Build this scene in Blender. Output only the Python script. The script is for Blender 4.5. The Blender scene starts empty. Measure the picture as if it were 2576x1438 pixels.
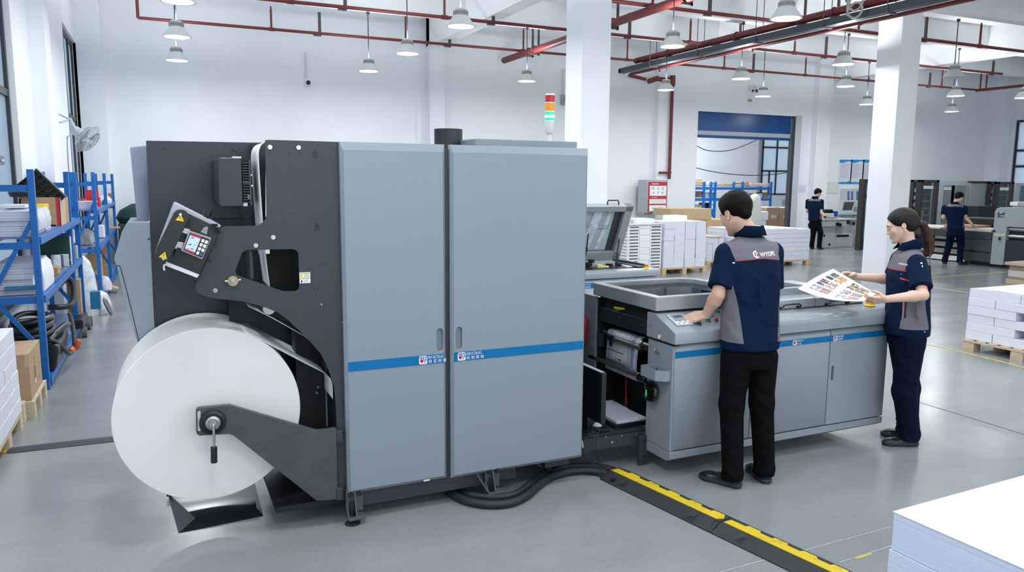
import bpy, bmesh, math, random
import numpy as np
from mathutils import Vector, Matrix
random.seed(7)
SC = bpy.context.scene
COL = SC.collection
PI = math.pi
# ---------------------------------------------------------------- camera solved from the room's own straight edges (metres, X along the press, Y away, Z up)
FPX, PITCH, YAW, ROLL, CAMZ = 1909.67, 0.1377015, 0.4317333, 0.00745247, 1.82
_fw = np.array([math.sin(YAW)*math.cos(PITCH), math.cos(YAW)*math.cos(PITCH), -math.sin(PITCH)])
_rt = np.array([math.cos(YAW), -math.sin(YAW), 0.0])
_up = np.cross(_rt, _fw)
_r2 = math.cos(ROLL)*_rt + math.sin(ROLL)*_up
_u2 = -math.sin(ROLL)*_rt + math.cos(ROLL)*_up
cam = bpy.data.objects.new('camera', bpy.data.cameras.new('camera'))
COL.objects.link(cam)
cam.data.sensor_width = 36.0
cam.data.lens = FPX/2576*36.0
cam.data.clip_end = 200
mw = Matrix.Identity(4)
for i in range(3):
    mw[i][0] = _r2[i]; mw[i][1] = _u2[i]; mw[i][2] = -_fw[i]
mw[2][3] = CAMZ
cam.matrix_world = mw
SC.camera = cam

def at(x, y, X=None, Y=None, Z=None):
    """world point where the sight line through a measured image point meets the plane X=, Y= or Z="""
    d = _r2*((x-1288)/FPX) - _u2*((y-719)/FPX) + _fw
    t = (Z-CAMZ)/d[2] if Z is not None else (Y/d[1] if Y is not None else X/d[0])
    p = d*t
    return Vector((p[0], p[1], p[2]+CAMZ))
def xz(Y, pts):
    return [(at(a, b, Y=Y).x, at(a, b, Y=Y).z) for a, b in pts]
def yz(X, pts):
    return [(at(a, b, X=X).y, at(a, b, X=X).z) for a, b in pts]
def flo(pts, Z=0.0):
    return [(at(a, b, Z=Z).x, at(a, b, Z=Z).y) for a, b in pts]

# ---------------------------------------------------------------- materials
MATS = {}
def mat(name, col, rough=0.5, metal=0.0, var=0.0, vscale=6.0, bump=0.0, bscale=200.0, emit=0.0, spec=0.5, coat=0.0, trans=0.0, alpha=1.0, stretch=None):
    if name in MATS: return MATS[name]
    m = bpy.data.materials.new(name); m.use_nodes = True
    nt = m.node_tree; b = nt.nodes['Principled BSDF']
    b.inputs['Base Color'].default_value = (*col, 1)
    b.inputs['Roughness'].default_value = rough
    b.inputs['Metallic'].default_value = metal
    b.inputs['Specular IOR Level'].default_value = spec
    b.inputs['Coat Weight'].default_value = coat
    b.inputs['Transmission Weight'].default_value = trans
    b.inputs['Alpha'].default_value = alpha
    if emit:
        b.inputs['Emission Color'].default_value = (*col, 1)
        b.inputs['Emission Strength'].default_value = emit
    tc = nt.nodes.new('ShaderNodeTexCoord')
    src = tc.outputs['Object']
    if stretch:
        mp = nt.nodes.new('ShaderNodeMapping'); mp.inputs['Scale'].default_value = stretch
        nt.links.new(src, mp.inputs['Vector']); src = mp.outputs['Vector']
    n = nt.nodes.new('ShaderNodeTexNoise'); n.inputs['Scale'].default_value = vscale; n.inputs['Detail'].default_value = 5
    nt.links.new(src, n.inputs['Vector'])
    r = nt.nodes.new('ShaderNodeValToRGB')
    v = max(var, 0.015)
    r.color_ramp.elements[0].position = 0.3; r.color_ramp.elements[1].position = 0.7
    r.color_ramp.elements[0].color = (*[max(0, c*(1-v)) for c in col], 1)
    r.color_ramp.elements[1].color = (*[min(1, c*(1+v)) for c in col], 1)
    nt.links.new(n.outputs['Fac'], r.inputs['Fac'])
    nt.links.new(r.outputs['Color'], b.inputs['Base Color'])
    if bump:
        n2 = nt.nodes.new('ShaderNodeTexNoise'); n2.inputs['Scale'].default_value = bscale; n2.inputs['Detail'].default_value = 3
        nt.links.new(src, n2.inputs['Vector'])
        bp = nt.nodes.new('ShaderNodeBump'); bp.inputs['Strength'].default_value = bump; bp.inputs['Distance'].default_value = 0.01
        nt.links.new(n2.outputs['Fac'], bp.inputs['Height']); nt.links.new(bp.outputs['Normal'], b.inputs['Normal'])
    MATS[name] = m
    return m

def layered(name, col1, col2, axis, freq, rough=0.7, sharp=0.5):
    """paper / board edge: thin layers along one axis"""
    if name in MATS: return MATS[name]
    m = mat(name, col1, rough)
    nt = m.node_tree; b = nt.nodes['Principled BSDF']
    tc = nt.nodes.new('ShaderNodeTexCoord'); mp = nt.nodes.new('ShaderNodeMapping')
    s = [0.6, 0.6, 0.6]; s['xyz'.index(axis)] = freq
    mp.inputs['Scale'].default_value = s
    n = nt.nodes.new('ShaderNodeTexNoise'); n.inputs['Scale'].default_value = 1.0; n.inputs['Detail'].default_value = 4
    r = nt.nodes.new('ShaderNodeValToRGB')
    r.color_ramp.elements[0].position = 0.5-sharp*0.5; r.color_ramp.elements[1].position = 0.5+sharp*0.5
    r.color_ramp.elements[0].color = (*col2, 1); r.color_ramp.elements[1].color = (*col1, 1)
    nt.links.new(tc.outputs['Object'], mp.inputs['Vector']); nt.links.new(mp.outputs['Vector'], n.inputs['Vector'])
    nt.links.new(n.outputs['Fac'], r.inputs['Fac']); nt.links.new(r.outputs['Color'], b.inputs['Base Color'])
    bp = nt.nodes.new('ShaderNodeBump'); bp.inputs['Strength'].default_value = 0.25; bp.inputs['Distance'].default_value = 0.004
    nt.links.new(n.outputs['Fac'], bp.inputs['Height']); nt.links.new(bp.outputs['Normal'], b.inputs['Normal'])
    return m

# ---------------------------------------------------------------- mesh builder
OFF = {}
def smooth_path(pts, n=8):
    pts = [Vector(p) for p in pts]
    out = []
    for i in range(len(pts)-1):
        p0 = pts[max(i-1, 0)]; p1 = pts[i]; p2 = pts[i+1]; p3 = pts[min(i+2, len(pts)-1)]
        for k in range(n):
            t = k/n
            out.append(0.5*((2*p1)+(-p0+p2)*t+(2*p0-5*p1+4*p2-p3)*t*t+(-p0+3*p1-3*p2+p3)*t**3))
    out.append(pts[-1])
    return out
class MB:
    def __init__(s): s.v = []; s.f = []; s.mi = []
    def add(s, vs, fs, m=0):
        o = len(s.v); s.v += [Vector(v) for v in vs]
        s.f += [tuple(i+o for i in f) for f in fs]; s.mi += [m]*len(fs)
        return s
    def box(s, x0, x1, y0, y1, z0, z1, m=0):
        v = [(x0,y0,z0),(x1,y0,z0),(x1,y1,z0),(x0,y1,z0),(x0,y0,z1),(x1,y0,z1),(x1,y1,z1),(x0,y1,z1)]
        return s.add(v, [(0,3,2,1),(4,5,6,7),(0,1,5,4),(1,2,6,5),(2,3,7,6),(3,0,4,7)], m)
    def obox(s, c, size, R=None, m=0):
        c = Vector(c); a, b, d = [q/2 for q in size]; R = R or Matrix.Identity(3)
        v = [(-a,-b,-d),(a,-b,-d),(a,b,-d),(-a,b,-d),(-a,-b,d),(a,-b,d),(a,b,d),(-a,b,d)]
        return s.add([c + R @ Vector(q) for q in v], [(0,3,2,1),(4,5,6,7),(0,1,5,4),(1,2,6,5),(2,3,7,6),(3,0,4,7)], m)
    def beam(s, p0, p1, w, h, m=0, up=(0,0,1)):
        p0 = Vector(p0); p1 = Vector(p1); d = (p1-p0); L = d.length; d.normalize()
        u = Vector(up); x = d.cross(u)
        if x.length < 1e-4: x = d.cross(Vector((1,0,0)))
        x.normalize(); z = x.cross(d)
        return s.obox((p0+p1)/2, (w, L, h), Matrix((x, d, z)).transposed(), m)
    def hexa(s, b, t, m=0):
        """bottom quad + top quad, both counter-clockwise from above"""
        return s.add(list(b)+list(t), [(0,3,2,1),(4,5,6,7),(0,1,5,4),(1,2,6,5),(2,3,7,6),(3,0,4,7)], m)
    def prism(s, poly, axis, a, b, m=0, holes=()):
        def P(q, t):
            if axis == 'y': return (q[0], t, q[1])
            if axis == 'x': return (t, q[0], q[1])
            return (q[0], q[1], t)
        bm = bmesh.new(); loops = [poly]+list(holes); edges = []; rings = []
        for lp in loops:
            vs = [bm.verts.new(P(q, a)) for q in lp]; rings.append(vs)
            for i in range(len(vs)): edges.append(bm.edges.new((vs[i], vs[(i+1) % len(vs)])))
        bmesh.ops.triangle_fill(bm, use_beauty=True, edges=edges)
        bm.verts.index_update()
        base = [v.co.copy() for v in bm.verts]; tris = [tuple(v.index for v in f.verts) for f in bm.faces]
        n = len(base); vs = base+[Vector(P(((c.x, c.z) if axis == 'y' else (c.y, c.z) if axis == 'x' else (c.x, c.y)), b)) for c in base]
        fs = list(tris)+[tuple(i+n for i in reversed(t)) for t in tris]
        for r in rings:
            ix = [v.index for v in r]
            for i in range(len(ix)):
                j = (i+1) % len(ix); fs.append((ix[i], ix[j], ix[j]+n, ix[i]+n))
        bm.free()
        return s.add(vs, fs, m)
    def cyl(s, p0, p1, r0, r1=None, n=20, m=0, caps=True):
        p0 = Vector(p0); p1 = Vector(p1); r1 = r0 if r1 is None else r1
        d = (p1-p0).normalized(); u = d.orthogonal().normalized(); w = d.cross(u)
        vs = []
        for p, r in ((p0, r0), (p1, r1)):
            vs += [p + (u*math.cos(2*PI*i/n)+w*math.sin(2*PI*i/n))*r for i in range(n)]
        fs = [(i, (i+1) % n, n+(i+1) % n, n+i) for i in range(n)]
        if caps: fs += [tuple(reversed(range(n))), tuple(range(n, 2*n))]
        return s.add(vs, fs, m)
    def tube(s, pts, r, n=10, m=0, caps=True):
        pts = [Vector(p) for p in pts]; vs = []; fs = []; u = None
        for i, p in enumerate(pts):
            d = (pts[min(i+1, len(pts)-1)]-pts[max(i-1, 0)]).normalized()
            u = d.orthogonal().normalized() if u is None else (u-d*u.dot(d)).normalized()
            w = d.cross(u); rr = r[i] if isinstance(r, (list, tuple)) else r
            vs += [p+(u*math.cos(2*PI*k/n)+w*math.sin(2*PI*k/n))*rr for k in range(n)]
        for i in range(len(pts)-1):
            for k in range(n):
                a = i*n+k; b = i*n+(k+1) % n; fs.append((a, b, b+n, a+n))
        if caps: fs += [tuple(reversed(range(n))), tuple(range((len(pts)-1)*n, len(pts)*n))]
        return s.add(vs, fs, m)
    def lathe(s, prof, c=(0,0,0), n=28, m=0, R=None):
        c = Vector(c); R = R or Matrix.Identity(3); vs = []; fs = []
        for r, z in prof:
            vs += [c + R @ Vector((r*math.cos(2*PI*k/n), r*math.sin(2*PI*k/n), z)) for k in range(n)]
        for i in range(len(prof)-1):
            for k in range(n):
                a = i*n+k; b = i*n+(k+1) % n; fs.append((a, b, b+n, a+n))
        if prof[0][0] > 1e-4: fs.append(tuple(reversed(range(n))))
        if prof[-1][0] > 1e-4: fs.append(tuple(range((len(prof)-1)*n, len(prof)*n)))
        return s.add(vs, fs, m)
    def grid(s, rows, m=0, closed=False):
        """rows: list of lists of points -> quad sheet"""
        w = len(rows[0]); vs = [p for r in rows for p in r]; fs = []
        for i in range(len(rows)-1):
            for k in range(w if closed else w-1):
                a = i*w+k; b = i*w+(k+1) % w; fs.append((a, b, b+w, a+w))
        return s.add(vs, fs, m)
    def solidsheet(s, rows, th, m=0):
        """sheet with thickness th along -normal (approx -Z)"""
        top = [[Vector(p) for p in r] for r in rows]; bot = [[p-Vector((0,0,th)) for p in r] for r in top]
        h = len(top); w = len(top[0])
        s.grid(top, m); s.grid([list(reversed(r)) for r in bot], m)
        rim = [(0,k) for k in range(w)]+[(i,w-1) for i in range(1,h)]+[(h-1,k) for k in range(w-2,-1,-1)]+[(i,0) for i in range(h-2,0,-1)]
        s.grid([[top[i][k] for i,k in rim],[bot[i][k] for i,k in rim]], m, closed=True)
        return s
    def build(s, name, mats, parent=None, bevel=0.0, seg=2, smooth=35, origin=None, fix=True):
        me = bpy.data.meshes.new(name)
        off = OFF.get(parent.name, Vector((0,0,0))) if parent else Vector((0,0,0))
        loc = Vector((0,0,0))
        if parent is None:
            if origin is not None: loc = Vector(origin)
            else:
                xs = [v.x for v in s.v]; ys = [v.y for v in s.v]; zs = [v.z for v in s.v]
                loc = Vector(((min(xs)+max(xs))/2, (min(ys)+max(ys))/2, min(zs)))
            off = loc
        me.from_pydata([tuple(v-off) for v in s.v], [], s.f)
        mats = mats if isinstance(mats, (list, tuple)) else [mats]
        for m in mats: me.materials.append(m)
        if len(mats) > 1: me.polygons.foreach_set('material_index', s.mi)
        if fix:
            bm = bmesh.new(); bm.from_mesh(me); bmesh.ops.recalc_face_normals(bm, faces=bm.faces); bm.to_mesh(me); bm.free()
        me.update()
        if smooth:
            me.polygons.foreach_set('use_smooth', [True]*len(me.polygons))
            me.set_sharp_from_angle(angle=math.radians(smooth))
        o = bpy.data.objects.new(name, me); COL.objects.link(o)
        o.location = loc
        if parent: o.parent = parent
        OFF[o.name] = off
        if bevel:
            b = o.modifiers.new('bevel', 'BEVEL'); b.width = bevel; b.segments = seg; b.limit_method = 'ANGLE'; b.angle_limit = math.radians(40)
            b.harden_normals = True
        return o

def thing(name, label, cat, loc=(0,0,0), group=None):
    o = bpy.data.objects.new(name, None); COL.objects.link(o)
    o.location = loc; o.empty_display_size = 0.2
    OFF[o.name] = Vector(loc)
    return tag(o, label, cat, group)
def tag(o, label=None, cat=None, group=None, kind=None):
    if label: o['label'] = label
    if cat: o['category'] = cat
    if group: o['group'] = group
    if kind: o['kind'] = kind
    return o
def struct(o): o['kind'] = 'structure'; return o
def dup(root, loc=None, label=None, rotz=None, group=None):
    r = root.copy(); COL.objects.link(r)
    if loc is not None: r.location = loc
    if rotz is not None: r.rotation_euler = (0, 0, rotz)
    if label: r['label'] = label
    if group: r['group'] = group
    for ch in list(root.children):
        c = ch.copy(); COL.objects.link(c); c.parent = r
        for g in list(ch.children):
            d = g.copy(); COL.objects.link(d); d.parent = c
    return r
def rrect(x0, x1, z0, z1, r, n=5):
    out = []
    for cx, cz, a0 in ((x1-r, z0+r, -90), (x1-r, z1-r, 0), (x0+r, z1-r, 90), (x0+r, z0+r, 180)):
        for i in range(n+1):
            a = math.radians(a0+90*i/n); out.append((cx+r*math.cos(a), cz+r*math.sin(a)))
    return out
def text_mesh(txt, size, name, m, parent, origin, xdir, updir, ext=0.0008, align='LEFT', bold=0.0):
    cu = bpy.data.curves.new(name, 'FONT'); cu.body = txt; cu.size = size; cu.extrude = ext; cu.align_x = align; cu.offset = bold
    t = bpy.data.objects.new(name+'_t', cu); COL.objects.link(t)
    dg = bpy.context.evaluated_depsgraph_get(); me = bpy.data.meshes.new_from_object(t.evaluated_get(dg))
    bpy.data.objects.remove(t); bpy.data.curves.remove(cu)
    xd = Vector(xdir).normalized(); ud = Vector(updir); ud = (ud-xd*ud.dot(xd)).normalized(); nd = xd.cross(ud)
    off = OFF.get(parent.name, Vector((0,0,0))) if parent else Vector((0,0,0))
    M = Matrix((xd, ud, nd)).transposed().to_4x4(); M.translation = Vector(origin)-off
    me.transform(M); me.materials.clear(); me.materials.append(m)
    o = bpy.data.objects.new(name, me); COL.objects.link(o)
    if parent: o.parent = parent
    OFF[o.name] = off
    return o
def text_pts(txt, size, bold=0.0):
    """front faces of a text as (2-D vertices, faces), to merge writing into a part's mesh"""
    cu = bpy.data.curves.new('w', 'FONT'); cu.body = txt; cu.size = size; cu.offset = bold*size
    t = bpy.data.objects.new('w', cu); COL.objects.link(t)
    dg = bpy.context.evaluated_depsgraph_get(); me = bpy.data.meshes.new_from_object(t.evaluated_get(dg))
    bpy.data.objects.remove(t); bpy.data.curves.remove(cu)
    v = [(q.co.x, q.co.y) for q in me.vertices]; f = [tuple(p.vertices) for p in me.polygons]
    bpy.data.meshes.remove(me)
    return v, f
def rotz(a):
    return Matrix.Rotation(a, 3, 'Z')
# ================================================================= palette
WALL = mat('wall_paint', (0.84,0.865,0.895), 0.75, var=0.02, vscale=1.5)
CEIL = mat('ceiling_paint', (0.86,0.875,0.89), 0.8, var=0.02, vscale=1.0)
DARK = mat('charcoal_sheet_metal', (0.030,0.037,0.046), 0.45, var=0.08, vscale=40)
DARK2 = mat('slate_panel_metal', (0.016,0.025,0.037), 0.38, var=0.06, vscale=30)
BLACK = mat('black_plastic', (0.008,0.009,0.011), 0.35)
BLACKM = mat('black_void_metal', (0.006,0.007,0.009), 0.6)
LGREY = mat('press_grey_enamel', (0.235,0.283,0.328), 0.42, var=0.03, vscale=300)
MGREY = mat('console_grey_enamel', (0.255,0.295,0.33), 0.33, var=0.03, vscale=300)
BLUE = mat('blue_stripe', (0.0,0.145,0.37), 0.5, spec=0.25)
WHITEP = mat('white_print', (0.85,0.86,0.88), 0.5)
REDP = mat('red_print', (0.55,0.012,0.03), 0.45)
CHROME = mat('polished_steel', (0.46,0.47,0.48), 0.22, metal=1.0)
STEEL = mat('brushed_steel', (0.42,0.43,0.45), 0.35, metal=1.0, var=0.08, vscale=60)
BRASS = mat('zinc_yellow_brass', (0.42,0.34,0.20), 0.35, metal=1.0)
YEL = mat('warning_yellow', (0.80,0.52,0.01), 0.5, var=0.05)
RUBBER = mat('black_rubber', (0.014,0.016,0.018), 0.55, bump=0.15, bscale=300)
PAPER = mat('white_paper', (0.86,0.87,0.90), 0.75, var=0.012)
CARD = mat('brown_cardboard', (0.44,0.29,0.17), 0.8, var=0.06, vscale=12)
CARD2 = mat('dark_cardboard', (0.30,0.19,0.12), 0.8, var=0.06, vscale=12)
TAPE = mat('packing_tape', (0.52,0.40,0.27), 0.4)
WOOD = mat('pine_wood', (0.58,0.44,0.27), 0.7, var=0.2, vscale=9, stretch=(1,8,8))
REDPIPE = mat('fire_pipe_red', (0.155,0.022,0.021), 0.5, var=0.12, vscale=12)
FRAMEM = mat('window_frame_grey', (0.028,0.038,0.048), 0.45)
RACKB = mat('rack_blue', (0.002,0.115,0.40), 0.4, var=0.08, vscale=20)
PAPEDGE = layered('ream_edges', (0.80,0.81,0.88), (0.66,0.68,0.77), 'z', 160)
GREYP = mat('grey_plastic', (0.30,0.32,0.34), 0.5)
LAMPS = mat('lamp_shade_paint', (0.62,0.64,0.63), 0.42)
LAMPT = mat('lamp_collar_grey', (0.34,0.34,0.32), 0.5)
DIFF = mat('lamp_diffuser', (0.93,0.97,1.0), 0.5, emit=6.0)
DIFFOFF = mat('lamp_diffuser_off', (0.62,0.63,0.62), 0.3)
PANEM = bpy.data.materials.new('frosted_pane'); PANEM.use_nodes = True
_nt = PANEM.node_tree; _nt.nodes.clear()
_o = _nt.nodes.new('ShaderNodeOutputMaterial'); _t = _nt.nodes.new('ShaderNodeBsdfTranslucent'); _g = _nt.nodes.new('ShaderNodeBsdfGlossy'); _mx = _nt.nodes.new('ShaderNodeMixShader')
_t.inputs['Color'].default_value = (0.43,0.475,0.525,1); _g.inputs['Roughness'].default_value = 0.12; _mx.inputs['Fac'].default_value = 0.06
_nt.links.new(_t.outputs[0], _mx.inputs[1]); _nt.links.new(_g.outputs[0], _mx.inputs[2]); _nt.links.new(_mx.outputs[0], _o.inputs[0])
# floor: polished concrete
FLOOR = bpy.data.materials.new('polished_concrete'); FLOOR.use_nodes = True
_nt = FLOOR.node_tree; _b = _nt.nodes['Principled BSDF']
_tc = _nt.nodes.new('ShaderNodeTexCoord')
def _noise(scale, det, vec):
    n = _nt.nodes.new('ShaderNodeTexNoise'); n.inputs['Scale'].default_value = scale; n.inputs['Detail'].default_value = det
    n.inputs['Roughness'].default_value = 0.6
    _nt.links.new(vec, n.inputs['Vector']); return n
_mp = _nt.nodes.new('ShaderNodeMapping'); _mp.inputs['Scale'].default_value = (0.7, 1.5, 1)
_nt.links.new(_tc.outputs['Object'], _mp.inputs['Vector'])
_n1 = _noise(1.1, 6, _mp.outputs['Vector']); _n2 = _noise(60, 2, _tc.outputs['Object'])
_cr = _nt.nodes.new('ShaderNodeValToRGB')
_cr.color_ramp.elements[0].position = 0.30; _cr.color_ramp.elements[1].position = 0.72
_cr.color_ramp.elements[0].color = (0.225,0.238,0.246,1); _cr.color_ramp.elements[1].color = (0.285,0.298,0.302,1)
_nt.links.new(_n1.outputs['Fac'], _cr.inputs['Fac'])
_mc = _nt.nodes.new('ShaderNodeMixRGB'); _mc.blend_type = 'OVERLAY'; _mc.inputs['Fac'].default_value = 0.18
_nt.links.new(_cr.outputs['Color'], _mc.inputs['Color1']); _nt.links.new(_n2.outputs['Color'], _mc.inputs['Color2'])
_nt.links.new(_mc.outputs['Color'], _b.inputs['Base Color'])
_rr = _nt.nodes.new('ShaderNodeMapRange'); _rr.inputs['From Min'].default_value = 0.3; _rr.inputs['From Max'].default_value = 0.7; _rr.inputs['To Min'].default_value = 0.19; _rr.inputs['To Max'].default_value = 0.27
_nt.links.new(_n1.outputs['Fac'], _rr.inputs['Value']); _nt.links.new(_rr.outputs['Result'], _b.inputs['Roughness'])
_b.inputs['Specular IOR Level'].default_value = 0.55

# ================================================================= room shell
XL, XR, YB, YF, ZC = -1.38, 27.4, 18.0, -4.0, 5.75
struct(MB().box(XL-3, XR+1, YF-0.5, 27.5, -0.2, 0.0).build('floor', FLOOR, origin=(0,0,0)))
struct(MB().box(XL-0.4, XR+0.4, YF-0.3, YB+0.3, ZC, ZC+0.2).build('ceiling', CEIL))
# back wall with the goods opening
OX0, OX1, OZ = 14.14, 17.88, 3.84
w = MB(); w.box(XL-0.4, OX0, YB, YB+0.25, 0, ZC); w.box(OX1, XR+0.4, YB, YB+0.25, 0, ZC); w.box(OX0, OX1, YB, YB+0.25, OZ, ZC)
struct(w.build('wall_back', WALL))
w = MB(); fx = XL-0.4
FILL_WIN = [(-0.6,4.6),(5.6,10.8),(11.8,17.0),(18.0,23.2)]  # openings added behind the camera to let in fill daylight
for (a, b) in FILL_WIN:
    w.box(fx, a, YF-0.3, YF, 0, ZC); w.box(a, b, YF-0.3, YF, 0, 0.9); w.box(a, b, YF-0.3, YF, 4.7, ZC); fx = b
w.box(fx, XR+0.4, YF-0.3, YF, 0, ZC)
struct(w.build('wall_front', WALL))
# left wall: near window and far window
def wall_with_holes(name, X0, X1, ylo, yhi, holes):
    w = MB(); holes = sorted(holes); y = ylo
    for (a, b, z0, z1) in holes:
        w.box(X0, X1, y, a, 0, ZC); w.box(X0, X1, a, b, 0, z0); w.box(X0, X1, a, b, z1, ZC); y = b
    w.box(X0, X1, y, yhi, 0, ZC)
    return struct(w.build(name, WALL))
W1 = (5.2, 10.0, 0.5, 4.95); W2 = (15.4, 17.72, 0.5, 4.45)
wall_with_holes('wall_left', XL-0.4, XL, YF, YB, [W1, W2])
W3 = (13.6, 17.32, 0.95, 4.05)
wall_with_holes('wall_right', XR, XR+0.4, YF, YB, [W3])
def window(name, X, sgn, hole, ys, zs, fw=0.075, lab=None):
    a, b, z0, z1 = hole; xa, xb = (X-0.14, X-0.06) if sgn < 0 else (X+0.06, X+0.14)
    xa0, xb0 = min(xa, xb), max(xa, xb)
    root = thing(name, '', '', (X, (a+b)/2, z0)); 
    for k in ('label', 'category'):
        if k in root: del root[k]
    struct(root)
    f = MB()
    f.box(xa0, xb0, a, a+fw, z0, z1); f.box(xa0, xb0, b-fw, b, z0, z1); f.box(xa0, xb0, a+fw, b-fw, z0, z0+fw); f.box(xa0, xb0, a+fw, b-fw, z1-fw, z1)
    for y in ys: f.box(xa0, xb0, y-fw/2, y+fw/2, z0+fw, z1-fw)
    for z in zs: f.box(xa0+0.004, xb0-0.004, a+fw, b-fw, z-fw*0.5, z+fw*0.5)
    f.build('window_frame', FRAMEM, root)
    xm = (xa0+xb0)/2
    MB().box(xm-0.006, xm+0.006, a+fw*0.5, b-fw*0.5, z0+fw*0.5, z1-fw*0.5).build('window_pane', PANEM, root)
    return root
w1 = window('window_1', XL, -1, W1, [6.6, 8.3], [2.72, 4.1])
MB().cyl(at(6,395,X=XL-0.05), at(6,408,X=XL-0.05), 0.02).box(XL-0.07, XL-0.03, at(6,400,X=XL-0.05).y-0.02, at(6,400,X=XL-0.05).y+0.02, at(6,415,X=XL-0.05).z, at(6,392,X=XL-0.05).z).build('window_handle', STEEL, w1)
window('window_2', XL, -1, W2, [16.15, 16.95], [2.95])
window('window_3', XR, 1, W3, [14.5, 15.6, 16.62], [1.72, 3.0, 2.45])
for i, (a, b) in enumerate(FILL_WIN):
    rw = bpy.data.objects.new('window_%d' % (i+5), None); COL.objects.link(rw); rw.location = ((a+b)/2, YF-0.15, 0.9); OFF[rw.name] = Vector(rw.location); struct(rw)  # added window, framing one of the fill openings
    f = MB()
    for x in (a+0.04, a+(b-a)/3, a+(b-a)*2/3, b-0.04): f.box(x-0.04, x+0.04, YF-0.2, YF-0.12, 0.9, 4.7)
    for z in (0.94, 2.8, 4.66): f.box(a, b, YF-0.195, YF-0.125, z-0.04, z+0.04)
    f.build('window_frame', FRAMEM, rw)
# pilasters and jogs
struct(MB().box(XL-0.05, -1.20, 11.2, 11.75, 0, ZC).build('wall_pier_left', WALL))
struct(MB().box(XL-0.05, -0.93, 17.72, YB+0.05, 0, ZC).build('wall_pier_corner', WALL))
struct(MB().box(5.98, 6.36, YB-0.22, YB+0.02, 0, ZC).build('wall_pier_back', WALL))
struct(MB().box(12.62, 13.1, YB-0.2, YB+0.02, 0, ZC).build('wall_pier_back', WALL))
struct(MB().box(18.52, 19.1, YB-0.22, YB+0.02, 0, ZC).build('wall_pier_back', WALL))
struct(MB().box(XR-0.45, XR+0.05, 17.45, YB+0.05, 0, ZC).build('wall_pier_right', WALL))
# free-standing columns
struct(MB().box(5.71, 6.20, 10.0, 10.5, 0, ZC).build('column', WALL, bevel=0.012))
struct(MB().box(12.35, 12.87, 10.0, 10.52, 0, ZC).build('column', WALL, bevel=0.012))
struct(MB().box(19.2, 19.72, 10.0, 10.52, 0, ZC).build('column', WALL, bevel=0.012)) if False else None
# beams
for x in (6.15, 12.85, 19.3):
    struct(MB().box(x-0.17, x+0.17, YF, YB, 4.98, ZC+0.02).build('ceiling_beam', CEIL))
for y in (3.1, 5.6, 8.1, 10.6, 13.1, 15.6):
    struct(MB().box(XL, XR, y-0.12, y+0.12, 5.17, ZC+0.02).build('ceiling_beam', CEIL))
# back store room seen through the opening
struct(MB().box(11.5, 27.0, 25.2, 25.4, 0, 5.0).build('wall_store_back', WALL)) if False else None
BY = 25.0
wp = [at(1918,352,Y=BY), at(2003,490,Y=BY)]
bw = MB(); wx0, wx1, wz0, wz1 = wp[0].x, wp[1].x+0.9, wp[1].z, 4.2
bw.box(12, wx0, BY, BY+0.2, 0, 5.0); bw.box(wx1, 28, BY, BY+0.2, 0, 5.0); bw.box(wx0, wx1, BY, BY+0.2, 0, wz0); bw.box(wx0, wx1, BY, BY+0.2, wz1, 5.0)
struct(bw.build('wall_store_back', WALL))
struct(MB().box(12, 12.2, YB+0.25, BY+0.2, 0, 5.0).build('wall_store_left', WALL))
struct(MB().box(28, 28.2, YB+0.25, BY+0.2, 0, 5.0).build('wall_store_right', WALL))
struct(MB().box(12, 28.2, YB+0.25, BY+0.2, 5.0, 5.2).build('ceiling_store', CEIL))
r = thing('window_4', '', '', ((wx0+wx1)/2, BY, wz0)); struct(r)
for k in ('label', 'category'):
    if k in r: del r[k]
f = MB(); t = 0.06
f.box(wx0, wx0+t*1.6, BY-0.02, BY+0.06, wz0, wz1); f.box(wx1-t, wx1, BY-0.02, BY+0.06, wz0, wz1); f.box(wx0, wx1, BY-0.02, BY+0.06, wz0, wz0+t); f.box(wx0, wx1, BY-0.02, BY+0.06, wz1-t, wz1)
for x in (at(1954,400,Y=BY).x,): f.box(x-t/2, x+t/2, BY-0.02, BY+0.06, wz0, wz1)
xm2 = at(1934,460,Y=BY).x; zmid = at(1934,430,Y=BY).z
f.box(xm2-t/2, xm2+t/2, BY-0.02, BY+0.06, wz0, zmid)
for yy in (371, 430): z = at(1950,yy,Y=BY).z; f.box(wx0, wx1, BY-0.02, BY+0.06, z-t/2, z+t/2)
f.build('window_frame', FRAMEM, r)
MB().box(wx0+0.02, wx1-0.02, BY+0.015, BY+0.027, wz0+0.02, wz1-0.02).build('window_pane', PANEM, r)
MB().box(wx0-0.18, wx0-0.08, BY-0.1, BY, 0, 4.6).build('drain_pipe', GREYP).__setitem__('kind', 'structure')
# roller door half way down in the opening
r = thing('door_1', '', '', ((OX0+OX1)/2, YB+0.1, 0)); struct(r)
for k in ('label', 'category'):
    if k in r: del r[k]
SHB = mat('roller_blue_pvc', (0.004,0.065,0.24), 0.25, var=0.25, vscale=1.2, bump=0.12, bscale=3)
zc = at(1753,348,Y=YB+0.1).z
nseg = 12; rows = []
for i in range(nseg+1):
    x = OX0+0.03+(OX1-OX0-0.06)*i/nseg; rows.append(x)
MB().box(OX0+0.03, OX1-0.16, YB+0.06, YB+0.075, 3.30, OZ+0.1).build('door_curtain', SHB, r)
MB().box(OX0+0.03, OX1-0.16, YB+0.05, YB+0.085, 3.18, 3.30).build('reflective_band', mat('band_silver', (0.42,0.45,0.52), 0.35), r)
MB().box(OX0+0.03, OX1-0.16, YB+0.045, YB+0.09, 3.10, 3.18).build('bottom_bar', SHB, r)
MB().box(OX1-0.13, OX1-0.03, YB-0.01, YB+0.14, 0, OZ).build('guide_rail', FRAMEM, r)
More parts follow.
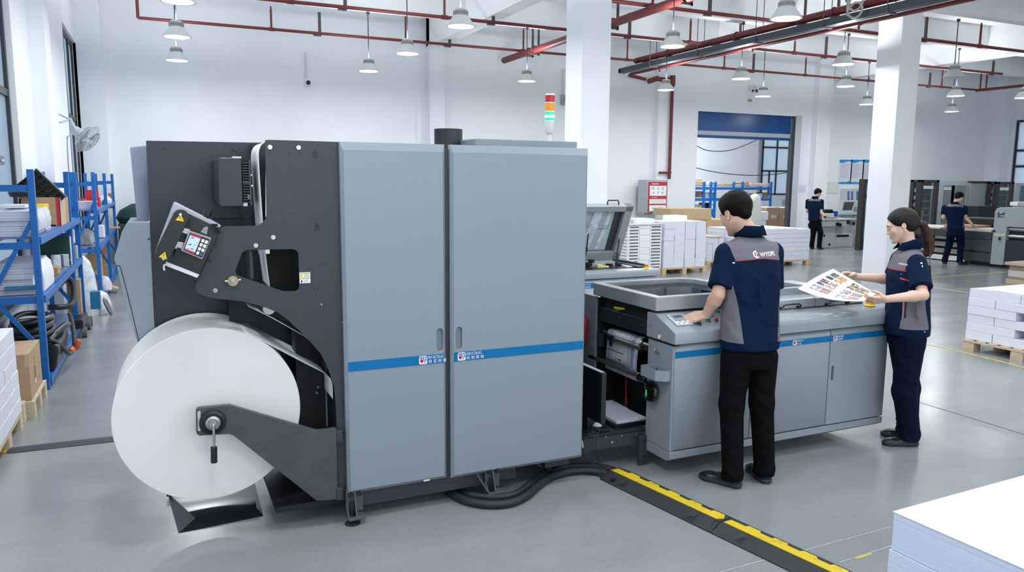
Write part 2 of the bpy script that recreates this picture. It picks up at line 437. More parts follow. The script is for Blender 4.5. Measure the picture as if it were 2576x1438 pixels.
MB().box(OX1-0.03, OX1+0.22, YB-0.012, YB+0.002, 0, OZ+0.03).build('trim_1', mat('door_jamb_grey', (0.52,0.56,0.60), 0.5)).__setitem__('kind', 'structure')

# ================================================================= lighting
wd = bpy.data.worlds.new('daylight'); SC.world = wd; wd.use_nodes = True
bg = wd.node_tree.nodes['Background']; bg.inputs['Color'].default_value = (0.87,0.94,1.0,1); bg.inputs['Strength'].default_value = 2.6
SC.view_settings.view_transform = 'Standard'; SC.view_settings.look = 'None'; SC.view_settings.gamma = 1.0
SC.view_settings.exposure = 0.2
SC.cycles.use_denoising = True
SC.cycles.max_bounces = 10; SC.cycles.diffuse_bounces = 6; SC.cycles.glossy_bounces = 4; SC.cycles.transmission_bounces = 6; SC.cycles.transparent_max_bounces = 12
SC.cycles.sample_clamp_indirect = 6.0; SC.cycles.caustics_reflective = False; SC.cycles.caustics_refractive = False
LAMPW = 30.0
lamp_d = bpy.data.lights.new('pendant_glow', 'AREA'); lamp_d.shape = 'DISK'; lamp_d.size = 0.38; lamp_d.energy = LAMPW; lamp_d.color = (0.94,0.975,1.0)
up_fill = bpy.data.lights.new('upward_fill', 'AREA'); up_fill.shape = 'DISK'; up_fill.size = 0.2; up_fill.energy = 20.0; up_fill.color = (0.94,0.975,1.0)  # added fill thrown upwards to brighten ceiling and upper walls
def make_lamp(lit=True):
    root = thing('pendant_lamp', '', 'pendant lamp', (0,0,4.0), 'pendant lamps over the hall')
    R = 0.21
    sh = MB().lathe([(0.205,0.004),(0.212,0.0),(0.213,0.008),(0.196,0.03),(0.165,0.075),(0.135,0.115),(0.112,0.150),(0.105,0.158)], n=36).build('lamp_shade', LAMPS, None, origin=(0,0,0), fix=False)
    sh.data.polygons.foreach_set('use_smooth', [True]*len(sh.data.polygons)); sh.parent = root
    c = MB().lathe([(0.098,0.155),(0.108,0.16),(0.108,0.182),(0.100,0.184),(0.100,0.19),(0.108,0.192),(0.108,0.216),(0.098,0.222)], n=32)
    for k in range(10):
        a = 2*PI*k/10; c.obox((0.106*math.cos(a),0.106*math.sin(a),0.19),(0.01,0.014,0.055), rotz(a))
    c = c.build('cooling_collar', LAMPT, None, origin=(0,0,0)); c.parent = root
    t = MB().lathe([(0.085,0.22),(0.09,0.226),(0.088,0.245),(0.06,0.258),(0.02,0.262)], n=28).build('lamp_cap', LAMPS, None, origin=(0,0,0)); t.parent = root
    d = MB().lathe([(0.0,-0.004),(0.08,-0.003),(0.16,0.0),(0.206,0.006)], n=36).build('diffuser', DIFF if lit else DIFFOFF, None, origin=(0,0,0)); d.parent = root
    st = MB().cyl((0,0,0.26),(0,0,1.14),0.0095,n=8).cyl((0,0,1.12),(0,0,1.165),0.035,n=12).build('stem', FRAMEM, None, origin=(0,0,0)); st.parent = root
    if lit:
        l = bpy.data.objects.new('lamp_light', lamp_d); COL.objects.link(l); l.location = (0,0,-0.012); l.parent = root
        l = bpy.data.objects.new('ceiling_fill', up_fill); COL.objects.link(l); l.location = (0,0,0.27); l.rotation_euler = (PI,0,0); l.parent = root  # added upward fill above the opaque shade
    return root
lampA = make_lamp(True); lampB = make_lamp(False)
LP = [  # image point of the shade's rim centre, where it hangs
 (448,5,'nearest and highest of the three pendant lamps hanging in a line at the upper left'),
 (445,94,'middle one of the three pendant lamps hanging in a line at the upper left'),
 (445,153,'lowest and farthest of the three pendant lamps at the upper left'),
 (928,180,'lower, farther of the two pendant lamps just left of the round vent pipe'),
 (1025,136,'nearer, higher of the two pendant lamps just left of the round vent pipe'),
 (1159,68,'large pendant lamp hanging right above the round dark vent pipe'),
 (1325,205,'pendant lamp left of the big white column, above and left of the signal tower'),
 (1692,118,'upper pendant lamp just right of the big white column, near the grey trunking end'),
 (1675,227,'pendant lamp hanging in front of the vertical red pipe'),
 (1977,48,'largest and nearest pendant lamp at the top right, above the grey cable trunking'),
 (1864,199,'pendant lamp hanging left of the twin-headed emergency light'),
 (1919,243,'pendant lamp hanging right beside the twin-headed emergency light, above the blue roller door'),
 (2121,163,'larger upper lamp of the two hanging close together left of the slim column'),
 (2127,218,'lower smaller lamp of the two hanging close together left of the slim column'),
 (2180,263,'small pendant lamp right against the left edge of the slim white column'),
 (2399,195,'pendant lamp that is switched off, right of the slim white column'),
 (2404,242,'middle lit lamp of the three in a line right of the slim white column'),
 (2394,281,'lowest and smallest of the three pendant lamps right of the slim white column'),
 (2574,247,'pendant lamp cut by the right edge of the photograph, in front of the far window')]
first = {True: True, False: True}
for (px_, py_, lab) in LP:
    p = at(px_, py_, Z=4.0); off = 'switched off' in lab; src = lampB if off else lampA
    lab = lab if 'lamp' in lab else lab
    if first[not off]: src.location = p; src['label'] = lab; first[not off] = False
    else: dup(src, p, lab)
for (x, y) in ((4.02,8.1),(4.02,5.6),(4.02,3.1),(0.37,5.6),(7.72,5.4),(0.37,3.1),(4.02,0.6),(0.37,8.1),(0.37,0.6),(7.72,2.9),(11.4,5.4),(15.0,5.4)):  # unseen lamps continuing the grid, some added to brighten the near left
    dup(lampA, (x, y, 4.0), 'pendant lamp overhead in front of the press, beyond the top of the photograph')
# ================================================================= the printing press
F = 3.90                      # plane of the dark side plate
press = thing('printing_press', 'large grey and charcoal roll-fed printing press with two tall doors', 'printing press', (1.1, 4.4, 0))
plate_px = [(667,353),(672,351),(856,356.8),(865,800),(873.5,1256),(850.8,1258),(847.3,1080),(844.3,1016),(840,973),(827,930),(807.6,891),(781.8,861),(762,840),(743,822),(722,803),(700,786),(672,774),(648,768),(618,760),(587.7,755),(567.6,753.5),(528.4,749),(511,743),(497.3,737),(491.5,729),(490.8,722),(493,715),(556,573.5),(559,570.5),(564.3,569.2),(639.5,568),(653,564.5),(662.4,558),(668,550),(670.5,539)]
hole_px = [(615,631.3),(622,628.5),(736,626.7),(746,629.5),(750.3,638),(752.9,715),(751,725),(745.7,731),(738,732.5),(711.4,732),(603,694.5),(595,690),(592.8,683),(594,677),(609,637)]
pl = MB(); pl.prism(xz(F, plate_px), 'y', F, F+0.008, holes=[xz(F, hole_px)])
plate = pl.build('side_plate', DARK, press, bevel=0.0015, seg=1)
def screw(px_, py_, r=0.0082, name='bolt', m=CHROME, Y=F, parent=None, h=0.012):
    p = at(px_, py_, Y=Y); b = MB()
    b.cyl(p+Vector((0,0.002,0)), p-Vector((0,0.004,0)), r*1.35, n=20).cyl(p, p-Vector((0,h,0)), r*0.85, n=6)
    return b.build(name, m, parent or plate)
for q in ((679,370),(751,371),(687,596.5),(643.5,617),(541.5,730)): screw(*q)
for q in ((793.5,381),(793.5,391),(797.5,565),(797.5,574),(542.5,614.5),(526.5,654)): screw(*q, r=0.008, name='socket_screw', m=BLACK, h=0.005)
hl = MB()
for q in ((727,386),(708,535.5),(731,535.5),(804,663.5),(812.5,663),(821,663),(790,727),(800.5,726.5),(812,726)):
    p = at(*q, Y=F); hl.cyl(p+Vector((0,.001,0)), p-Vector((0,0.0012,0)), 0.0034, n=10)
hl.build('drill_holes', BLACKM, plate)
p = at(585.5, 706, Y=F)
k = MB(); k.cyl(p, p-Vector((0,0.012,0)), 0.025, n=28).build('adjuster_washer', BRASS, plate)
MB().cyl(p-Vector((0,.012,0)), p-Vector((0,0.03,0)), 0.0125, n=16).cyl(p-Vector((0,.03,0)), p-Vector((0,0.04,0)), 0.008, n=12).build('adjuster_nut', CHROME, plate)
MB().cyl(p+Vector((-0.036,-.008,0)), p+Vector((-0.027,-.008,0)), 0.006).cyl(p+Vector((0.027,-.008,0.004)), p+Vector((0.036,-.008,0.004)), 0.006).cyl(p+Vector((-0.036,-.008,0)), p+Vector((0.036,-.008,0)), 0.003).build('wing_lever', CHROME, plate)
for q in ((808,765),(861,810)):
    p = at(*q, Y=F); MB().obox(p-Vector((0,.004,0)), (0.008,0.008,0.012)).build('latch_pin', CHROME, plate)
# yellow and white warning sticker
a = at(753,685,Y=F); b = at(781,711,Y=F)
s = MB(); s.box(a.x, b.x, F-0.0015, F, b.z, a.z, 0)
zz = a.z-b.z; xx = b.x-a.x
s.box(a.x+.002, b.x-.002, F-0.0022, F-.001, a.z-zz*.17, a.z-.002, 1); s.box(a.x+.002, b.x-.002, F-0.0022, F-.001, a.z-zz*.62, a.z-zz*.5, 1)
for i in range(3): s.box(a.x+xx*.4, b.x-.006, F-0.0022, F-.001, a.z-zz*(.24+.08*i)-.002, a.z-zz*(.24+.08*i), 2)
for i in range(2): s.box(a.x+xx*.35, b.x-.01, F-0.0022, F-.001, a.z-zz*(.74+.1*i)-.002, a.z-zz*(.74+.1*i), 2)
s.box(a.x+.004, a.x+xx*.25, F-0.0022, F-.001, a.z-zz*.44, a.z-zz*.24, 1); s.box(a.x+.006, a.x+xx*.25, F-0.0022, F-.001, b.z+.004, b.z+zz*.28, 3)
o = s.build('warning_sticker', [WHITEP, mat('sticker_yellow', (0.62,0.50,0.10), 0.5), GREYP, BLACK], plate); o['label'] = 'yellow and white warning sticker'

# rear plate, black machine interior
R = 4.48
rear_px = [(367.3,353.5),(668,359),(668,700),(700,786),(780,850),(835,1010),(870,1180),(870,1240),(400,1010),(388,800)]
MB().prism(xz(R, rear_px), 'y', R, R+0.012).build('rear_plate', DARK2, press)
for q in ((591,372),):
    p = at(*q, Y=R); MB().cyl(p, p-Vector((0,.008,0)), 0.014, n=24).build('plug_cap', DARK, press)
p = at(411,375,Y=R); MB().cyl(p, p-Vector((0,.004,0)), 0.004, n=10).build('drill_hole', BLACKM, press)
# recessed pocket line on the rear plate
q = xz(R, [(536,550.5),(620,549),(634,546),(640,538),(642,520)])
MB().tube([(x, R-.001, z) for x, z in q], 0.0022, n=6).build('pocket_seam', BLACK, press)
xr = at(872,700,Y=F).x
MB().box(at(660,360,Y=R).x+.10, 0.835, F+0.30, F+0.42, 0.30, 1.98).build('inner_wall', BLACKM, press)
MB().box(0.79, 0.835, F+0.01, R, 0.12, 1.985).build('inner_bulkhead', BLACKM, press)
MB().prism([(0.30,1.05),(0.83,1.05),(0.83,1.98),(0.52,1.98),(0.52,1.42),(0.30,1.42)], 'y', F+0.34, F+0.36).build('inner_back', BLACKM, press)
MB().box(0.46, 0.83, F+.01, R, 0.10, 0.13).build('inner_floor', BLACKM, press)
# dark guard box with louvres beside the web
g = [(549,403),(551,398.5),(556,396.5),(607,397.5),(611,517.5),(558,518.5),(553,515),(551,509)]
G = F+0.06
MB().prism(xz(G, g), 'y', G, R).build('guard_cover', DARK2, press, bevel=0.004)
a = at(584,393,Y=G); b = at(607,397,Y=G); MB().box(a.x, b.x, G, G+0.1, b.z-.002, a.z).build('guard_catch', STEEL, press)
gx0 = at(608,400,Y=G+.03).x; gx1 = at(629,400,Y=G+.03).x; gz0 = at(611,516,Y=G+.03).z; gz1 = at(611,400,Y=G+.03).z
lv = MB(); lv.box(gx0-.01, gx1, G+.05, R, gz0, gz1, 0)
for i in range(16):
    z = gz0+.012+i*(gz1-gz0-.02)/16; lv.box(gx0, gx1-.008, G+.02, G+.06, z, z+.005, 1)
lv.box(gx1-.008, gx1, G+.02, G+.06, gz0, gz1, 1); lv.box(gx0, gx1, G+.018, G+.05, (gz0+gz1)/2-.004, (gz0+gz1)/2+.004, 1)
lv.build('louvre_grille', [BLACKM, mat('dark_louvre', (0.03,0.034,0.04), 0.4)], press)
bx = MB()
for q in ((633,467,.005),(627,495,.008),(617,513,.01),(632,440,.004)):
    p = at(q[0], q[1], Y=G+.05); bx.obox(p, (q[2]*2, .02, q[2]*2))
bx.build('wire_clip', STEEL, press)
wp_ = [at(640,362,Y=R-.02), at(640,400,Y=R-.02), at(643,470,Y=R-.02), at(648,545,Y=R-.02)]
MB().tube(smooth_path(wp_,4), 0.006, n=6).box(at(632,362,Y=R-.05).x, at(640,362,Y=R-.05).x, R-.06, R-.02, at(636,420,Y=R-.05).z, at(636,362,Y=R-.05).z).build('web_guide_post', BLACK, press)

# the paper web: from the roll, through the arch, up and over
WEB = mat('paper_web', (0.80,0.81,0.84), 0.75, var=0.01)
W0, W1_ = F+0.05, F+0.52
def web(name, pts, y0=W0, y1=W1_, m=WEB, th=0.0012, parent=press):
    pts = [Vector((x, 0, z)) for x, z in pts]; rows = []
    for y in (y0, y1): rows.append([Vector((p.x, y, p.z)) for p in pts])
    b = MB(); b.grid(rows); o = b.build(name, m, parent, smooth=60, fix=False)
    sm = o.modifiers.new('thick', 'SOLIDIFY'); sm.thickness = th; sm.offset = 0
    return o
w_up = xz(F+.10, [(676,720),(668,662),(662,600),(657,540),(652,470),(648,400),(649,378),(656,364),(668,357),(690,356)])
sp = smooth_path([(x,0,z) for x,z in w_up], 5)
web('paper_web', [(p.x,p.z) for p in sp], F+.05, F+.40)
RC = at(535, 1052, Y=3.97); RC = Vector((0.170, 3.97, 0.648)); RR = 0.440
tang = math.radians(57)
w0 = (RC.x+RR*math.cos(tang), RC.z+RR*math.sin(tang))
wl = [(w0[0]-.06,w0[1]+.034), w0, (w0[0]+.12, w0[1]-.078), (w0[0]+.24, w0[1]-.156), (w0[0]+.34, w0[1]-.222), (w0[0]+.37, w0[1]-.27), (w0[0]+.372,w0[1]-.36)]
web('paper_web', [(p.x,p.z) for p in smooth_path([(x,0,z) for x,z in wl], 6)], F+.075, F+.54)
# inclined steel guide trough seen under the plate edge
gt = xz(F+.12, [(620,762),(676,790),(757,835),(812,880),(842,975)])
web('guide_trough', gt, F+.02, F+.16, STEEL, 0.006)
gt2 = xz(F+.12, [(680,770),(742,812),(800,858),(838,928)])
web('guide_plate', gt2, F+.02, F+.10, DARK2, 0.005)
ro = MB()
for q in ((672,770,.03),(838,932,.022)):
    p = at(q[0],q[1],Y=F+.1); ro.cyl((p.x,F+.02,p.z),(p.x,R-.02,p.z), q[2], n=24)
ro.build('web_roller', STEEL, press)
sc_ = at(795,985,Y=F+.3)
MB().cyl(sc_, sc_-Vector((0,.03,0)), .006).cyl(at(798,970,Y=F+.3), at(798,970,Y=F+.3)-Vector((0,.03,0)), .005).box(sc_.x+.05,sc_.x+.1,F+.28,F+.3,sc_.z-.2,sc_.z+.15).build('inner_bracket', GREYP, press)
# hole in the plate shows the web strip and a dark guide bar
hb = xz(F+.06, [(626,632),(634,632),(638,700),(630,702)])
MB().prism(hb, 'y', F+.05, F+.2).build('guide_bar', DARK, press)

# unwinder arm
A0, A1 = F-0.03, F+0.035
arm_px = [(492.9,1033),(495,1028),(501.5,1025.5),(577,1018),(797,1082.8),(845,1077),(847.3,1080),(850,1253),(845,1256),(796.8,1259.6),(594,1100),(587,1095),(577,1091.4),(501.5,1095.7),(496,1092),(494,1085)]
slot_px = [(496.5,1037),(499,1033.5),(503,1033),(505,1037),(506,1082),(504,1088),(500,1088.5),(497.5,1085)]
A_ = 3.86
ap = xz(A_, arm_px); sp_ = xz(A_, slot_px)
arm = MB().prism(ap, 'y', A_, A_+0.03, holes=[sp_]).build('unwinder_arm', mat('arm_dark_steel', (0.062,0.061,0.066), 0.38, var=0.18, vscale=14), press, bevel=0.003)
hp = at(535, 1061, Y=A_)
hb_ = MB(); hb_.lathe([(0.0,0.0),(0.060,0.0),(0.063,0.008),(0.060,0.016),(0.046,0.020),(0.043,0.012),(0.034,0.012)], c=hp, n=40, R=Matrix.Rotation(PI/2,3,'X'))
hb_.build('hub', BLACK, arm)
MB().lathe([(0.0,0.015),(0.018,0.015),(0.020,0.012),(0.034,0.012),(0.034,0.020),(0.022,0.024),(0.018,0.020),(0.0,0.02)], c=hp, n=32, R=Matrix.Rotation(PI/2,3,'X')).build('hub_ring', STEEL, arm)
lv0 = hp-Vector((0,.03,0.0)); lv1 = at(538,1124,Y=A_-.035)
MB().tube(smooth_path([hp-Vector((0,.012,0)), lv0, lv0+Vector((.002,-.006,-.02)), lv1],6), 0.0065, n=12).build('brake_lever', CHROME, arm)
g0 = at(538,1123,Y=A_-.035); g1 = at(538.5,1163,Y=A_-.035)
MB().cyl(g0, g1, 0.0155, n=24).build('lever_grip', BLACK, arm, bevel=0.002)
for (pz, ph) in ((1084,1110),(1228,1256)):
    a = at(846,pz,Y=A_); b = at(862,ph,Y=A_)
    MB().box(a.x, b.x, A_-.005, A_+.04, b.z, a.z).build('arm_hinge', DARK, press, bevel=0.004)

# tilted camera head with operator screen
H0 = F-0.10
def hx(pts, Y=H0): return xz(Y, pts)
head = MB().prism(hx([(440,511),(447,513),(560,569.5),(556,575),(492,690),(410,650),(393,643.5),(394,633)]), 'y', F-.02, F+.20).build('inspection_head', mat('head_housing', (0.42,0.45,0.49), 0.35), press, bevel=0.004)
MB().prism(hx([(455,528),(556,576),(494,704),(420,668)], F-.035), 'y', F-.035, F-.012).build('head_recess', BLACK, head)
c0, c1 = at(455.5,545.5,Y=H0), at(409,640,Y=H0); dirv = (c1-c0).normalized(); ang = math.atan2(dirv.z, dirv.x)
st = []; rr = 0.0335
for c, a0 in ((c0, ang+PI/2), (c1, ang-PI/2)):
    for i in range(13): st.append((c.x+rr*math.cos(a0+PI*i/12), c.z+rr*math.sin(a0+PI*i/12)))
cap = MB().prism(st, 'y', H0-.01, H0+.07).build('end_guard', BLACK, press, bevel=0.004)
for q, s in (((453,548),1),((411.5,642),-1)):
    p = at(*q, Y=H0-.012); t = MB(); r_ = .021
    t.prism([(p.x+r_*math.cos(math.radians(90+120*i+(-12 if s>0 else -20))), p.z-.003+r_*math.sin(math.radians(90+120*i+(-12 if s>0 else -20)))) for i in range(3)], 'y', H0-.0125, H0-.0095, 0)
    t.prism([(p.x-.001, p.z+.007),(p.x+.002,p.z+.007),(p.x+.001,p.z-.006),(p.x,p.z-.006)], 'y', H0-.0133, H0-.012, 1)
    t.build('warning_triangle', [YEL, BLACK], cap)
    pp = p+Vector((.002*s,0,.016*s)); MB().cyl(pp+Vector((0,.003,0)), pp-Vector((0,.003,0)), .006, n=12).build('cap_screw', CHROME, cap)
# connecting brackets
MB().prism(hx([(460,572),(478,577),(474,590),(455,583)]), 'y', H0, F-.02).prism(hx([(443,607),(462,610),(457,630),(440,625)]), 'y', H0+.01, F-.02).build('steel_bracket', STEEL, press)
MB().prism(hx([(466,545),(481,548),(476,580),(462,575)]), 'y', H0+.005, F-.02).prism(hx([(446,622),(456,625),(450,650),(437,645)]), 'y', H0+.005, F-.02).build('clamp_block', BLACKM, press)
kp = at(521,538,Y=F+.02); ax = Vector((.35,0,.93))
MB().cyl(kp-ax*.03, kp-ax*.008, .012, n=16).cyl(kp-ax*.008, kp+ax*.02, .021, n=10).build('adjust_knob', BLACK, press)
# terminal blocks
tb = MB()
for i in range(4):
    for j in range(3):
        p = at(533+i*4+j*4.2, 566+j*8.5-i*0, Y=F-.05); tb.obox(p, (.010,.02,.012), Matrix.Rotation(-.45,3,'Y'))
tb.build('terminal_block', BLACK, press)
MB().prism(hx([(513,571),(523,570),(520,590),(504,583)], F-.04), 'y', F-.05, F-.03).build('cable_connector', GREYP, press)
# operator screen
S = H0-.02
sc = MB().prism(hx([(476,580),(532,598.6),(508.8,652.9),(456.5,630.7)], S), 'y', S, S+.035).build('operator_screen', mat('screen_bezel', (0.30,0.27,0.27), 0.4), press, bevel=0.003)
def q4(u, v): # inside the screen quad, u right, v down
    A, B, Cc, D = (476,580),(532,598.6),(508.8,652.9),(456.5,630.7)
    return (A[0]*(1-u)*(1-v)+B[0]*u*(1-v)+Cc[0]*u*v+D[0]*(1-u)*v, A[1]*(1-u)*(1-v)+B[1]*u*(1-v)+Cc[1]*u*v+D[1]*(1-u)*v)
def quad(mb, u0, u1, v0, v1, d, m): mb.prism(hx([q4(u0,v0),q4(u1,v0),q4(u1,v1),q4(u0,v1)], S), 'y', S-d, S-d+.0008, m)
sg = MB(); quad(sg,.06,.95,.07,.93,.0006,4); quad(sg,.10,.58,.10,.90,.0012,0)
quad(sg,.10,.58,.10,.18,.0016,3); quad(sg,.10,.58,.83,.90,.0016,3)
rnd = random.Random(3)
for i in range(26):
    u = rnd.uniform(.12,.48); v = rnd.uniform(.2,.78); quad(sg,u,u+rnd.uniform(.015,.08),v,v+rnd.uniform(.01,.04),.002,rnd.choice((1,1,2)))
sg.build('display', [mat('display_glow', (0.42,0.52,0.68), 0.3, emit=0.35), mat('display_blue', (0.05,0.09,0.25), 0.3), WHITEP, REDP, BLACK], sc)
kb = MB()
for i in range(2):
    for j in range(4):
        quad(kb,.64+.16*i,.76+.16*i,.16+.19*j,.30+.19*j,.004,1 if (i==1 and j==3) else 0)
kb.build('key_button', [WHITEP, mat('key_blue', (0.02,0.10,0.35), .4)], sc)
MB().tube(smooth_path([at(414,664,Y=F-.06), at(412,672,Y=F-.06), at(414,680,Y=F-.06)],4), .004, n=8).build('wire_end', WHITEP, press)
# white web strip leaving the head towards the plate
sb = MB().prism(hx([(418,655),(500,688),(494,695),(415,664)], F-.005), 'y', F-.06, F-.036).build('paper_strip', WEB, press)

# grey rear covers left of the rear plate
cv = [(327,370),(372,365),(376,560),(345,558)]
LRC = mat('rear_cover_grey', (0.21,0.24,0.32), 0.45, var=0.02)
MB().prism(xz(4.62, cv), 'y', 4.62, 5.0).build('rear_upper_cover', LRC, press, bevel=0.006)
cl = [(320,559),(376,559),(392,890),(356,905),(345,860),(314,760),(293.4,668),(290,661.6),(287.5,652),(288.5,644),(307,582),(315,567.7)]
MB().prism(xz(4.46, cl), 'y', 4.46, 5.0).build('rear_lower_cover', LGREY, press, bevel=0.008)
sl = [(at(x,y,Y=4.459).x, 4.459, at(x,y,Y=4.459).z) for x,y in ((293.5,668),(301,668),(303,672),(314,712),(331,780),(352,870))]
MB().tube(sl, .0018, n=6).build('panel_seam', BLACK, press)
p = at(374.5,601,Y=4.459); MB().cyl(p, p-Vector((0,.003,0)), .005, n=10).build('drill_hole', BLACKM, press)

# main body, doors
DF, DT = 3.855, 0.045
MB().box(0.845, 2.20, F+.03, 5.15, 0.14, 1.985).build('press_body', DARK, press)
MB().box(1.36, 1.45, F-.012, F+.06, 0.12, 1.985).build('door_post', DARK, press, bevel=.004)
mb = MB(); mb.box(0.852, 1.66, F-.01, F+.06, 0.070, 0.195).box(1.66,1.83,F,F+.05,0.075,0.17).box(2.05,2.22,F+.05,F+.2,0.08,0.16).build('base_rail', DARK, press, bevel=.002)
hl = MB()
for (x, z) in ((1.795,.105),(1.795,.12),(1.81,.105),(1.81,.12)): hl.cyl((x,F+.001,z),(x,F-.002,z),.004,n=8)
for q in ((866,998),(866,1008),(863,1087),(873,1086),(863,1099),(873,1098),(864,1143)): 
    p = at(*q,Y=F-.002); hl.cyl(p, p-Vector((0,.003,0)), .0035, n=8)
for q in ((858,1227),(868.5,1225),(858.5,1239),(868.5,1237)):
    p = at(*q,Y=F-.002); hl.cyl(p, p-Vector((0,.003,0)), .004, n=8)
hl.build('rail_holes', BLACKM, press)
def press_door(x0, x1, z0, z1, hx_, logox):
    zt = z1
    b = MB(); c = .032
    # face with chamfered rim
    fx0, fx1, fz0, fz1 = x0+c*.45, x1-c*.45, z0+c*.6, z1-.042
    V = [(x0,DF+DT,z0),(x1,DF+DT,z0),(x1,DF+DT,zt),(x0,DF+DT,zt),(x0,DF+.018,z0),(x1,DF+.018,z0),(x1,DF+.02,zt),(x0,DF+.02,zt),(fx0,DF,fz0),(fx1,DF,fz0),(fx1,DF,fz1),(fx0,DF,fz1)]
    b.add(V, [(0,1,5,4),(1,2,6,5),(2,3,7,6),(3,0,4,7),(4,5,9,8),(5,6,10,9),(6,7,11,10),(7,4,8,11),(0,3,2,1)])
    hz0, hz1 = 0.895, 1.02; hw = .0185
    slot = rrect(hx_-hw, hx_+hw, hz0, hz1, hw*.95, 8)
    tmp = MB().prism([(fx0,fz0),(fx1,fz0),(fx1,fz1),(fx0,fz1)], 'y', DF, DF+.015, holes=[slot])
    b.add(tmp.v, tmp.f)
    d = b.build('door', LGREY, press, bevel=.0015, seg=2)
    hd = MB(); r = list(reversed(slot)); n = len(slot)
    hd.prism(slot, 'y', DF+.0155, DF+.017)
    hd.build('recessed_handle', mat('handle_recess_grey', (0.20,0.235,0.265), .35), d)
    zs0, zs1 = 0.828, 0.879
    MB().box(fx0, fx1, DF-.0014, DF+.0005, zs0, zs1).build('blue_stripe', BLUE, d)
    logo(d, logox, zs0, DF-.0014, zs1-zs0, ('RCIC5UC','良 至 尚 域') if hx_ < 1.4 else ('R01CSUG','民 知 辉 域'))
    return d
def logo(parent, x, z, y, h, txt, dirx=1):
    """white rounded tile with a red drop and blue mark, then two lines of white lettering"""
    b = MB(); w = h*.92
    b.prism(rrect(x, x+w, z+.003, z+h-.003, h*.18, 3), 'y', y-.0012, y-.0002, 0)
    b.prism([(x+w*.32+w*.20*math.cos(2*PI*i/14), z+h*.40+h*.20*math.sin(2*PI*i/14)) for i in range(14)], 'y', y-.002, y-.001, 1)
    b.prism([(x+w*.28,z+h*.72),(x+w*.42,z+h*.75),(x+w*.36,z+h*.52)], 'y', y-.002, y-.001, 1)
    b.box(x+w*.10, x+w*.20, y-.002, y-.001, z+h*.62, z+h*.84, 2); b.box(x+w*.24, x+w*.34, y-.002, y-.001, z+h*.68, z+h*.86, 2)
    b.box(x+w*.38, x+w*.58, y-.002, y-.001, z+h*.76, z+h*.86, 2); b.box(x+w*.50, x+w*.58, y-.002, y-.001, z+h*.50, z+h*.76, 2)
    b.box(x+w*.62, x+w*.90, y-.002, y-.001, z+h*.76, z+h*.84, 2); b.box(x+w*.80, x+w*.90, y-.002, y-.001, z+h*.34, z+h*.78, 2); b.box(x+w*.62, x+w*.70, y-.002, y-.001, z+h*.14, z+h*.6, 2)
    b.build('logo_badge', [WHITEP, REDP, BLUE], parent)
    tb = MB()
    for s, zz, sz in ((txt[0], z+h*.60, h*.42), (txt[1], z+h*.14, h*.42)):
        v, f = text_pts(s, sz); tb.add([(x+w*1.12+a, y-.0012, zz+c) for a, c in v], f)
    tb.build('logo_lettering', WHITEP, parent, smooth=0, fix=False)
press_door(0.826, 1.383, 0.158, 2.008, 1.345, 1.225)
press_door(1.412, 2.262, 0.150, 2.008, 1.457, 1.448)
for q in ((1071,1204),(1151,1190)):
    p = at(*q, Y=F-.02); MB().obox(p, (.036,.04,.013)).build('door_stop', mat('white_plastic', (.75,.77,.8), .4), press, bevel=.002)
# top cover, vent, signal tower
MB().box(1.63, at(1452,369,Y=4.05).x, 4.05, 5.1, 1.985, 2.055).build('top_cover', LGREY, press, bevel=.004)
va, vb = at(1093,340,Y=4.35), at(1162,340,Y=4.35); vc = (va.x+vb.x)/2; vr = (vb.x-va.x)/2*.97; vt = at(1128,325,Y=4.35).z
MB().lathe([(vr*.94,vt-.012),(vr*.94,1.99),(vr,1.98),(vr,vt-.008),(vr*1.015,vt-.004),(vr*1.01,vt),(vr*.94,vt)], c=(vc,4.35,0), n=48).build('vent_pipe', DARK, press, fix=False)
tw = thing('x','','') if False else None
TY = 4.7; tx = at(1383,300,Y=TY).x; tr = .0325
def tz(y): return at(1383,y,Y=TY).z
def seg(y0, y1, r0, name, m, par): return MB().lathe([(0,tz(y1)),(r0,tz(y1)),(r0,tz(y0)),(0,tz(y0))], c=(tx,TY,0), n=28).build(name, m, par)
tower = MB().lathe([(0.0,2.05),(.055,2.05),(.05,2.075),(.03,2.085),(.017,2.09),(.017,tz(336)),(.026,tz(336)),(.031,tz(333)),(.0325,tz(305)),(.0325,tz(304)),(0,tz(304))], c=(tx,TY,0), n=28).build('signal_tower', mat('tower_ivory', (.66,.67,.66), .4), press)
o = seg(304,281,tr,'green_light',mat('tower_green', (0.02,0.55,0.30), .25, emit=.55),tower); o['label'] = 'lit green lamp segment'
seg(296,289,tr*1.01,'lit_band',mat('tower_green_hot', (0.62,1.0,0.85), .3, emit=1.6),tower)
o = seg(280,259.5,tr,'amber_light',mat('tower_amber', (0.72,0.26,0.01), .25, var=.25, vscale=120, emit=.15),tower); o['label'] = 'amber lamp segment'
o = seg(258,239.5,tr,'red_light',mat('tower_red', (0.45,0.008,0.03), .25, var=.2, vscale=100, emit=.12),tower); o['label'] = 'red lamp segment'
for y in (304.5,280.5,258.5,239): MB().lathe([(0,tz(y)-.002),(tr*1.03,tz(y)-.002),(tr*1.03,tz(y)+.003),(0,tz(y)+.003)], c=(tx,TY,0), n=28).build('tower_ring', WHITEP, tower)
MB().lathe([(0,tz(238.5)),(tr,tz(238.5)),(tr*.9,tz(236)),(0,tz(235.5))], c=(tx,TY,0), n=28).build('tower_cap', WHITEP, tower)
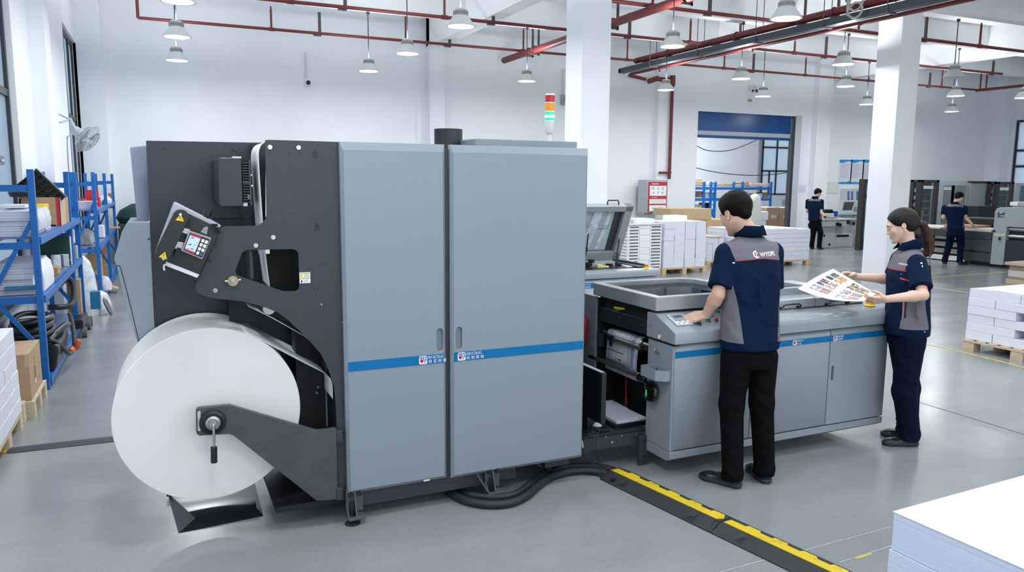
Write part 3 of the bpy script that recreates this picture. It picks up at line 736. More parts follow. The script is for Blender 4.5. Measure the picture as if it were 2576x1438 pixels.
# levelling feet
def foot(x, y=F-.02, strut=False):
    b = MB(); w = .046
    b.box(x-w, x+w, y-.012, y, .055, .185); b.box(x-w, x+w, y-.075, y, .030, .046)
    b.prism([(y-.012,.046),(y-.07,.046),(y-.012,.175)], 'x', x-.004, x+.004)
    b.prism([(y-.012,.046),(y-.07,.046),(y-.012,.10)], 'x', x-w, x-w+.007)
    f = b.build('levelling_foot', mat('cast_bracket', (0.075,0.082,0.09), .45), press, bevel=.003)
    c = MB()
    for dx in (-.022, .026): c.cyl((x+dx,y-.012,.155),(x+dx,y-.026,.155),.0135,n=20)
    c.cyl((x-.022,y-.04,.006),(x-.022,y-.04,.125),.009,n=14).cyl((x-.022,y-.04,.046),(x-.022,y-.04,.06),.017,n=6)
    c.build('foot_bolt', BLACK, f)
    MB().lathe([(0,.0),(.042,.0),(.042,.004),(.02,.014),(0,.02)], c=(x-.018,y-.035,0), n=24).build('foot_pad', RUBBER, f)
foot(.862); foot(1.665)
MB().beam((1.565,F-.05,.155),(1.62,F-.075,.055),.022,.006).build('foot_strut', MATS['cast_bracket'], press)
for (x,y) in ((.95,5.05),(2.1,5.05),(2.1,4.0)): MB().cyl((x,y,0),(x,y,.15),.03,n=16).build('levelling_foot', BLACK, press)
# paper roll on the unwinder
PR = mat('roll_face_paper', (0.74,0.745,0.735), .7, var=.01)
_nt = PR.node_tree; _b = _nt.nodes['Principled BSDF']
_tc = _nt.nodes.new('ShaderNodeTexCoord'); _mp = _nt.nodes.new('ShaderNodeMapping'); _mp.inputs['Location'].default_value = (0,0,0)
_sx = _nt.nodes.new('ShaderNodeVectorMath'); _sx.operation = 'MULTIPLY'; _sx.inputs[1].default_value = (1,0,1)
_ln = _nt.nodes.new('ShaderNodeVectorMath'); _ln.operation = 'LENGTH'
_ws = _nt.nodes.new('ShaderNodeTexNoise'); _ws.noise_dimensions = '1D'; _ws.inputs['Scale'].default_value = 55; _ws.inputs['Detail'].default_value = 7; _ws.inputs['Roughness'].default_value = .75
_cr = _nt.nodes.new('ShaderNodeValToRGB'); _cr.color_ramp.elements[0].position = .28; _cr.color_ramp.elements[1].position = .40
_cr.color_ramp.elements[0].color = (.67,.675,.665,1); _cr.color_ramp.elements[1].color = (.745,.745,.73,1)
_nt.links.new(_tc.outputs['Object'], _sx.inputs[0]); _nt.links.new(_sx.outputs['Vector'], _ln.inputs[0]); _nt.links.new(_ln.outputs['Value'], _ws.inputs['W']); _nt.links.new(_ws.outputs['Fac'], _cr.inputs['Fac']); _nt.links.new(_cr.outputs['Color'], _b.inputs['Base Color'])
RB = 4.45
roll = thing('paper_roll', 'huge white roll of paper held on the unwinder arm, left of the press', 'paper roll', tuple(RC))
MB().lathe([(0.038,0),(RR-.003,0),(RR,.003),(RR,RB-RC.y-.003),(RR-.003,RB-RC.y),(.038,RB-RC.y),(.038,0)], c=RC, n=160, R=Matrix.Rotation(-PI/2,3,'X')).build('wound_paper', PR, roll, smooth=30)
MB().lathe([(0.0,-.002),(.03,-.002),(.038,-.002),(.038,RB-RC.y+.002),(0,RB-RC.y+.002)], c=RC, n=40, R=Matrix.Rotation(-PI/2,3,'X')).build('roll_core', CARD, roll)
MB().cyl(RC-Vector((0,.09,0)), RC+Vector((0,.39,0)), .026, n=24).build('spindle', STEEL, press)
MB().beam((RC.x,R,RC.z),(0.84,R,0.42),.03,.14,up=(0,1,0)).build('rear_unwinder_arm', DARK, press)
# black wedge plate on the floor below the roll
mt = thing('floor_wedge', 'black steel ramp plate lying on the floor under the paper roll', 'ramp plate', (0.2,4.3,0))
a, b_, c_, d_ = at(449,1341,Z=0), at(662,1297,Z=0), at(640,1215,Z=.02), at(425,1255,Z=0)
h = Vector((0,0,.035))
i1, i2 = a.lerp(b_,.20)+Vector((0,.07,.035)), a.lerp(b_,.93)+Vector((0,.05,.035))
MB().add([a,b_,c_,d_,i1,i2,c_+Vector((0,0,.015)),d_+h], [(0,1,5,4),(1,2,6,5),(2,3,7,6),(3,0,4,7),(4,5,6,7),(0,3,2,1)]).build('ramp_plate', mat('black_glossy_plate', (.012,.017,.022), .22), mt)
e = d_+Vector((-.01,0,.03)); MB().beam(e, e+Vector((.2,-.02,.0)), .02,.02).build('ramp_lip', BLACK, mt)
# ================================================================= the finishing console to the right of the press
CY, CX0, CX1 = 3.68, 2.775, 4.635
con = thing('finishing_console', 'long low grey console with blue stripe, right of the press, where the two workers stand', 'print console', (3.7, 4.1, 0))
def prof_x(mb, prof, x0, x1, m=0): return mb.prism(prof, 'x', x0, x1, m)
b = MB()
prof_x(b, [(CY+.03,.10),(CY,.118),(CY,.163),(4.62,.163),(4.62,.10)], CX0, CX1)
b.build('plinth', MGREY, con, bevel=.004)
b = MB(); b.box(CX0+.001, CX0+.03, CY+.005, 3.945, .165, .842)
b.box(CX0+.03, CX1-.005, CY+.022, 3.98, .165, .835); b.box(2.97, CX1-.005, 3.98, 4.60, .165, .90)
b.build('console_body', MGREY, con, bevel=.003)
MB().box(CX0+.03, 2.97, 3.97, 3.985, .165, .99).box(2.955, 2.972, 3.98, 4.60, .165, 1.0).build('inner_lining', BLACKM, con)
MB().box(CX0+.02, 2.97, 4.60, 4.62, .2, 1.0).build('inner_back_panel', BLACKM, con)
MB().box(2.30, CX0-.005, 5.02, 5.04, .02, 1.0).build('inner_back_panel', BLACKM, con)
MB().box(CX0, CX0+.02, 4.597, 5.02, .15, 1.01).build('rear_end_panel', mat('rear_panel_grey', (0.20,0.225,0.25), .4), con, bevel=.003)
def cdoor(x0, x1, lo=None, hnd=None):
    d = MB(); z0, z1 = .172, .832
    prof = [(CY+.02,z0),(CY+.004,z0),(CY,z0+.006),(CY,.812),(CY+.004,.822),(CY+.016,.834),(CY+.02,.834)]
    if hnd:
        slot = rrect(hnd-.011, hnd+.011, .478, .585, .0105, 7)
        d.prism([(x0+.003,z0),(x1-.003,z0),(x1-.003,.812),(x0+.003,.812)], 'y', CY, CY+.018, holes=[slot])
        prof_x(d, [(CY,.812),(CY+.004,.822),(CY+.016,.834),(CY+.018,.834),(CY+.018,.812)], x0+.003, x1-.003)
    else: prof_x(d, prof, x0+.003, x1-.003)
    o = d.build('door', MGREY, con, bevel=.0015)
    MB().box(x0+.004 if lo is None or x0 > 3 else x0+.01, x1-.004, CY-.0013, CY+.001, .757, .797).build('blue_stripe', BLUE, o)
    if hnd: MB().prism(slot, 'y', CY+.0185, CY+.0205).build('recessed_handle', MATS['handle_recess_grey'], o)
    return o
cdoor(CX0+.012, 3.40)
d2 = cdoor(3.40, 4.075)
logo(d2, 3.735, .757, CY-.0013, .040, ('BICC.C', 'k ses'))
d3 = cdoor(4.075, CX1, hnd=4.113)
logo(d3, 4.10, .757, CY-.0013, .040, ('BIOKSE', '4.80RS'))
# apron with sloping control desk on the left, rounded front on the right
b = MB()
prof_x(b, [(CY-.02,.845),(CY-.02,.905),(CY-.014,.918),(3.86,.999),(3.875,1.003),(3.96,1.003),(3.96,.845)], CX0-.004, 3.37)
b.build('control_desk', MGREY, con, bevel=.005, seg=3)
b = MB()
pr = [(CY-.02,.848),(CY-.02,.905)]+[(CY+.035-.055*math.cos(a), .905+.045*math.sin(a)) for a in [PI/2*i/8 for i in range(1,9)]]+[(3.86,.957),(3.96,.957),(3.96,.848)]
prof_x(b, pr, 3.372, CX1+.028)
b.build('front_apron', MGREY, con, bevel=.012, seg=3)
MB().box(2.98, CX1, 3.93, 4.6, .88, .955).build('top_deck', DARK, con)
MB().box(CX0-.002, CX0+.03, 3.66, 3.955, .835, .847).build('end_seam', BLACK, con)
# badge, lock, engraved lines on the end panel
p = at(1659,846.5,X=CX0-.006); MB().cyl(p+Vector((.004,0,0)), p-Vector((.003,0,0)), .0165, n=28).build('round_badge', mat('badge_grey', (.34,.38,.42), .3), con)
rg = MB(); rg.lathe([(.009,.0),(.0115,.0),(.0115,.002),(.009,.002)], c=p-Vector((.003,0,0)), n=24, R=Matrix.Rotation(-PI/2,3,'Y')); rg.obox(p-Vector((.004,0,0)),(.002,.004,.014)); rg.build('badge_mark', WHITEP, con)
p = at(1656,884,X=CX0); MB().cyl(p, p-Vector((.012,0,0)), .010, n=18).cyl(p-Vector((.012,0,0)), p-Vector((.02,0,0)), .007, n=14).build('panel_lock', STEEL, con)
eg = MB()
for i,y in enumerate((876.5,879.5,883)):
    p = at(1647,y,X=CX0); eg.box(CX0-.0012,CX0+.001,p.y-.006,p.y+.006-.004*(i%2),p.z-.0007,p.z+.0007)
eg.build('engraved_lines', WHITEP, con)
for q in ((1638,819),(1636.5,867)):
    p = at(*q,X=CX0-.004); MB().cyl(p, p-Vector((.002,0,0)), .003, n=8).build('small_screw', STEEL, con)
# control keypad and buttons on the slope
sl = Vector((0, 3.86-3.666, .999-.918)).normalized(); nrm = Vector((1,0,0)).cross(sl)
def desk(x, t): return Vector((x, 3.666, .918))+sl*t+nrm*.0015
RD = Matrix((Vector((1,0,0)), sl, nrm)).transposed()
def deskpx(x, y):
    d = Vector((_r2*((x-1288)/FPX) - _u2*((y-719)/FPX) + _fw).tolist()); o_ = Vector((0,0,CAMZ)); p0 = Vector((0,3.666,.918)); p = o_+d*((p0-o_).dot(nrm)/d.dot(nrm))
    return p.x, (p-Vector((p.x,3.666,.918))).dot(sl)
kx, kt = deskpx(1710,806)
k = MB(); k.obox(desk(kx,kt)+nrm*.004, (.122,.118,.010), RD).build('keypad_frame', mat('keypad_silver', (.58,.60,.62), .35), con, bevel=.003)
MB().obox(desk(kx,kt+.016)+nrm*.0095, (.100,.068,.003), RD).build('keypad_panel', mat('keypad_blue_grey', (.20,.25,.30), .4), con)
MB().obox(desk(kx-.0,kt+.028)+nrm*.0115, (.060,.026,.002), RD).build('keypad_display', mat('lcd_dark', (.10,.10,.09), .25), con)
kk = MB()
for i in range(5):
    for j in range(2): kk.obox(desk(kx-.040+.020*i,kt-.030-.016*j)+nrm*.010, (.014,.011,.005), RD, (i+j) % 2)
kk.build('keypad_keys', [WHITEP, mat('key_tan', (.45,.38,.30), .5)], con)
GRN = mat('button_green', (.01,.27,.13), .3); RED2 = mat('button_red', (.62,.05,.035), .35)
for (q_, m, n) in (((1782,805),GRN,'green_button'),((1786,794),GRN,'green_button'),((1806,784),GRN,'green_button'),((1801,805),RED2,'red_button'),((1758,817),BLACK,'black_button')):
    c = desk(*deskpx(*q_)); MB().cyl(c-nrm*.002, c+nrm*.006, .0165, n=24).build('button_ring', CHROME, con)
    MB().lathe([(0,.018),(.009,.017),(.0125,.012),(.013,.004),(0,.004)], c=c, n=24, R=RD).build(n, m, con)
# emergency stop at the right end
def estop(c, par, s=1.0):
    o = MB().lathe([(0,0),(.034*s,0),(.034*s,.004*s),(.022*s,.010*s),(.021*s,.026*s),(0,.026*s)], c=c, n=28).build('emergency_stop', YEL, par)
    MB().lathe([(.0,.040*s),(.012*s,.040*s),(.021*s,.037*s),(.0225*s,.030*s),(.0215*s,.022*s),(0,.022*s)], c=c, n=28).build('stop_mushroom', mat('stop_orange', (.62,.13,.01), .35), o)
estop(Vector((4.555,3.79,.956)), con, 1.15)
# hood 1: open-topped frame with glass
HG = mat('hood_grey', (0.30,0.335,0.36), .32, var=.02, vscale=200)
GLASS = bpy.data.materials.new('clear_acrylic'); GLASS.use_nodes = True
_nt = GLASS.node_tree; _nt.nodes.clear()
_o = _nt.nodes.new('ShaderNodeOutputMaterial'); _t = _nt.nodes.new('ShaderNodeBsdfTransparent'); _g = _nt.nodes.new('ShaderNodeBsdfGlossy'); _mx = _nt.nodes.new('ShaderNodeMixShader')
_t.inputs['Color'].default_value = (.80,.84,.86,1); _g.inputs['Roughness'].default_value = .05; _mx.inputs['Fac'].default_value = .10
_nt.links.new(_t.outputs[0], _mx.inputs[1]); _nt.links.new(_g.outputs[0], _mx.inputs[2]); _nt.links.new(_mx.outputs[0], _o.inputs[0])
def hood(x0, x1, y0, y1, z0, z1, rim, name='hood'):
    h = MB(); c = .10
    outer = [(x0,y0),(x1,y0),(x1,y1-c),(x1-c,y1),(x0,y1)]
    inner = [(x0+rim*1.5,y0+rim*1.2),(x1-rim,y0+rim*1.2),(x1-rim,y1-c-rim*.3),(x1-c-rim*.3,y1-rim*.8),(x0+rim*1.5,y1-rim*.8)]
    h.prism(outer, 'z', z0, z1, holes=[inner])
    o = h.build(name, HG, con, bevel=.008, seg=3)
    zi = z0-.085; w = MB(); n = len(inner)
    low = [(a+(.02 if a < (x0+x1)/2 else -.02), b+(.02 if b < (y0+y1)/2 else -.02)) for a, b in inner]
    for i in range(n):
        j = (i+1) % n
        w.add([(*inner[i],z1-.02),(*inner[j],z1-.02),(*low[j],zi),(*low[i],zi)], [(0,1,2,3)])
    tub = MB()
    for i in range(n):
        j = (i+1) % n; cx_, cy_ = (x0+x1)/2, (y0+y1)/2
        q = [(a+(.012 if a > cx_ else -.012), b+(.012 if b > cy_ else -.012)) for a, b in (inner[i], inner[j])]
        tub.add([(*q[0],z0+.002),(*q[1],z0+.002),(*q[1],zi-.004),(*q[0],zi-.004)], [(0,1,2,3)])
    tub.build('hood_tub', BLACKM, o, fix=False)
    w.build('hood_lining', mat('hood_inside', (.20,.225,.235), .4), o, fix=False)
    f = MB(); f.add([(*q,zi+.001) for q in low], [tuple(range(n))]); f.build('hood_bottom', BLACK, o, fix=False)
    g = MB(); g.prism([(a,b) for a,b in inner], 'z', z1-.035, z1-.032); g.build('hood_window', GLASS, o)
    return o
h1 = hood(2.77, 3.62, 3.865, 4.63, 1.018, 1.108, .042)
for (x,y,sx,sy,rz) in ((2.89,4.52,.10,.10,.3),(3.50,4.20,.09,.16,.2)):
    MB().obox((x,y,1.035),(sx,sy,.07),rotz(rz)).build('hinge_block', DARK, h1, bevel=.004)
MB().obox((3.24,4.50,.99),(.03,.02,.12)).build('inside_post', STEEL, h1); MB().obox((3.17,4.30,.943),(.09,.022,.012),rotz(.4)).build('orange_strap', mat('orange_strap', (.7,.30,.03), .5), h1)
def lid_handle(x0, x1, y, z, par):
    p = [(x0,y+.01,z),(x0,y-.018,z+.004),(x0+.012,y-.028,z+.012),(x0+.022,y-.028,z+.022),((x0+x1)/2,y-.028,z+.025),(x1-.02,y-.028,z+.024),(x1,y-.028,z+.012),(x1-.002,y-.018,z+.002),(x1-.004,y+.01,z)]
    MB().tube(smooth_path(p,5), .0055, n=10).obox((x0,y-.004,z),(.018,.008,.016)).obox((x1-.004,y-.004,z),(.018,.008,.016)).build('lid_handle', BLACK, par)
lid_handle(3.17, 3.36, 3.865, 1.03, h1)
h2 = hood(3.66, 4.24, 3.99, 4.58, 1.02, 1.088, .035)
MB().obox((4.16,4.40,1.05),(.03,.02,.05)).build('inside_post', BLACK, h2)
for (x0,x1) in ((3.66,4.128),(4.132,4.60)):
    b = MB(); prof_x(b, [(3.885,.962),(3.885,1.005),(3.890,1.02),(3.905,1.030),(4.02,1.040),(4.02,.962)] if x0 < 4 else [(3.885,.962),(3.885,1.005),(3.890,1.02),(3.905,1.030),(4.58,1.042),(4.58,.962)], x0, x1)
    o = b.build('lid', HG, con, bevel=.004)
    lid_handle(x0+(.14 if x0 < 4 else .10), x0+(.31 if x0 < 4 else .30), 3.885, .972, o)
MB().box(3.60, 4.6, 3.89, 4.58, .955, .963).build('lid_gap', BLACK, con)
# dark cross beam, roller and printed web in the open end
b = MB(); b.box(2.805, 2.86, 4.0, 4.60, .838, .936).build('cross_beam', DARK2, con, bevel=.003)
for y in (4.06, 4.33, 4.575):
    MB().cyl((2.806,y,.895),(2.802,y,.895),.005,n=10).build('beam_screw', BRASS, con)
MB().obox((2.83,4.33,.952),(.06,.11,.012), Matrix.Rotation(.5,3,'Z') @ Matrix.Rotation(.5,3,'Y')).build('yellow_tab', mat('tab_yellow', (.62,.58,.02), .45), con)
ry0, ry1, rx, rz_ = 4.09, 4.50, 2.865, .748
MB().cyl((rx,ry0,rz_),(rx,ry1,rz_),.050,n=32).cyl((rx,4.0,rz_),(rx,4.60,rz_),.014,n=16).build('web_roller', STEEL, con)
MB().cyl((rx,4.02,rz_),(rx,ry0-.006,rz_),.042,n=24).build('roller_flange', mat('dark_chrome', (.2,.2,.2), .2, metal=1), con)
MB().cyl((rx-.005,4.005,rz_-.005),(rx-.005,3.99,rz_-.005),.018,n=14).build('roller_nut', BRASS, con)
cl = MB()
for y in (4.52,4.55,4.58): cl.lathe([(0,-.012),(.024,-.012),(.028,-.004),(.028,.004),(.024,.012),(0,.012)], c=(rx-.01,y,rz_), n=18, R=Matrix.Rotation(PI/2,3,'X'))
cl.build('shaft_clamp', mat('dull_alloy', (.35,.35,.35), .35, metal=1), con)
MB().obox((2.80,4.56,.70),(.03,.04,.09)).build('roller_bracket', DARK, con)
# printed web over the roller
rows = []
for t in [PI*.75-PI*1.05*i/10 for i in range(0,8)][::-1]:
    rows.append((rx-.0525*math.cos(PI-t) , rz_+.0525*math.sin(t)))
pth = [(2.90,.80)]
pth = [(rx+.05*math.cos(a), rz_+.0515*math.sin(a)) for a in [0.2+ (PI-.2)*i/9 for i in range(10)]]+[(2.812,.70),(2.806,.62),(2.803,.565)]
WPR = mat('printed_web_white', (.66,.70,.76), .4)
b = MB(); b.grid([[Vector((x,y,z)) for y in (4.11,4.20,4.30,4.40,4.49)] for x,z in pth]); pw = b.build('printed_web', WPR, con, smooth=60, fix=False)
sm = pw.modifiers.new('t','SOLIDIFY'); sm.thickness = .0008; sm.offset = 0
ln = MB()
def webline(y0, y1, i0, i1, dx=.0016):
    seg_ = pth[i0:i1]; ln.grid([[Vector((x-dx,y0,z+dx*.7)), Vector((x-dx,y1,z+dx*.7))] for x,z in seg_])
for y in (4.465,4.44,4.405,4.365): webline(y, y+.0022, 3, len(pth))
for (i,) in ((10,),): pass
for f_ in (.32,.85):
    z = .70-(.70-.565)*f_; x = 2.8115-(.009)*f_; ln.box(x-.003,x-.001,4.28,4.49,z-.0012,z+.0012)
ln.box(2.801,2.806,4.30,4.33,.605,.612)
ln.build('printed_lines', BLACK, pw, fix=False)
bl = MB()
for (y0,y1) in ((4.15,4.19),(4.21,4.22)): 
    ln = bl; webline(y0, y1, 2, len(pth), .0012)
bl.build('printed_bands', mat('print_pale_blue', (.30,.38,.52), .4), pw, fix=False)
MB().box(2.793,2.801,4.10,4.108,.56,.70).build('acrylic_edge', mat('acrylic_violet', (.45,.42,.68), .2), con)
b = MB(); b.box(2.792,2.806,4.075,4.44,.728,.750).build('nip_bar', mat('nip_bronze', (.17,.155,.14), .35, metal=.5), con)
b = MB(); b.box(2.775,2.80,4.10,4.68,.548,.572).build('deflector_bar', mat('bronze_bar', (.20,.18,.16), .3, metal=.6), con)
b = MB(); b.cyl((2.835,4.12,.530),(2.835,4.50,.530),.030,n=28).build('lower_roller', WPR, con)
MB().cyl((2.835,4.02,.530),(2.835,4.118,.530),.026,n=24).build('roller_end', BLACK, con)
MB().obox((2.79,4.42,.745),(.03,.06,.035)).obox((2.785,4.40,.715),(.015,.018,.05)).build('web_sensor', BLACK, con)
MB().tube(smooth_path([(2.93,4.42,.62),(2.93,4.42,.50),(2.92,4.40,.38),(2.90,4.36,.26)],6), .009, n=8).build('red_hose', mat('hose_red', (.28,.01,.012), .4), con)
# box tray on the end panel
b = MB(); x0,x1,y0,y1,z0,z1 = 2.695, CX0, 3.70, 3.90, .612, .678
poly = [(x1,y0),(x0+.05,y0),(x0,y0+.045),(x0,y1),(x1,y1)]; inn = [(x1-.003,y0+.004),(x0+.052,y0+.004),(x0+.004,y0+.047),(x0+.004,y1-.004),(x1-.003,y1-.004)]
b.prism(poly, 'z', z0+.003, z1, holes=[inn]); b.prism(poly,'z',z0,z0+.003)
b.build('box_tray', MGREY, con)
for y in (3.77,3.83): MB().obox((CX0-.006,y,.655),(.006,.008,.02)).build('tray_screw', CHROME, con)
# black hand wheel
hw = at(1637,984,X=2.75)
MB().lathe([(0,-.02),(.02,-.02),(.02,.0),(.052,.004),(.066,.016),(.070,.03),(.062,.045),(.03,.052),(0,.054)], c=Vector((2.778,hw.y,hw.z)), n=36, R=Matrix.Rotation(-PI/2,3,'Y')).build('hand_wheel', mat('glossy_black', (.006,.008,.007), .12, coat=.5), con)
gm = MB()
for (dz,h_) in ((-.012,.012),(.004,.010),(-.026,.008)): gm.obox((2.7225,hw.y+.012,hw.z+dz),(.002,.006,h_))
gm.build('green_reflection', mat('reflection_green', (.10,.75,.15), .3, emit=.8), con)  # green reflections on the wheel, put in as glowing bars
# e-stop lever (red) at the rear end panel
MB().tube(smooth_path([at(1465,798,X=2.76),at(1471,806,X=2.755),at(1471,825,X=2.755),at(1466,862,X=2.755)],5), .02, n=10).build('red_lever', mat('lever_red', (.50,.02,.03), .35), con)
# low linking tray between press and console
TZ = .228
b = MB(); b.box(2.27, 2.79, 3.95, 4.62, TZ-.006, TZ, 0); b.box(2.27, 2.79, 3.95, 3.958, .142, TZ, 0); b.box(2.27,2.79,4.60,4.62,.142,TZ)
b.build('link_tray', DARK, con, bevel=.002)
b = MB()
for i in range(9):
    for j in range(9): b.obox((2.30+.052*i,3.985+.06*j,TZ+.0006),(.022,.004,.0012))
b.build('tread_plate', mat('tread_dark', (.05,.058,.064), .35), con)
for q in ((1523,1098),(1539,1111),(1564,1095),(1600,1092)):
    p = at(*q,Y=3.949); MB().cyl(p, p-Vector((0,.004,0)), .005 if q[0]!=1539 else .008, n=12).build('tray_bolt', CHROME, con)
b = MB(); b.box(2.755,2.775,3.94,4.0,.0,.215).box(2.72,2.79,3.925,3.945,.0,.20).build('support_leg', DARK, con, bevel=.003)
for z in (.06,.155): MB().cyl((2.755,3.925,z),(2.755,3.921,z),.007,n=10).build('leg_slot', BLACKM, con)
for (x,y) in ((4.05,3.95),(4.2,4.1),(3.35,3.95),(4.45,4.45),(3.35,4.45)):
    MB().cyl((x,y,0),(x,y,.015),.035,n=20).cyl((x,y,.015),(x,y,.11),.012,n=10).build('caster_foot', BLACK, con)
# raised shelf on the tray with paper
b = MB(); b.box(2.60,2.86,4.03,4.50,TZ,TZ+.03).build('tray_shelf', BLACK, con, bevel=.002)
# loose printed sheets on it
lab = ('near pile of white printed sheets on the black tray beside the console','far pile of white printed sheets on the black tray beside the console')
for i,(y0,y1,dz) in enumerate(((4.04,4.24,.018),(4.25,4.47,.022))):
    t = MB(); t.obox((2.73,(y0+y1)/2,TZ+.0305+dz/2),(.23,y1-y0-.006,dz),rotz(.03*(1-2*i))); tag(t.build('sheet_pile', [PAPEDGE], bevel=.001), lab[i], 'paper pile', 'printed sheets on the tray')
# monitor standing on the tray
mon = thing('monitor', 'black flat monitor standing on the low tray between press and console', 'monitor', (2.42,4.0,TZ))
MX = 2.42
a = at(1521,938,X=MX); bt = at(1510,1048,X=MX)
mr = Matrix.Identity(3)
MB().box(MX-.018, MX+.016, a.y, a.y+.47, bt.z-.035, a.z).build('monitor_case', BLACK, mon, bevel=.003)
MB().box(MX-.0195, MX-.017, a.y+.012, a.y+.458, bt.z-.01, a.z-.014).build('screen', mat('screen_off', (.006,.008,.010), .12), mon)
MB().box(MX-.004,MX+.03,a.y+.19,a.y+.26,TZ+.01,bt.z+.06).box(MX-.09,MX+.09,a.y+.12,a.y+.33,TZ,TZ+.01).build('monitor_stand', BLACK, mon, bevel=.003)
MB().box(MX-.016,MX+.014,a.y+.02,a.y+.45,a.z,a.z+.001).build('top_edge', GREYP, mon)
ms = MB(); ms.lathe([(0,0),(.028,0),(.030,.012),(.018,.026),(0,.03)], c=(2.52,4.12,TZ), n=20); tag(ms.build('webcam_ball', WHITEP), 'small white round device behind the black monitor on the tray', 'device')
pl = MB(); pl.obox((2.50,4.03,TZ+.012),(.09,.05,.024)); tag(pl.build('power_adapter', BLACK, bevel=.004), 'black power adapter on the tray at the foot of the monitor', 'adapter')
# thin cables from the tray down to the ramp
def ft(q, z): return at(q[0], q[1], Z=z)
def cable(name, pts, r, m, lab, cat='cable', grp=None, n=8):
    o = MB().tube(smooth_path(pts, 8), r, n=n).build(name, m, None)
    return tag(o, lab, cat, grp)
py = 3.93
cable('thin_cable', [(2.50,4.03,TZ+.02), at(1508,1082,Y=3.97), at(1499,1105,Y=3.93), at(1500,1138,Y=3.92), at(1510,1165,Y=3.92), at(1527,1181,Z=.03)], .0035, RUBBER, 'thin black cable dropping in a long curve from the tray to the cable ramp', 'cable', 'thin cables by the tray')
cable('thin_cable', [(2.51,4.04,TZ+.02), at(1502,1080,Y=3.96), at(1476,1100,Y=3.93), at(1465,1120,Y=3.92), at(1470,1145,Y=3.92), at(1492,1166,Y=3.92), at(1526,1183,Z=.03)], .0035, RUBBER, 'thin black cable looping left beside the press, then to the cable ramp', 'cable', 'thin cables by the tray')
cable('thin_cable', [at(1458,1098,Y=3.90), at(1463,1108,Y=3.90), at(1466,1124,Y=3.91)], .006, mat('cable_white', (.6,.6,.56), .5), 'short pale cable end at the lower right corner of the press', 'cable')
# heavy hoses on the floor
hs = [(1118,1216),(1128,1233),(1150,1249),(1185,1262),(1235,1268.5),(1285,1264),(1325,1246),(1355,1220),(1390,1198),(1440,1185),(1490,1184),(1530,1192)]
cable('floor_hose', [ft(q, .024) for q in hs], .024, RUBBER, 'outer of the two thick black hoses snaking from under the press to the ramp', 'hose', None, 14)
hs = [(1130,1208),(1142,1225),(1168,1240),(1200,1247),(1250,1250),(1295,1243),(1330,1220),(1360,1198),(1400,1181),(1445,1172),(1500,1173),(1545,1182)]
cable('floor_hose', [ft(q, .022) for q in hs], .022, RUBBER, 'inner of the two thick black hoses snaking from under the press to the ramp', 'hose', None, 14)

# ================================================================= cable ramp sections
RO = Vector((2.372, 3.832, 0)); RDIR = Vector((.1774,-.9841,0)); RN = Vector((.9841,.1774,0))
RB_ = mat('ramp_black_rubber', (.022,.025,.029), .55)
_nt = RB_.node_tree; _b = _nt.nodes['Principled BSDF']; _tc = _nt.nodes.new('ShaderNodeTexCoord'); _br = _nt.nodes.new('ShaderNodeTexBrick')
_mp = _nt.nodes.new('ShaderNodeMapping'); _mp.inputs['Rotation'].default_value = (0,0,.18)
_br.inputs['Scale'].default_value = 22; _br.inputs['Mortar Size'].default_value = .05; _br.inputs['Color1'].default_value = (1,1,1,1); _br.inputs['Color2'].default_value = (1,1,1,1); _br.inputs['Mortar'].default_value = (0,0,0,1)
_bp = _nt.nodes.new('ShaderNodeBump'); _bp.inputs['Strength'].default_value = .8; _bp.inputs['Distance'].default_value = .004
_nt.links.new(_tc.outputs['Object'], _mp.inputs['Vector']); _nt.links.new(_mp.outputs['Vector'], _br.inputs['Vector']); _nt.links.new(_br.outputs['Color'], _bp.inputs['Height']); _nt.links.new(_bp.outputs['Normal'], _b.inputs['Normal'])
YLID = mat('ramp_yellow', (.70,.49,.015), .5, var=.05)
_nt = YLID.node_tree; _b = _nt.nodes['Principled BSDF']; _tc = _nt.nodes.new('ShaderNodeTexCoord')
_n = _nt.nodes.new('ShaderNodeTexNoise'); _n.inputs['Scale'].default_value = 7; _n.inputs['Detail'].default_value = 8; _n.inputs['Roughness'].default_value = .75
_r = _nt.nodes.new('ShaderNodeValToRGB'); _r.color_ramp.elements[0].position = .56; _r.color_ramp.elements[1].position = .68
_r.color_ramp.elements[0].color = (.70,.50,.012,1); _r.color_ramp.elements[1].color = (.36,.29,.05,1)
_nt.links.new(_tc.outputs['Object'], _n.inputs['Vector']); _nt.links.new(_n.outputs['Fac'], _r.inputs['Fac']); _nt.links.new(_r.outputs['Color'], _b.inputs['Base Color'])
def rp(s, l, z): return RO+RDIR*s+RN*l+Vector((0,0,z))
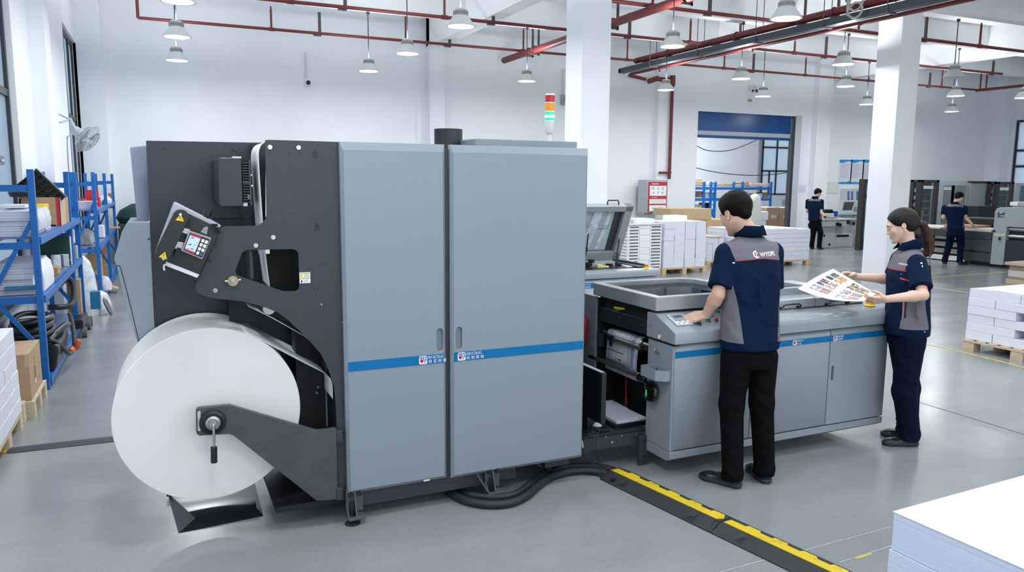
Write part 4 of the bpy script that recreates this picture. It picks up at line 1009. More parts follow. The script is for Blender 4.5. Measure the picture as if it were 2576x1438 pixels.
def ramp(s0, s1, label, slots, first_):
    root = thing('cable_ramp', label, 'cable ramp', tuple(rp((s0+s1)/2,.12,0)), 'cable ramp sections')
    prof = [(0,0),(0,.006),(.075,.046),(.155,.046),(.235,.008),(.24,0)]
    b = MB(); rows = [[rp(s,l,z) for l,z in prof] for s in (s0,s1)]
    # side face with cut recesses: built strip by strip
    n = 1; b.grid(rows); b.add(rows[0],[tuple(range(6))]); b.add(rows[1],[tuple(reversed(range(6)))])
    b.build('ramp_body', RB_, root, smooth=20)
    # yellow hinged lid with notched far edge
    L = s1-s0; ed = [(s0+.02,.080),(s1-.025,.080),(s1-.005,.100 if first_ else .100),(s1-.02,.150)]
    nt_ = 5; st_ = (L-.06)/nt_
    far = []
    for i in range(nt_):
        e = s1-.03-i*st_
        far += [(e,.152),(e-st_*.45,.152),(e-st_*.5,.134),(e-st_*.95,.134)]
    poly = [(s0+.012,.080),(s1-.03,.080),(s1-.008,.112)]+far+[(s0+.02,.134)]
    P = [(rp(s,l,0).x, rp(s,l,0).y) for s,l in poly]
    MB().prism(P, 'z', .044, .0495).build('hinged_lid', YLID, root)
    # wedge recesses with fixing hole
    w = MB(); hh = MB()
    for s in slots:
        w.add([rp(s-.028,.012,.0128),rp(s+.028,.012,.0128),rp(s+.028,.070,.0440),rp(s-.028,.070,.0440)], [(0,1,2,3)])
        hh.add([rp(s-.028,.016,.0150),rp(s+.028,.068,.0434),rp(s-.028,.068,.0434)], [(0,1,2)], 0)
        c = rp(s+.008,.04,.0285); hh.cyl(c, c+Vector((0,0,.003)), .007, n=10, m=1)
    w.build('fixing_recess', BLACKM, root, fix=False); hh.build('recess_wedge', [mat('ramp_wedge', (.03,.033,.037), .5), CHROME], root, fix=False)
    return root
r1 = ramp(0, .868, 'black and yellow cable ramp section starting at the hoses beside the press', (.17,.71), True)
lug = MB(); lug.obox(rp(-.012,.035,.012),(.03,.03,.024),rotz(.18)).obox(rp(-.012,.10,.012),(.03,.03,.024),rotz(.18)).build('joining_lug', RB_, r1)
MB().obox(rp(.09,.03,.025),(.03,.03,.012),rotz(.18)).build('recess_slot', BLACKM, r1)
ramp(.874, 1.742, 'black and yellow cable ramp section cut by the bottom edge, nearest the viewer', (1.03,1.62), False)
jl = MB()
for a_, b2 in (((.874,.0,.004),(.868,.022,.0165)),((.868,.022,.0165),(.845,.026,.0185)),((.845,.026,.0185),(.838,.062,.0395)),((.838,.062,.0395),(.862,.072,.044))):
    jl.beam(rp(*a_)+Vector((0,0,.0016)), rp(*b2)+Vector((0,0,.0016)), .004, .002)
jl.build('joint_line', BLACKM, r1)
# flat black cable cover on the left aisle floor with a yellow end piece
cc = thing('cable_cover', 'flat black rubber cable cover lying across the aisle left of the paper roll', 'cable cover', (-.7,5.83,0))
P0, P1 = Vector((-1.015,5.79,0)), Vector((.15,5.76,0)); Q0, Q1 = Vector((-1.0,5.90,0)), Vector((.15,5.88,0))
b = MB(); rows = []
for A_c, B_c in ((P0,Q0),(P1,Q1)):
    rows.append([A_c, A_c.lerp(B_c,.0)+Vector((0,0,.004)), A_c.lerp(B_c,.35)+Vector((0,0,.018)), A_c.lerp(B_c,.7)+Vector((0,0,.018)), B_c+Vector((0,0,.004)), B_c])
b.grid(rows); b.add(rows[0],[tuple(range(6))]); b.add(rows[1],[tuple(reversed(range(6)))])
b.build('cover_body', mat('cover_slate', (.030,.038,.048), .5), cc, smooth=15)
b = MB(); pts = flo([(-40,1148),(14,1140),(20,1131),(14,1127),(-40,1131)])
b.prism(pts, 'z', 0, .016); tag(b.build('cover_end', YLID, bevel=.004), 'yellow end piece of the floor cable cover at the left edge', 'cable cover')

# ================================================================= second console behind, lid open
SY, SX1 = 6.30, at(1662,672,Y=6.30).x
c2 = thing('rear_console', 'grey console behind the press with its lid propped open', 'print console', (3.6,6.7,0))
za, zb = at(1662,676,Y=SY).z, at(1663,693.6,Y=SY).z
b = MB(); b.prism([(SY,zb),(SY,za-.03),(SY+.006,za-.012),(SY+.03,za),(SY+.78,za),(SY+.78,zb)], 'x', 2.3, SX1); b.build('front_apron', MGREY, c2, bevel=.008, seg=3)
b = MB(); b.box(2.3, SX1-.02, SY+.03, SY+.76, .11, zb-.01).build('console_body', mat('console_pale', (.52,.55,.58), .4), c2)
z1_, z0_ = at(1490,711,Y=SY+.02).z, at(1490,724.5,Y=SY+.02).z
b = MB(); b.box(2.3, SX1-.02, SY+.012, SY+.028, .14, z1_+.012).build('door', mat('console_pale', (.5,.5,.5)), c2, bevel=.002)
MB().box(2.3, SX1-.02, SY+.0105, SY+.013, z0_, z1_).build('blue_stripe', BLUE, c2)
tb = MB(); h = z1_-z0_
for s_, f_, x_ in (('VCVUTO',.55,at(1467,715,Y=SY).x),('ZI.RBERD',.12,at(1467,715,Y=SY).x),('2',.5,at(1507,715,Y=SY).x)):
    v, f = text_pts(s_, h*.42); tb.add([(x_+a,SY+.0095,z0_+h*f_+c) for a,c in v], f)
tb.build('stripe_lettering', WHITEP, c2, smooth=0, fix=False)
a = at(1627,689,Y=SY-.001); b_2 = at(1653,699,Y=SY-.001)
MB().box(a.x,b_2.x,SY+.008,SY+.012,a.z-.02,a.z+.012).build('small_label', mat('label_pale', (.70,.64,.66), .5), c2)
estop(Vector((at(1627,672,Y=SY+.08).x, SY+.09, za)), c2, 1.0)
# open well, inner works, lid
xr_ = at(1555,650,Y=6.72).x
b = MB(); b.box(2.35, xr_+.22, SY+.16, SY+.70, za-.01, za+.003).build('well_floor', BLACK, c2)
for (x0,x1,y0,y1,hh_) in ((2.35,SX1-.10,SY+.72,SY+.745,.055),): MB().box(x0,x1,y0,y1,za,za+hh_).build('well_rim', GREYP, c2)
b = MB(); p0 = at(1556,660,Y=SY+.70); p1 = at(1640,671,Y=SY+.12); b.beam((xr_+.05,SY+.71,za+.045),(SX1-.05,SY+.18,za+.015),.03,.03).beam((xr_+.10,SY+.62,za+.02),(SX1-.12,SY+.14,za+.006),.12,.02); b.build('lid_seal_rail', DARK, c2)
MB().obox((xr_+.14,SY+.36,za+.006),(.26,.28,.008),rotz(-.15)).build('white_plate', WHITEP, c2)
iw = MB()
iw.box(2.6,xr_-.02,SY+.50,SY+.56,za,za+.07).box(3.4,xr_-.05,SY+.40,SY+.46,za,za+.05).build('carriage_bar', mat('carriage_alloy', (.45,.47,.50), .35), c2)
iw = MB()
for (px_,py_,s_) in ((1478,664,.05),(1485,656,.04),(1506,667,.03),(1530,668,.05),(1553,665,.04),(1470,670,.04)):
    p = at(px_,py_,Y=SY+.4); iw.obox((p.x,SY+.38,max(p.z,za+.01)),(s_,.05,s_*.8),rotz(.3))
iw.build('carriage_parts', BLACK, c2)
p = at(1507,671,Y=SY+.3); MB().obox((p.x,SY+.30,za+.02),(.06,.05,.035)).obox((p.x+.05,SY+.28,za+.012),(.10,.025,.018)).build('yellow_clamp', mat('clamp_cream', (.68,.60,.30), .5), c2, bevel=.004)
lb = Vector((xr_, 6.72, at(1555,650,Y=6.72).z)); lt = at(1593,517,X=xr_); 
up = (lt-lb); Ll = up.length; up.normalize(); ndir = up.cross(Vector((1,0,0))).normalized()   # thickness away from viewer/up
if ndir.y < 0: ndir = -ndir
RL = Matrix((Vector((1,0,0)), up, Vector((1,0,0)).cross(up))).transposed()
def L_(u, v, w=0): return lb+Vector((-u,0,0))+up*v+ndir*w
LW = 1.5
lid = MB(); lid.obox(L_(LW/2,Ll/2,.052), (LW,Ll,.008), RL)
for (u,v,a_,c_) in ((.045,Ll/2,.09,Ll),(LW/2,Ll-.03,LW,.06),(LW/2,.045,LW,.09)): lid.obox(L_(u,v,.020),(a_,c_,.075),RL)
li = lid.build('open_lid', HG, c2, bevel=.004)
MB().obox(L_(.135,Ll/2,.035),(.09,Ll-.12,.02),RL).build('lid_lining', DARK, li)
MB().obox(L_(.90,Ll/2,.03),(.16,Ll-.1,.03),RL).build('lid_lining', DARK, li)
WINM = mat('lid_window_film', (.38,.46,.50), .10, var=.5, vscale=2.6, spec=.7)  # film colour brightened to hold the acrylic's reflections
MB().obox(L_(.48,Ll/2+.02,.028),(.60,Ll-.16,.006),RL).build('lid_window', WINM, li)
fl = MB()
for (u,w_,ph) in ((.40,.10,.25),(.26,.05,.22)): fl.obox(L_(u,Ll/2+.02,.022),(w_,Ll-.18,.003), RL @ Matrix.Rotation(-ph*.6,3,'Z'))
fl.build('plastic_film', mat('film_pale', (.55,.61,.64), .2, var=.3, vscale=14), li)
MB().obox(L_(.24,Ll*.62,.0205),(.10,.006,.002),RL @ Matrix.Rotation(.1,3,'Z')).obox(L_(.27,Ll*.57,.0205),(.12,.006,.002),RL @ Matrix.Rotation(.1,3,'Z')).build('film_print', mat('print_grey', (.12,.16,.2), .5), li)
hp0, hp1 = at(1531,516,Y=lt.y+.0), at(1559,516,Y=lt.y)
hz = lt.z+.005
MB().tube([(hp0.x,lt.y+.02,hz-.02),(hp0.x,lt.y+.02,hz+.035),(hp0.x+.01,lt.y+.02,hz+.048),(hp1.x-.01,lt.y+.02,hz+.048),(hp1.x,lt.y+.02,hz+.035),(hp1.x,lt.y+.02,hz-.02)], .0065, n=8).build('lid_handle', BLACK, li)
s0, s1 = at(1472,648,Y=6.55), at(1480,587,Y=6.50)
MB().cyl(at(1469,650,Y=6.5), at(1476,622,Y=6.48), .014, n=12).cyl(at(1476,622,Y=6.48), at(1480,588,Y=6.46), .007, n=10).build('gas_strut', BLACK, c2)
MB().cyl(at(1552,668,Y=6.6), at(1553,634,Y=6.62), .007, n=10).cyl(at(1553,634,Y=6.62), at(1558,600,Y=6.6), .005, n=10).build('gas_strut', BLACK, c2)
# ================================================================= overhead pipes, trunking
ZP = 4.87
def pipe_x(label, Y, x0, x1, r, risers, hangers, grp='sprinkler pipes along the hall', left_up=False, tee=True):
    root = thing('sprinkler_pipe', label, 'pipe', ((x0+x1)/2, Y, ZP), grp)
    MB().cyl((x0,Y,ZP),(x1,Y,ZP), r, n=12).build('pipe_run', REDPIPE, root)
    for (xp, yt) in risers:
        a = at(xp, yt, Y=Y); MB().cyl((a.x,Y,ZP),(a.x,Y,max(a.z,ZP+.2)), r*.72, n=8).cyl((a.x-.06,Y,ZP),(a.x+.06,Y,ZP), r*1.35, n=10).cyl((a.x,Y,max(a.z,ZP+.2)),(a.x,Y,max(a.z,ZP+.2)+.05), r*.5, n=8).build('riser', REDPIPE, root)
    for (xp, yt) in hangers:
        a = at(xp, yt, Y=Y); z1 = max(a.z, 5.2); MB().box(a.x-.028,a.x+.028,Y-.02,Y+.02,ZP-.02,z1).box(a.x-.13,a.x+.028,Y-.025,Y+.025,ZP-.06,ZP-r).build('pipe_hanger', mat('hanger_brown', (.075,.055,.055), .6), root)
    if left_up: MB().cyl((x0,Y,ZP-.005),(x0,Y,5.75), r, n=12).build('rising_end', REDPIPE, root)
    return root
pipe_x('thin red sprinkler pipe nearest the back wall, turning upwards at its left end', 16.8, -.224, 24.4, .030,
       [(681,22),(1020,43),(1317,76),(1579,102),(1823,142),(2028,148),(2186,190),(2372,176)], [(803,31),(1131,90),(1897,135),(2341,183)], left_up=True)
pipe_x('middle one of the three thin red sprinkler pipes, passing above the vent pipe', 14.1, -.5, 21.5, .032,
       [(730,-20),(1118,0),(1738,53),(2000,107)], [(868,0),(1241,43),(1585,32),(2080,92),(2499,165)])
pipe_x('thin red sprinkler pipe nearest the viewer, crossing above the slim white column', 11.56, 5.0, 19.5, .034,
       [(1643,-20),(2469,63)], [(1787,-10),(2332,43)])
r = thing('branch_pipe', 'red pipe along the far right corner, running towards the viewer', 'pipe', (24.4,15,ZP))
MB().cyl((24.4,16.8,ZP-.02),(24.4,8,ZP-.02),.045,n=12).build('pipe_run', REDPIPE, r)
for xp in (2468,2482.7):
    a = at(xp,195,X=24.4); MB().cyl((24.4,a.y,ZP),(24.4,a.y,5.4),.025,n=8).build('riser', REDPIPE, r)
def bigpipe(name, X, z, y0, y1, rad, lab, ys, m=REDPIPE):
    root = thing(name, lab, 'pipe', (X,(y0+y1)/2,z))
    MB().cyl((X,y0,z),(X,y1,z),rad,n=20).build('pipe_run', m, root)
    for y in ys:
        h = MB(); h.tube([(X+.0+(rad+.01)*math.cos(a),y,z+(rad+.01)*math.sin(a)) for a in [2*PI*i/14 for i in range(15)]], .012, n=6)
        h.box(X+rad,X+rad+.035,y-.02,y+.02,z-.12,5.5); h.box(X-.10,X+rad+.035,y-.02,y+.02,z-rad-.035,z-rad)
        h.build('pipe_hanger', MATS['hanger_brown'], root)
    return root
bigpipe('main_pipe', 7.85, 4.75, 4.0, 17.6, .075, 'thick red main pipe ending near the back wall, left of the grey cable trunking', (16.2,12.6,15.9,10.4))
TX, TZc = 11.24, 4.70
TY0 = 1.0
tr_ = thing('cable_trunking', 'long dark grey cable trunking hanging from the ceiling, from back wall to top right', 'cable trunking', (TX,9,TZc))
MB().box(TX-.075,TX+.10,TY0,17.6,TZc-.05,TZc+.075).build('trunk', mat('trunk_grey', (.055,.066,.078), .45), tr_, bevel=.004)
MB().box(TX-.075,TX+.095,17.52,17.62,TZc-.055,TZc+.055).build('trunk_end', STEEL, tr_)
for q in ((1637,110),(1757,60),(1905,20),(2075,10),(2235,0),(2420,-60)):
    y = at(*q,X=TX-.075).y
    h = MB(); h.cyl((TX-.085,y,TZc-.07),(TX-.085,y,5.75),.009,n=6).cyl((TX+.105,y,TZc-.07),(TX+.105,y,5.75),.009,n=6).box(TX-.11,TX+.13,y-.025,y+.025,TZc-.075,TZc-.05)
    h.build('trunk_hanger', mat('hanger_grey', (.12,.12,.12), .5), tr_)
bigpipe('main_pipe', TX+.06, TZc+.20, 1.0, 17.0, .072, 'thick red main pipe running just above the grey cable trunking', (15.6,13.2,11.4,10.6,8.6))
rp_ = thing('lower_pipe', 'thin red pipe running just below the grey cable trunking', 'pipe', (TX+.24,9,TZc-.06))
MB().cyl((TX+.24,1,TZc-.06),(TX+.24,17.5,TZc-.06),.038,n=12).build('pipe_run', REDPIPE, rp_)
for y in (16.2,12.9,10.2): MB().cyl((TX+.24,y,TZc-.06),(TX+.24,y,TZc-.16),.02,n=8).build('drain_stub', REDPIPE, rp_)
vp = thing('riser_pipe', 'vertical red fire pipe on the back wall above the red-lettered cabinet', 'pipe', (12.99,17.72,0))
va_, vb_ = at(1688,178,Y=17.72), at(1679,450,Y=17.72)
MB().cyl((13.0,17.72,1.9),(13.0,17.72,4.62),.045,n=16).build('pipe_run', REDPIPE, vp)
MB().cyl((13.0,17.72,4.60),(12.4,17.72,4.60),.06,n=14).cyl((13.0,17.72,4.45),(13.0,17.72,4.72),.075,n=14).cyl((12.1,17.72,4.57),(11.5,17.6,4.62),.045,n=12).cyl((12.5,17.72,4.62),(12.2,17.72,4.52),.07,n=12).build('valve_joint', REDPIPE, vp)
z = at(1670,434,Y=17.72).z; MB().cyl((13.05,17.72,z),(at(1659,434,Y=17.7).x,17.72,z),.03,n=10).build('branch', REDPIPE, vp)
# coiled cable by the trunking, loose cable at lamps
tag(MB().tube([at(2165,38,X=TX+.0)+Vector((-.15,.16*math.cos(t),.16*math.sin(t)+.02*t)) for t in [i*.5 for i in range(28)]], .02, n=6).build('cable_coil', mat('cable_offwhite', (.45,.44,.42), .6)), 'off-white coil of cable hanging beside the grey trunking at the top right', 'cable coil')
# conduits with fixtures, small wall things
def conduit(pts, r, lab, m=WALL):
    return tag(MB().tube(pts, r, n=8).build('conduit', m), lab, 'conduit')
pc = lambda x,y,Y=17.95: at(x,y,Y=Y)
conduit([pc(1075,360,17.74),pc(1073,200,17.74),pc(1073,128,17.74),pc(1078,114,17.74),pc(1105,110,17.74)], .022, 'white conduit bending over the wall pier behind the press', mat('conduit_white', (.66,.69,.72), .5))
conduit([pc(1417,245),pc(1417,176),pc(1424,175)], .02, 'white conduit rising from the grey socket box beside the big column', MATS['conduit_white'])
a, b = pc(1412,239), pc(1424,264)
tag(MB().box(a.x,b.x,17.88,18,b.z,a.z).build('socket_box', mat('box_grey', (.34,.37,.40), .5, var=.3, vscale=10), bevel=.01), 'small grey electrical box on the wall just left of the big column', 'electrical box')
cm = thing('security_camera', 'small white security camera on the back wall above the press', 'camera', tuple(pc(774,207)))
a, b = pc(766,198), pc(783,217)
MB().box(a.x,b.x,17.84,18.0,b.z,a.z).build('camera_body', WHITEP, cm, bevel=.03)
c = pc(775,208,17.84); MB().lathe([(0,0),(.045,0),(.05,.03),(.0,.05)],c=c,n=20,R=Matrix.Rotation(PI/2,3,'X')).build('lens', BLACK, cm)
conduit([pc(771,198),pc(770,160),pc(769,131)], .018, 'thin white conduit above the small security camera', MATS['conduit_white'])
el = thing('emergency_light', 'white twin-headed emergency light on the back wall above the blue roller door', 'emergency light', tuple(pc(1897,228)))
a, b = pc(1889,222), pc(1908,233)
MB().box(a.x,b.x,17.9,18.0,b.z,a.z).build('light_box', WHITEP, el, bevel=.01)
for xx in (1892,1904): 
    c = pc(xx,219,17.88); MB().lathe([(0,.0),(.06,.0),(.065,.03),(.03,.10),(0,.11)],c=c,n=16,R=Matrix.Rotation(-PI/2,3,'X')).build('lamp_head', mat('head_white', (.7,.7,.68), .4), el)
for xx,w_ in ((1894,.05),(1903,.06)):
    c = pc(xx,228,17.895); MB().cyl(c,c-Vector((0,.01,0)),w_*.8,n=14).build('indicator_window', BLACK, el)
a, b = pc(1885,249), pc(1893,255); tag(MB().box(a.x,b.x,17.96,18,b.z,a.z).build('junction_box', GREYP, bevel=.01), 'small grey junction box below the emergency light', 'electrical box')
a, b = pc(2013,465), pc(2029,483); tag(MB().box(a.x,b.x,17.99,18.0,b.z,a.z).box(a.x+.05,a.x+.12,17.985,17.991,b.z+.10,b.z+.13).box(b.x-.13,b.x-.05,17.985,17.991,b.z+.10,b.z+.13).build('paper_notice', mat('notice_paper', (.66,.67,.74), .7)), 'pale paper notice on the wall right of the roller door', 'notice')
a, b = at(2083,457,Y=17.99), at(2108,486,Y=17.99); tag(MB().box(a.x,b.x,17.985,18.0,b.z,a.z).build('yellowed_sheet', mat('faint_paper', (.74,.76,.70), .7)), 'faint pale green sheet on the wall left of the posters', 'notice')
# posters
PB = mat('poster_blue', (.02,.27,.62), .5); PT = mat('poster_text', (.50,.52,.66), .6)
for i,(x0,x1,lab) in enumerate(((2112.5,2140,'left one of the three blue and white text posters on the far wall'),(2141.5,2170,'middle one of the three blue and white text posters on the far wall'),(2171.5,2203,'right one of the three text posters, partly behind the slim white column'))):
    a, b = at(x0,401,Y=17.99), at(x1,462,Y=17.99); w = b.x-a.x; h = a.z-b.z
    p = MB(); p.box(a.x,b.x,17.985,17.998,b.z,a.z,0)
    p.prism([(a.x,a.z),(b.x,a.z),(b.x,a.z-h*.10),(a.x+w*.7,a.z-h*.06),(a.x+w*.3,a.z-h*.13),(a.x,a.z-h*.14)], 'y', 17.98, 17.986, 1)
    p.prism([(a.x,b.z),(b.x,b.z),(b.x,b.z+h*.16),(a.x+w*.6,b.z+h*.06),(a.x+w*.3,b.z+h*.08),(a.x,b.z+h*.04)], 'y', 17.98, 17.986, 1)
    rr_ = random.Random(i)
    for k in range(17): 
        z = a.z-h*(.17+.036*k); p.box(a.x+w*.08,a.x+w*rr_.uniform(.55,.94),17.98,17.986,z-.010,z,2)
    tag(p.build('poster', [mat('poster_paper', (.74,.77,.82), .6), PB, PT]), lab, 'poster', 'text posters on the far wall')
# fire cabinet with red instruction board on the wall pier
fc = thing('electric_cabinet', 'grey wall cabinet with a red and white lettered board, left of the opening', 'electrical cabinet', (12.4,17.4,.9))
EY = 17.35
a, b = at(1629,452,Y=EY), at(1677.5,535,Y=EY)
MB().box(a.x,b.x,EY,17.8,b.z,a.z).build('cabinet_body', mat('cabinet_grey', (.42,.45,.48), .4), fc, bevel=.01)
a2, b2 = at(1617,452,Y=17.6), at(1630,540,Y=17.6)
MB().box(a2.x,b2.x+.05,17.5,17.8,b2.z,a2.z-.15).build('side_cabinet', mat('cabinet_pale', (.40,.44,.47), .5), fc, bevel=.01)
BY_ = EY-.02
A, B = at(1632.5,457,Y=BY_), at(1676,533,Y=BY_); w = B.x-A.x; h = A.z-B.z
def rel(u0,u1,v0,v1): return A.x+w*u0, A.x+w*u1, A.z-h*v1, A.z-h*v0
s = MB(); s.box(A.x,B.x,BY_,BY_+.018,B.z,A.z,0)
for (v0,v1) in ((.13,.46),(.57,.72),(.77,.97)):
    x0,x1,z0,z1 = rel(.06,.96,v0,v1); s.box(x0,x1,BY_-.004,BY_,z0,z1,1)
sb_ = s.build('instruction_board', [mat('board_red', (.52,.035,.05), .5), WHITEP], fc)
tb = MB()
def btext(t, u, v, size, m):
    vv, f = text_pts(t, size*h); tb.add([(A.x+w*u+p, BY_-.006, A.z-h*v+q) for p,q in vv], f, m)
btext('88868880', .17, .09, .066, 1); btext('8 8 8UI0', .20, .535, .055, 1)
for t,u,v,sz in (('19',.14,.25,.10),('6',.48,.25,.10),('8',.72,.25,.10),('A',.22,.39,.10),('0',.48,.39,.10),('8',.72,.39,.10),('51',.22,.90,.085),('68',.44,.92,.12),('E5',.66,.90,.085)): btext(t,u,v,sz,2)
for v in (.60,.635,.67):
    x0,x1,z0,z1 = rel(.12,.88,v,v+.005); tb.box(x0,x1,BY_-.006,BY_-.004,z0,z1,3)
tb.build('board_lettering', [WHITEP, WHITEP, BLACK, GREYP], sb_, smooth=0, fix=False)
# sagging cables in the store room
for pts,lab in (([(1752,367),(1775,376),(1805,381),(1835,377),(1860,371),(1890,357),(1908,350)],'upper wavy cable sagging across the store room behind the roller door'),([(1751,422),(1790,431),(1840,438),(1900,441),(1960,437),(1990,431)],'lower thin cable sagging across the store room behind the roller door')):
    tag(MB().tube(smooth_path([at(x,y+(1.2 if i%2 else -.6)*(1 if 'upper' in lab else 0),Y=24.0) for i,(x,y) in enumerate(pts)],4),.016,n=6).build('wall_cable', FRAMEM), lab, 'cable')

# ================================================================= wall fan on the left
fan = thing('wall_fan', 'grey oscillating wall fan mounted beside the left windows', 'fan', tuple(at(200,335,X=-.98)))
FX = -1.0
FM = mat('fan_grey', (.42,.46,.50), .4)
root_ = at(152,300,X=-1.19); elb = at(178,300,X=-1.10); hub = at(200,340,X=-.98); cen = at(212,344,X=-.93)
MB().tube([at(150,288,X=-1.2),elb],.014,n=8).tube([at(151,308,X=-1.2),elb],.014,n=8).tube(smooth_path([elb,at(186,318,X=-1.04),hub],4),.018,n=8).build('wall_bracket', FM, fan)
nd = Vector((.74,-.30,-.60)).normalized(); q_ = nd.to_track_quat('Z','Y').to_matrix()
MB().lathe([(0,-.20),(.05,-.19),(.068,-.12),(.07,-.02),(.05,.0),(0,.0)],c=cen,n=20,R=q_).build('motor', FM, fan)
cg = MB(); RF = .215
for k in range(40):
    a = 2*PI*k/40; d = Vector((math.cos(a),math.sin(a),0))
    cg.tube([cen+q_ @ (d*.03+Vector((0,0,.12))), cen+q_ @ (d*RF*.7+Vector((0,0,.115))), cen+q_ @ (d*RF+Vector((0,0,.05))), cen+q_ @ (d*RF*.75+Vector((0,0,-.01))), cen+q_ @ (d*.06+Vector((0,0,-.02)))], .0032, n=4, caps=False)
for rr_,zz in ((RF,.05),(RF*.72,.114),(.035,.12)): cg.tube([cen+q_ @ Vector((rr_*math.cos(a),rr_*math.sin(a),zz)) for a in [2*PI*i/32 for i in range(33)]], .006, n=6)
cg.build('fan_cage', FM, fan, smooth=0)
for k in range(3):
    a0 = 2*PI*k/3; rows = []
    for rr_ in (.04,.10,.16,.19):
        rows.append([cen+q_ @ Vector((rr_*math.cos(a0+t),rr_*math.sin(a0+t),.05+.03*(t-.4))) for t in (0,.25,.5,.8)])
    bl = MB(); bl.solidsheet(rows,.003); bl.build('fan_blade', mat('fan_blade_grey', (.30,.33,.36), .4), fan)
tag(MB().tube(smooth_path([at(186,337,X=-1.12),at(172,342,X=-1.15),at(169,352,X=-1.17),at(171,400,X=-1.17),at(174,445,X=-1.18)],5),.008,n=6).build('fan_cord', GREYP), 'grey cord hanging from the wall fan', 'cord')

# ================================================================= blue racks on the left
def rack(lab, xf, xb, ys, shelves, ztop, grp='blue shelving racks', top=True):
    root = thing('shelf_rack', lab, 'rack', ((xf+xb)/2,(ys[0]+ys[-1])/2,0), grp)
    t = .05
    for y in ys:
        for x in (xf, xb):
            u = MB(); u.box(x-(t if x == xf else 0), x+(0 if x == xf else t), y, y+.062, 0, ztop)
            u.build('upright', RACKB, root, bevel=.003)
        for z in (1.70, 1.22, .755): MB().box(xb+t, xf-t, y+.015, y+.045, z, z+.055).build('cross_bar', RACKB, root)
        for za_, zb_ in ((.85,1.48),(.82,.32)): MB().beam((xb+t*.5,y+.03,za_),(xf-t*.5,y+.03,zb_),.02,.035).build('diagonal_brace', RACKB, root)
    for z in shelves:
        s = MB(); s.box(xb, xf-.006, ys[0]+.06, ys[-1], z-.012, z); s.build('shelf_board', mat('shelf_steel_blue', (.16,.20,.36), .35, var=.35, vscale=10), root)
        b = MB(); b.box(xf-.03, xf+.012, ys[0]+.062, ys[-1], z-.065, z+.002); b.box(xb-.01,xb+.02,ys[0]+.062,ys[-1],z-.065,z); b.build('shelf_beam', RACKB, root, bevel=.003)
    return root
R1F, R1B = -.955, -1.345
rack('nearest blue steel shelving rack, with a big cardboard box on its top shelf', R1F, R1B, (7.47,10.13,11.05), (.10,.815,1.315), 1.885)
R2F, R2B = -.835, -1.17
rack('far blue steel shelving rack with red crates on its top shelf', R2F, R2B, (12.35,14.75,17.10), (.10,.84,1.36), 1.895)
def bx_(name, mats_, lab, cat, x0,x1,y0,y1,z0,z1, rz=0, grp=None, bev=.003):
    b = MB(); b.obox(((x0+x1)/2,(y0+y1)/2,(z0+z1)/2),(x1-x0,y1-y0,z1-z0),rotz(rz)); return tag(b.build(name, mats_, bevel=bev), lab, cat, grp)
# top shelf of the near rack
crt = thing('cardboard_box', 'large open cardboard box with a red edge on the near rack\'s top shelf', 'cardboard box', (-1.16,9.15,1.316))
MB().box(-1.32,-.995,9.2,9.215,1.316,1.615).box(-1.32,-1.305,9.2,10.1,1.316,1.60).box(-.985,-.97,9.2,10.1,1.316,1.60).box(-1.30,-1.01,10.08,10.1,1.316,1.6).box(-1.30,-1.01,9.2,10.1,1.316,1.33).build('box_walls', CARD, crt)
MB().box(-.994,-.968,9.196,9.206,1.318,1.615).build('red_edge', REDP, crt)
MB().prism([(9.20,1.32),(9.62,1.32),(9.66,1.64),(9.42,1.66),(9.22,1.60)],'x',-.962,-.955).build('box_flap', mat('card_pale', (.55,.43,.30), .8), crt)
# black crate tilted on the box
ct = thing('plastic_crate', 'black plastic crate with square pockets tilted on the cardboard box', 'crate', (-1.1,9.4,1.64))
A_c = at(90,428,Y=9.25); B_c = at(153,487,Y=9.25); C_c = at(44,468,Y=9.25)
e1 = (B_c-A_c); e2 = Vector((C_c.x-A_c.x, 0, C_c.z-A_c.z))*.95; e1n = e1.normalized(); e2 = (e2-e1n*e2.dot(e1n)); 
RC_ = Matrix((e1n, e2.normalized(), e1n.cross(e2.normalized()))).transposed(); L1, L2 = e1.length*1.12, e2.length*1.1
b = MB(); o_ = A_c; nrm_ = Vector((0,1,0))
b.obox(o_+e1n*L1/2+e2.normalized()*L2/2+nrm_*.06,(L1,L2,.01),RC_)
for i in range(7): b.obox(o_+e1n*(L1*i/6)+e2.normalized()*L2/2+nrm_*.02,(.008,L2,.08),RC_)
for j in range(4): b.obox(o_+e1n*L1/2+e2.normalized()*(L2*j/3)+nrm_*.02,(L1,.008,.08),RC_)
b.build('crate_body', mat('crate_black', (.010,.012,.014), .4), ct)
rl = MB(); rl.obox(o_+e1n*L1/2-e2.normalized()*.008+nrm_*.03,(L1+.02,.018,.10),RC_); rl.obox(o_+e1n*L1*1.02+e2.normalized()*L2*.5+nrm_*.03,(.014,L2,.10),RC_); rl.build('crate_rim', BLACK, ct)
bg = MB(); bg.lathe([(0,0),(.10,.005),(.115,.05),(.06,.085),(0,.09)],c=(-1.285,9.12,1.617),n=18); tag(bg.build('black_bag', BLACK), 'black plastic bag slumped at the left of the tilted crate', 'bag')
WRAP = mat('plastic_wrap', (.62,.66,.72), .25, var=.2, vscale=14, bump=.6, bscale=18)
PB2 = layered('wrapped_edges', (.72,.74,.80), (.48,.51,.58), 'z', 55)
yb = 7.62
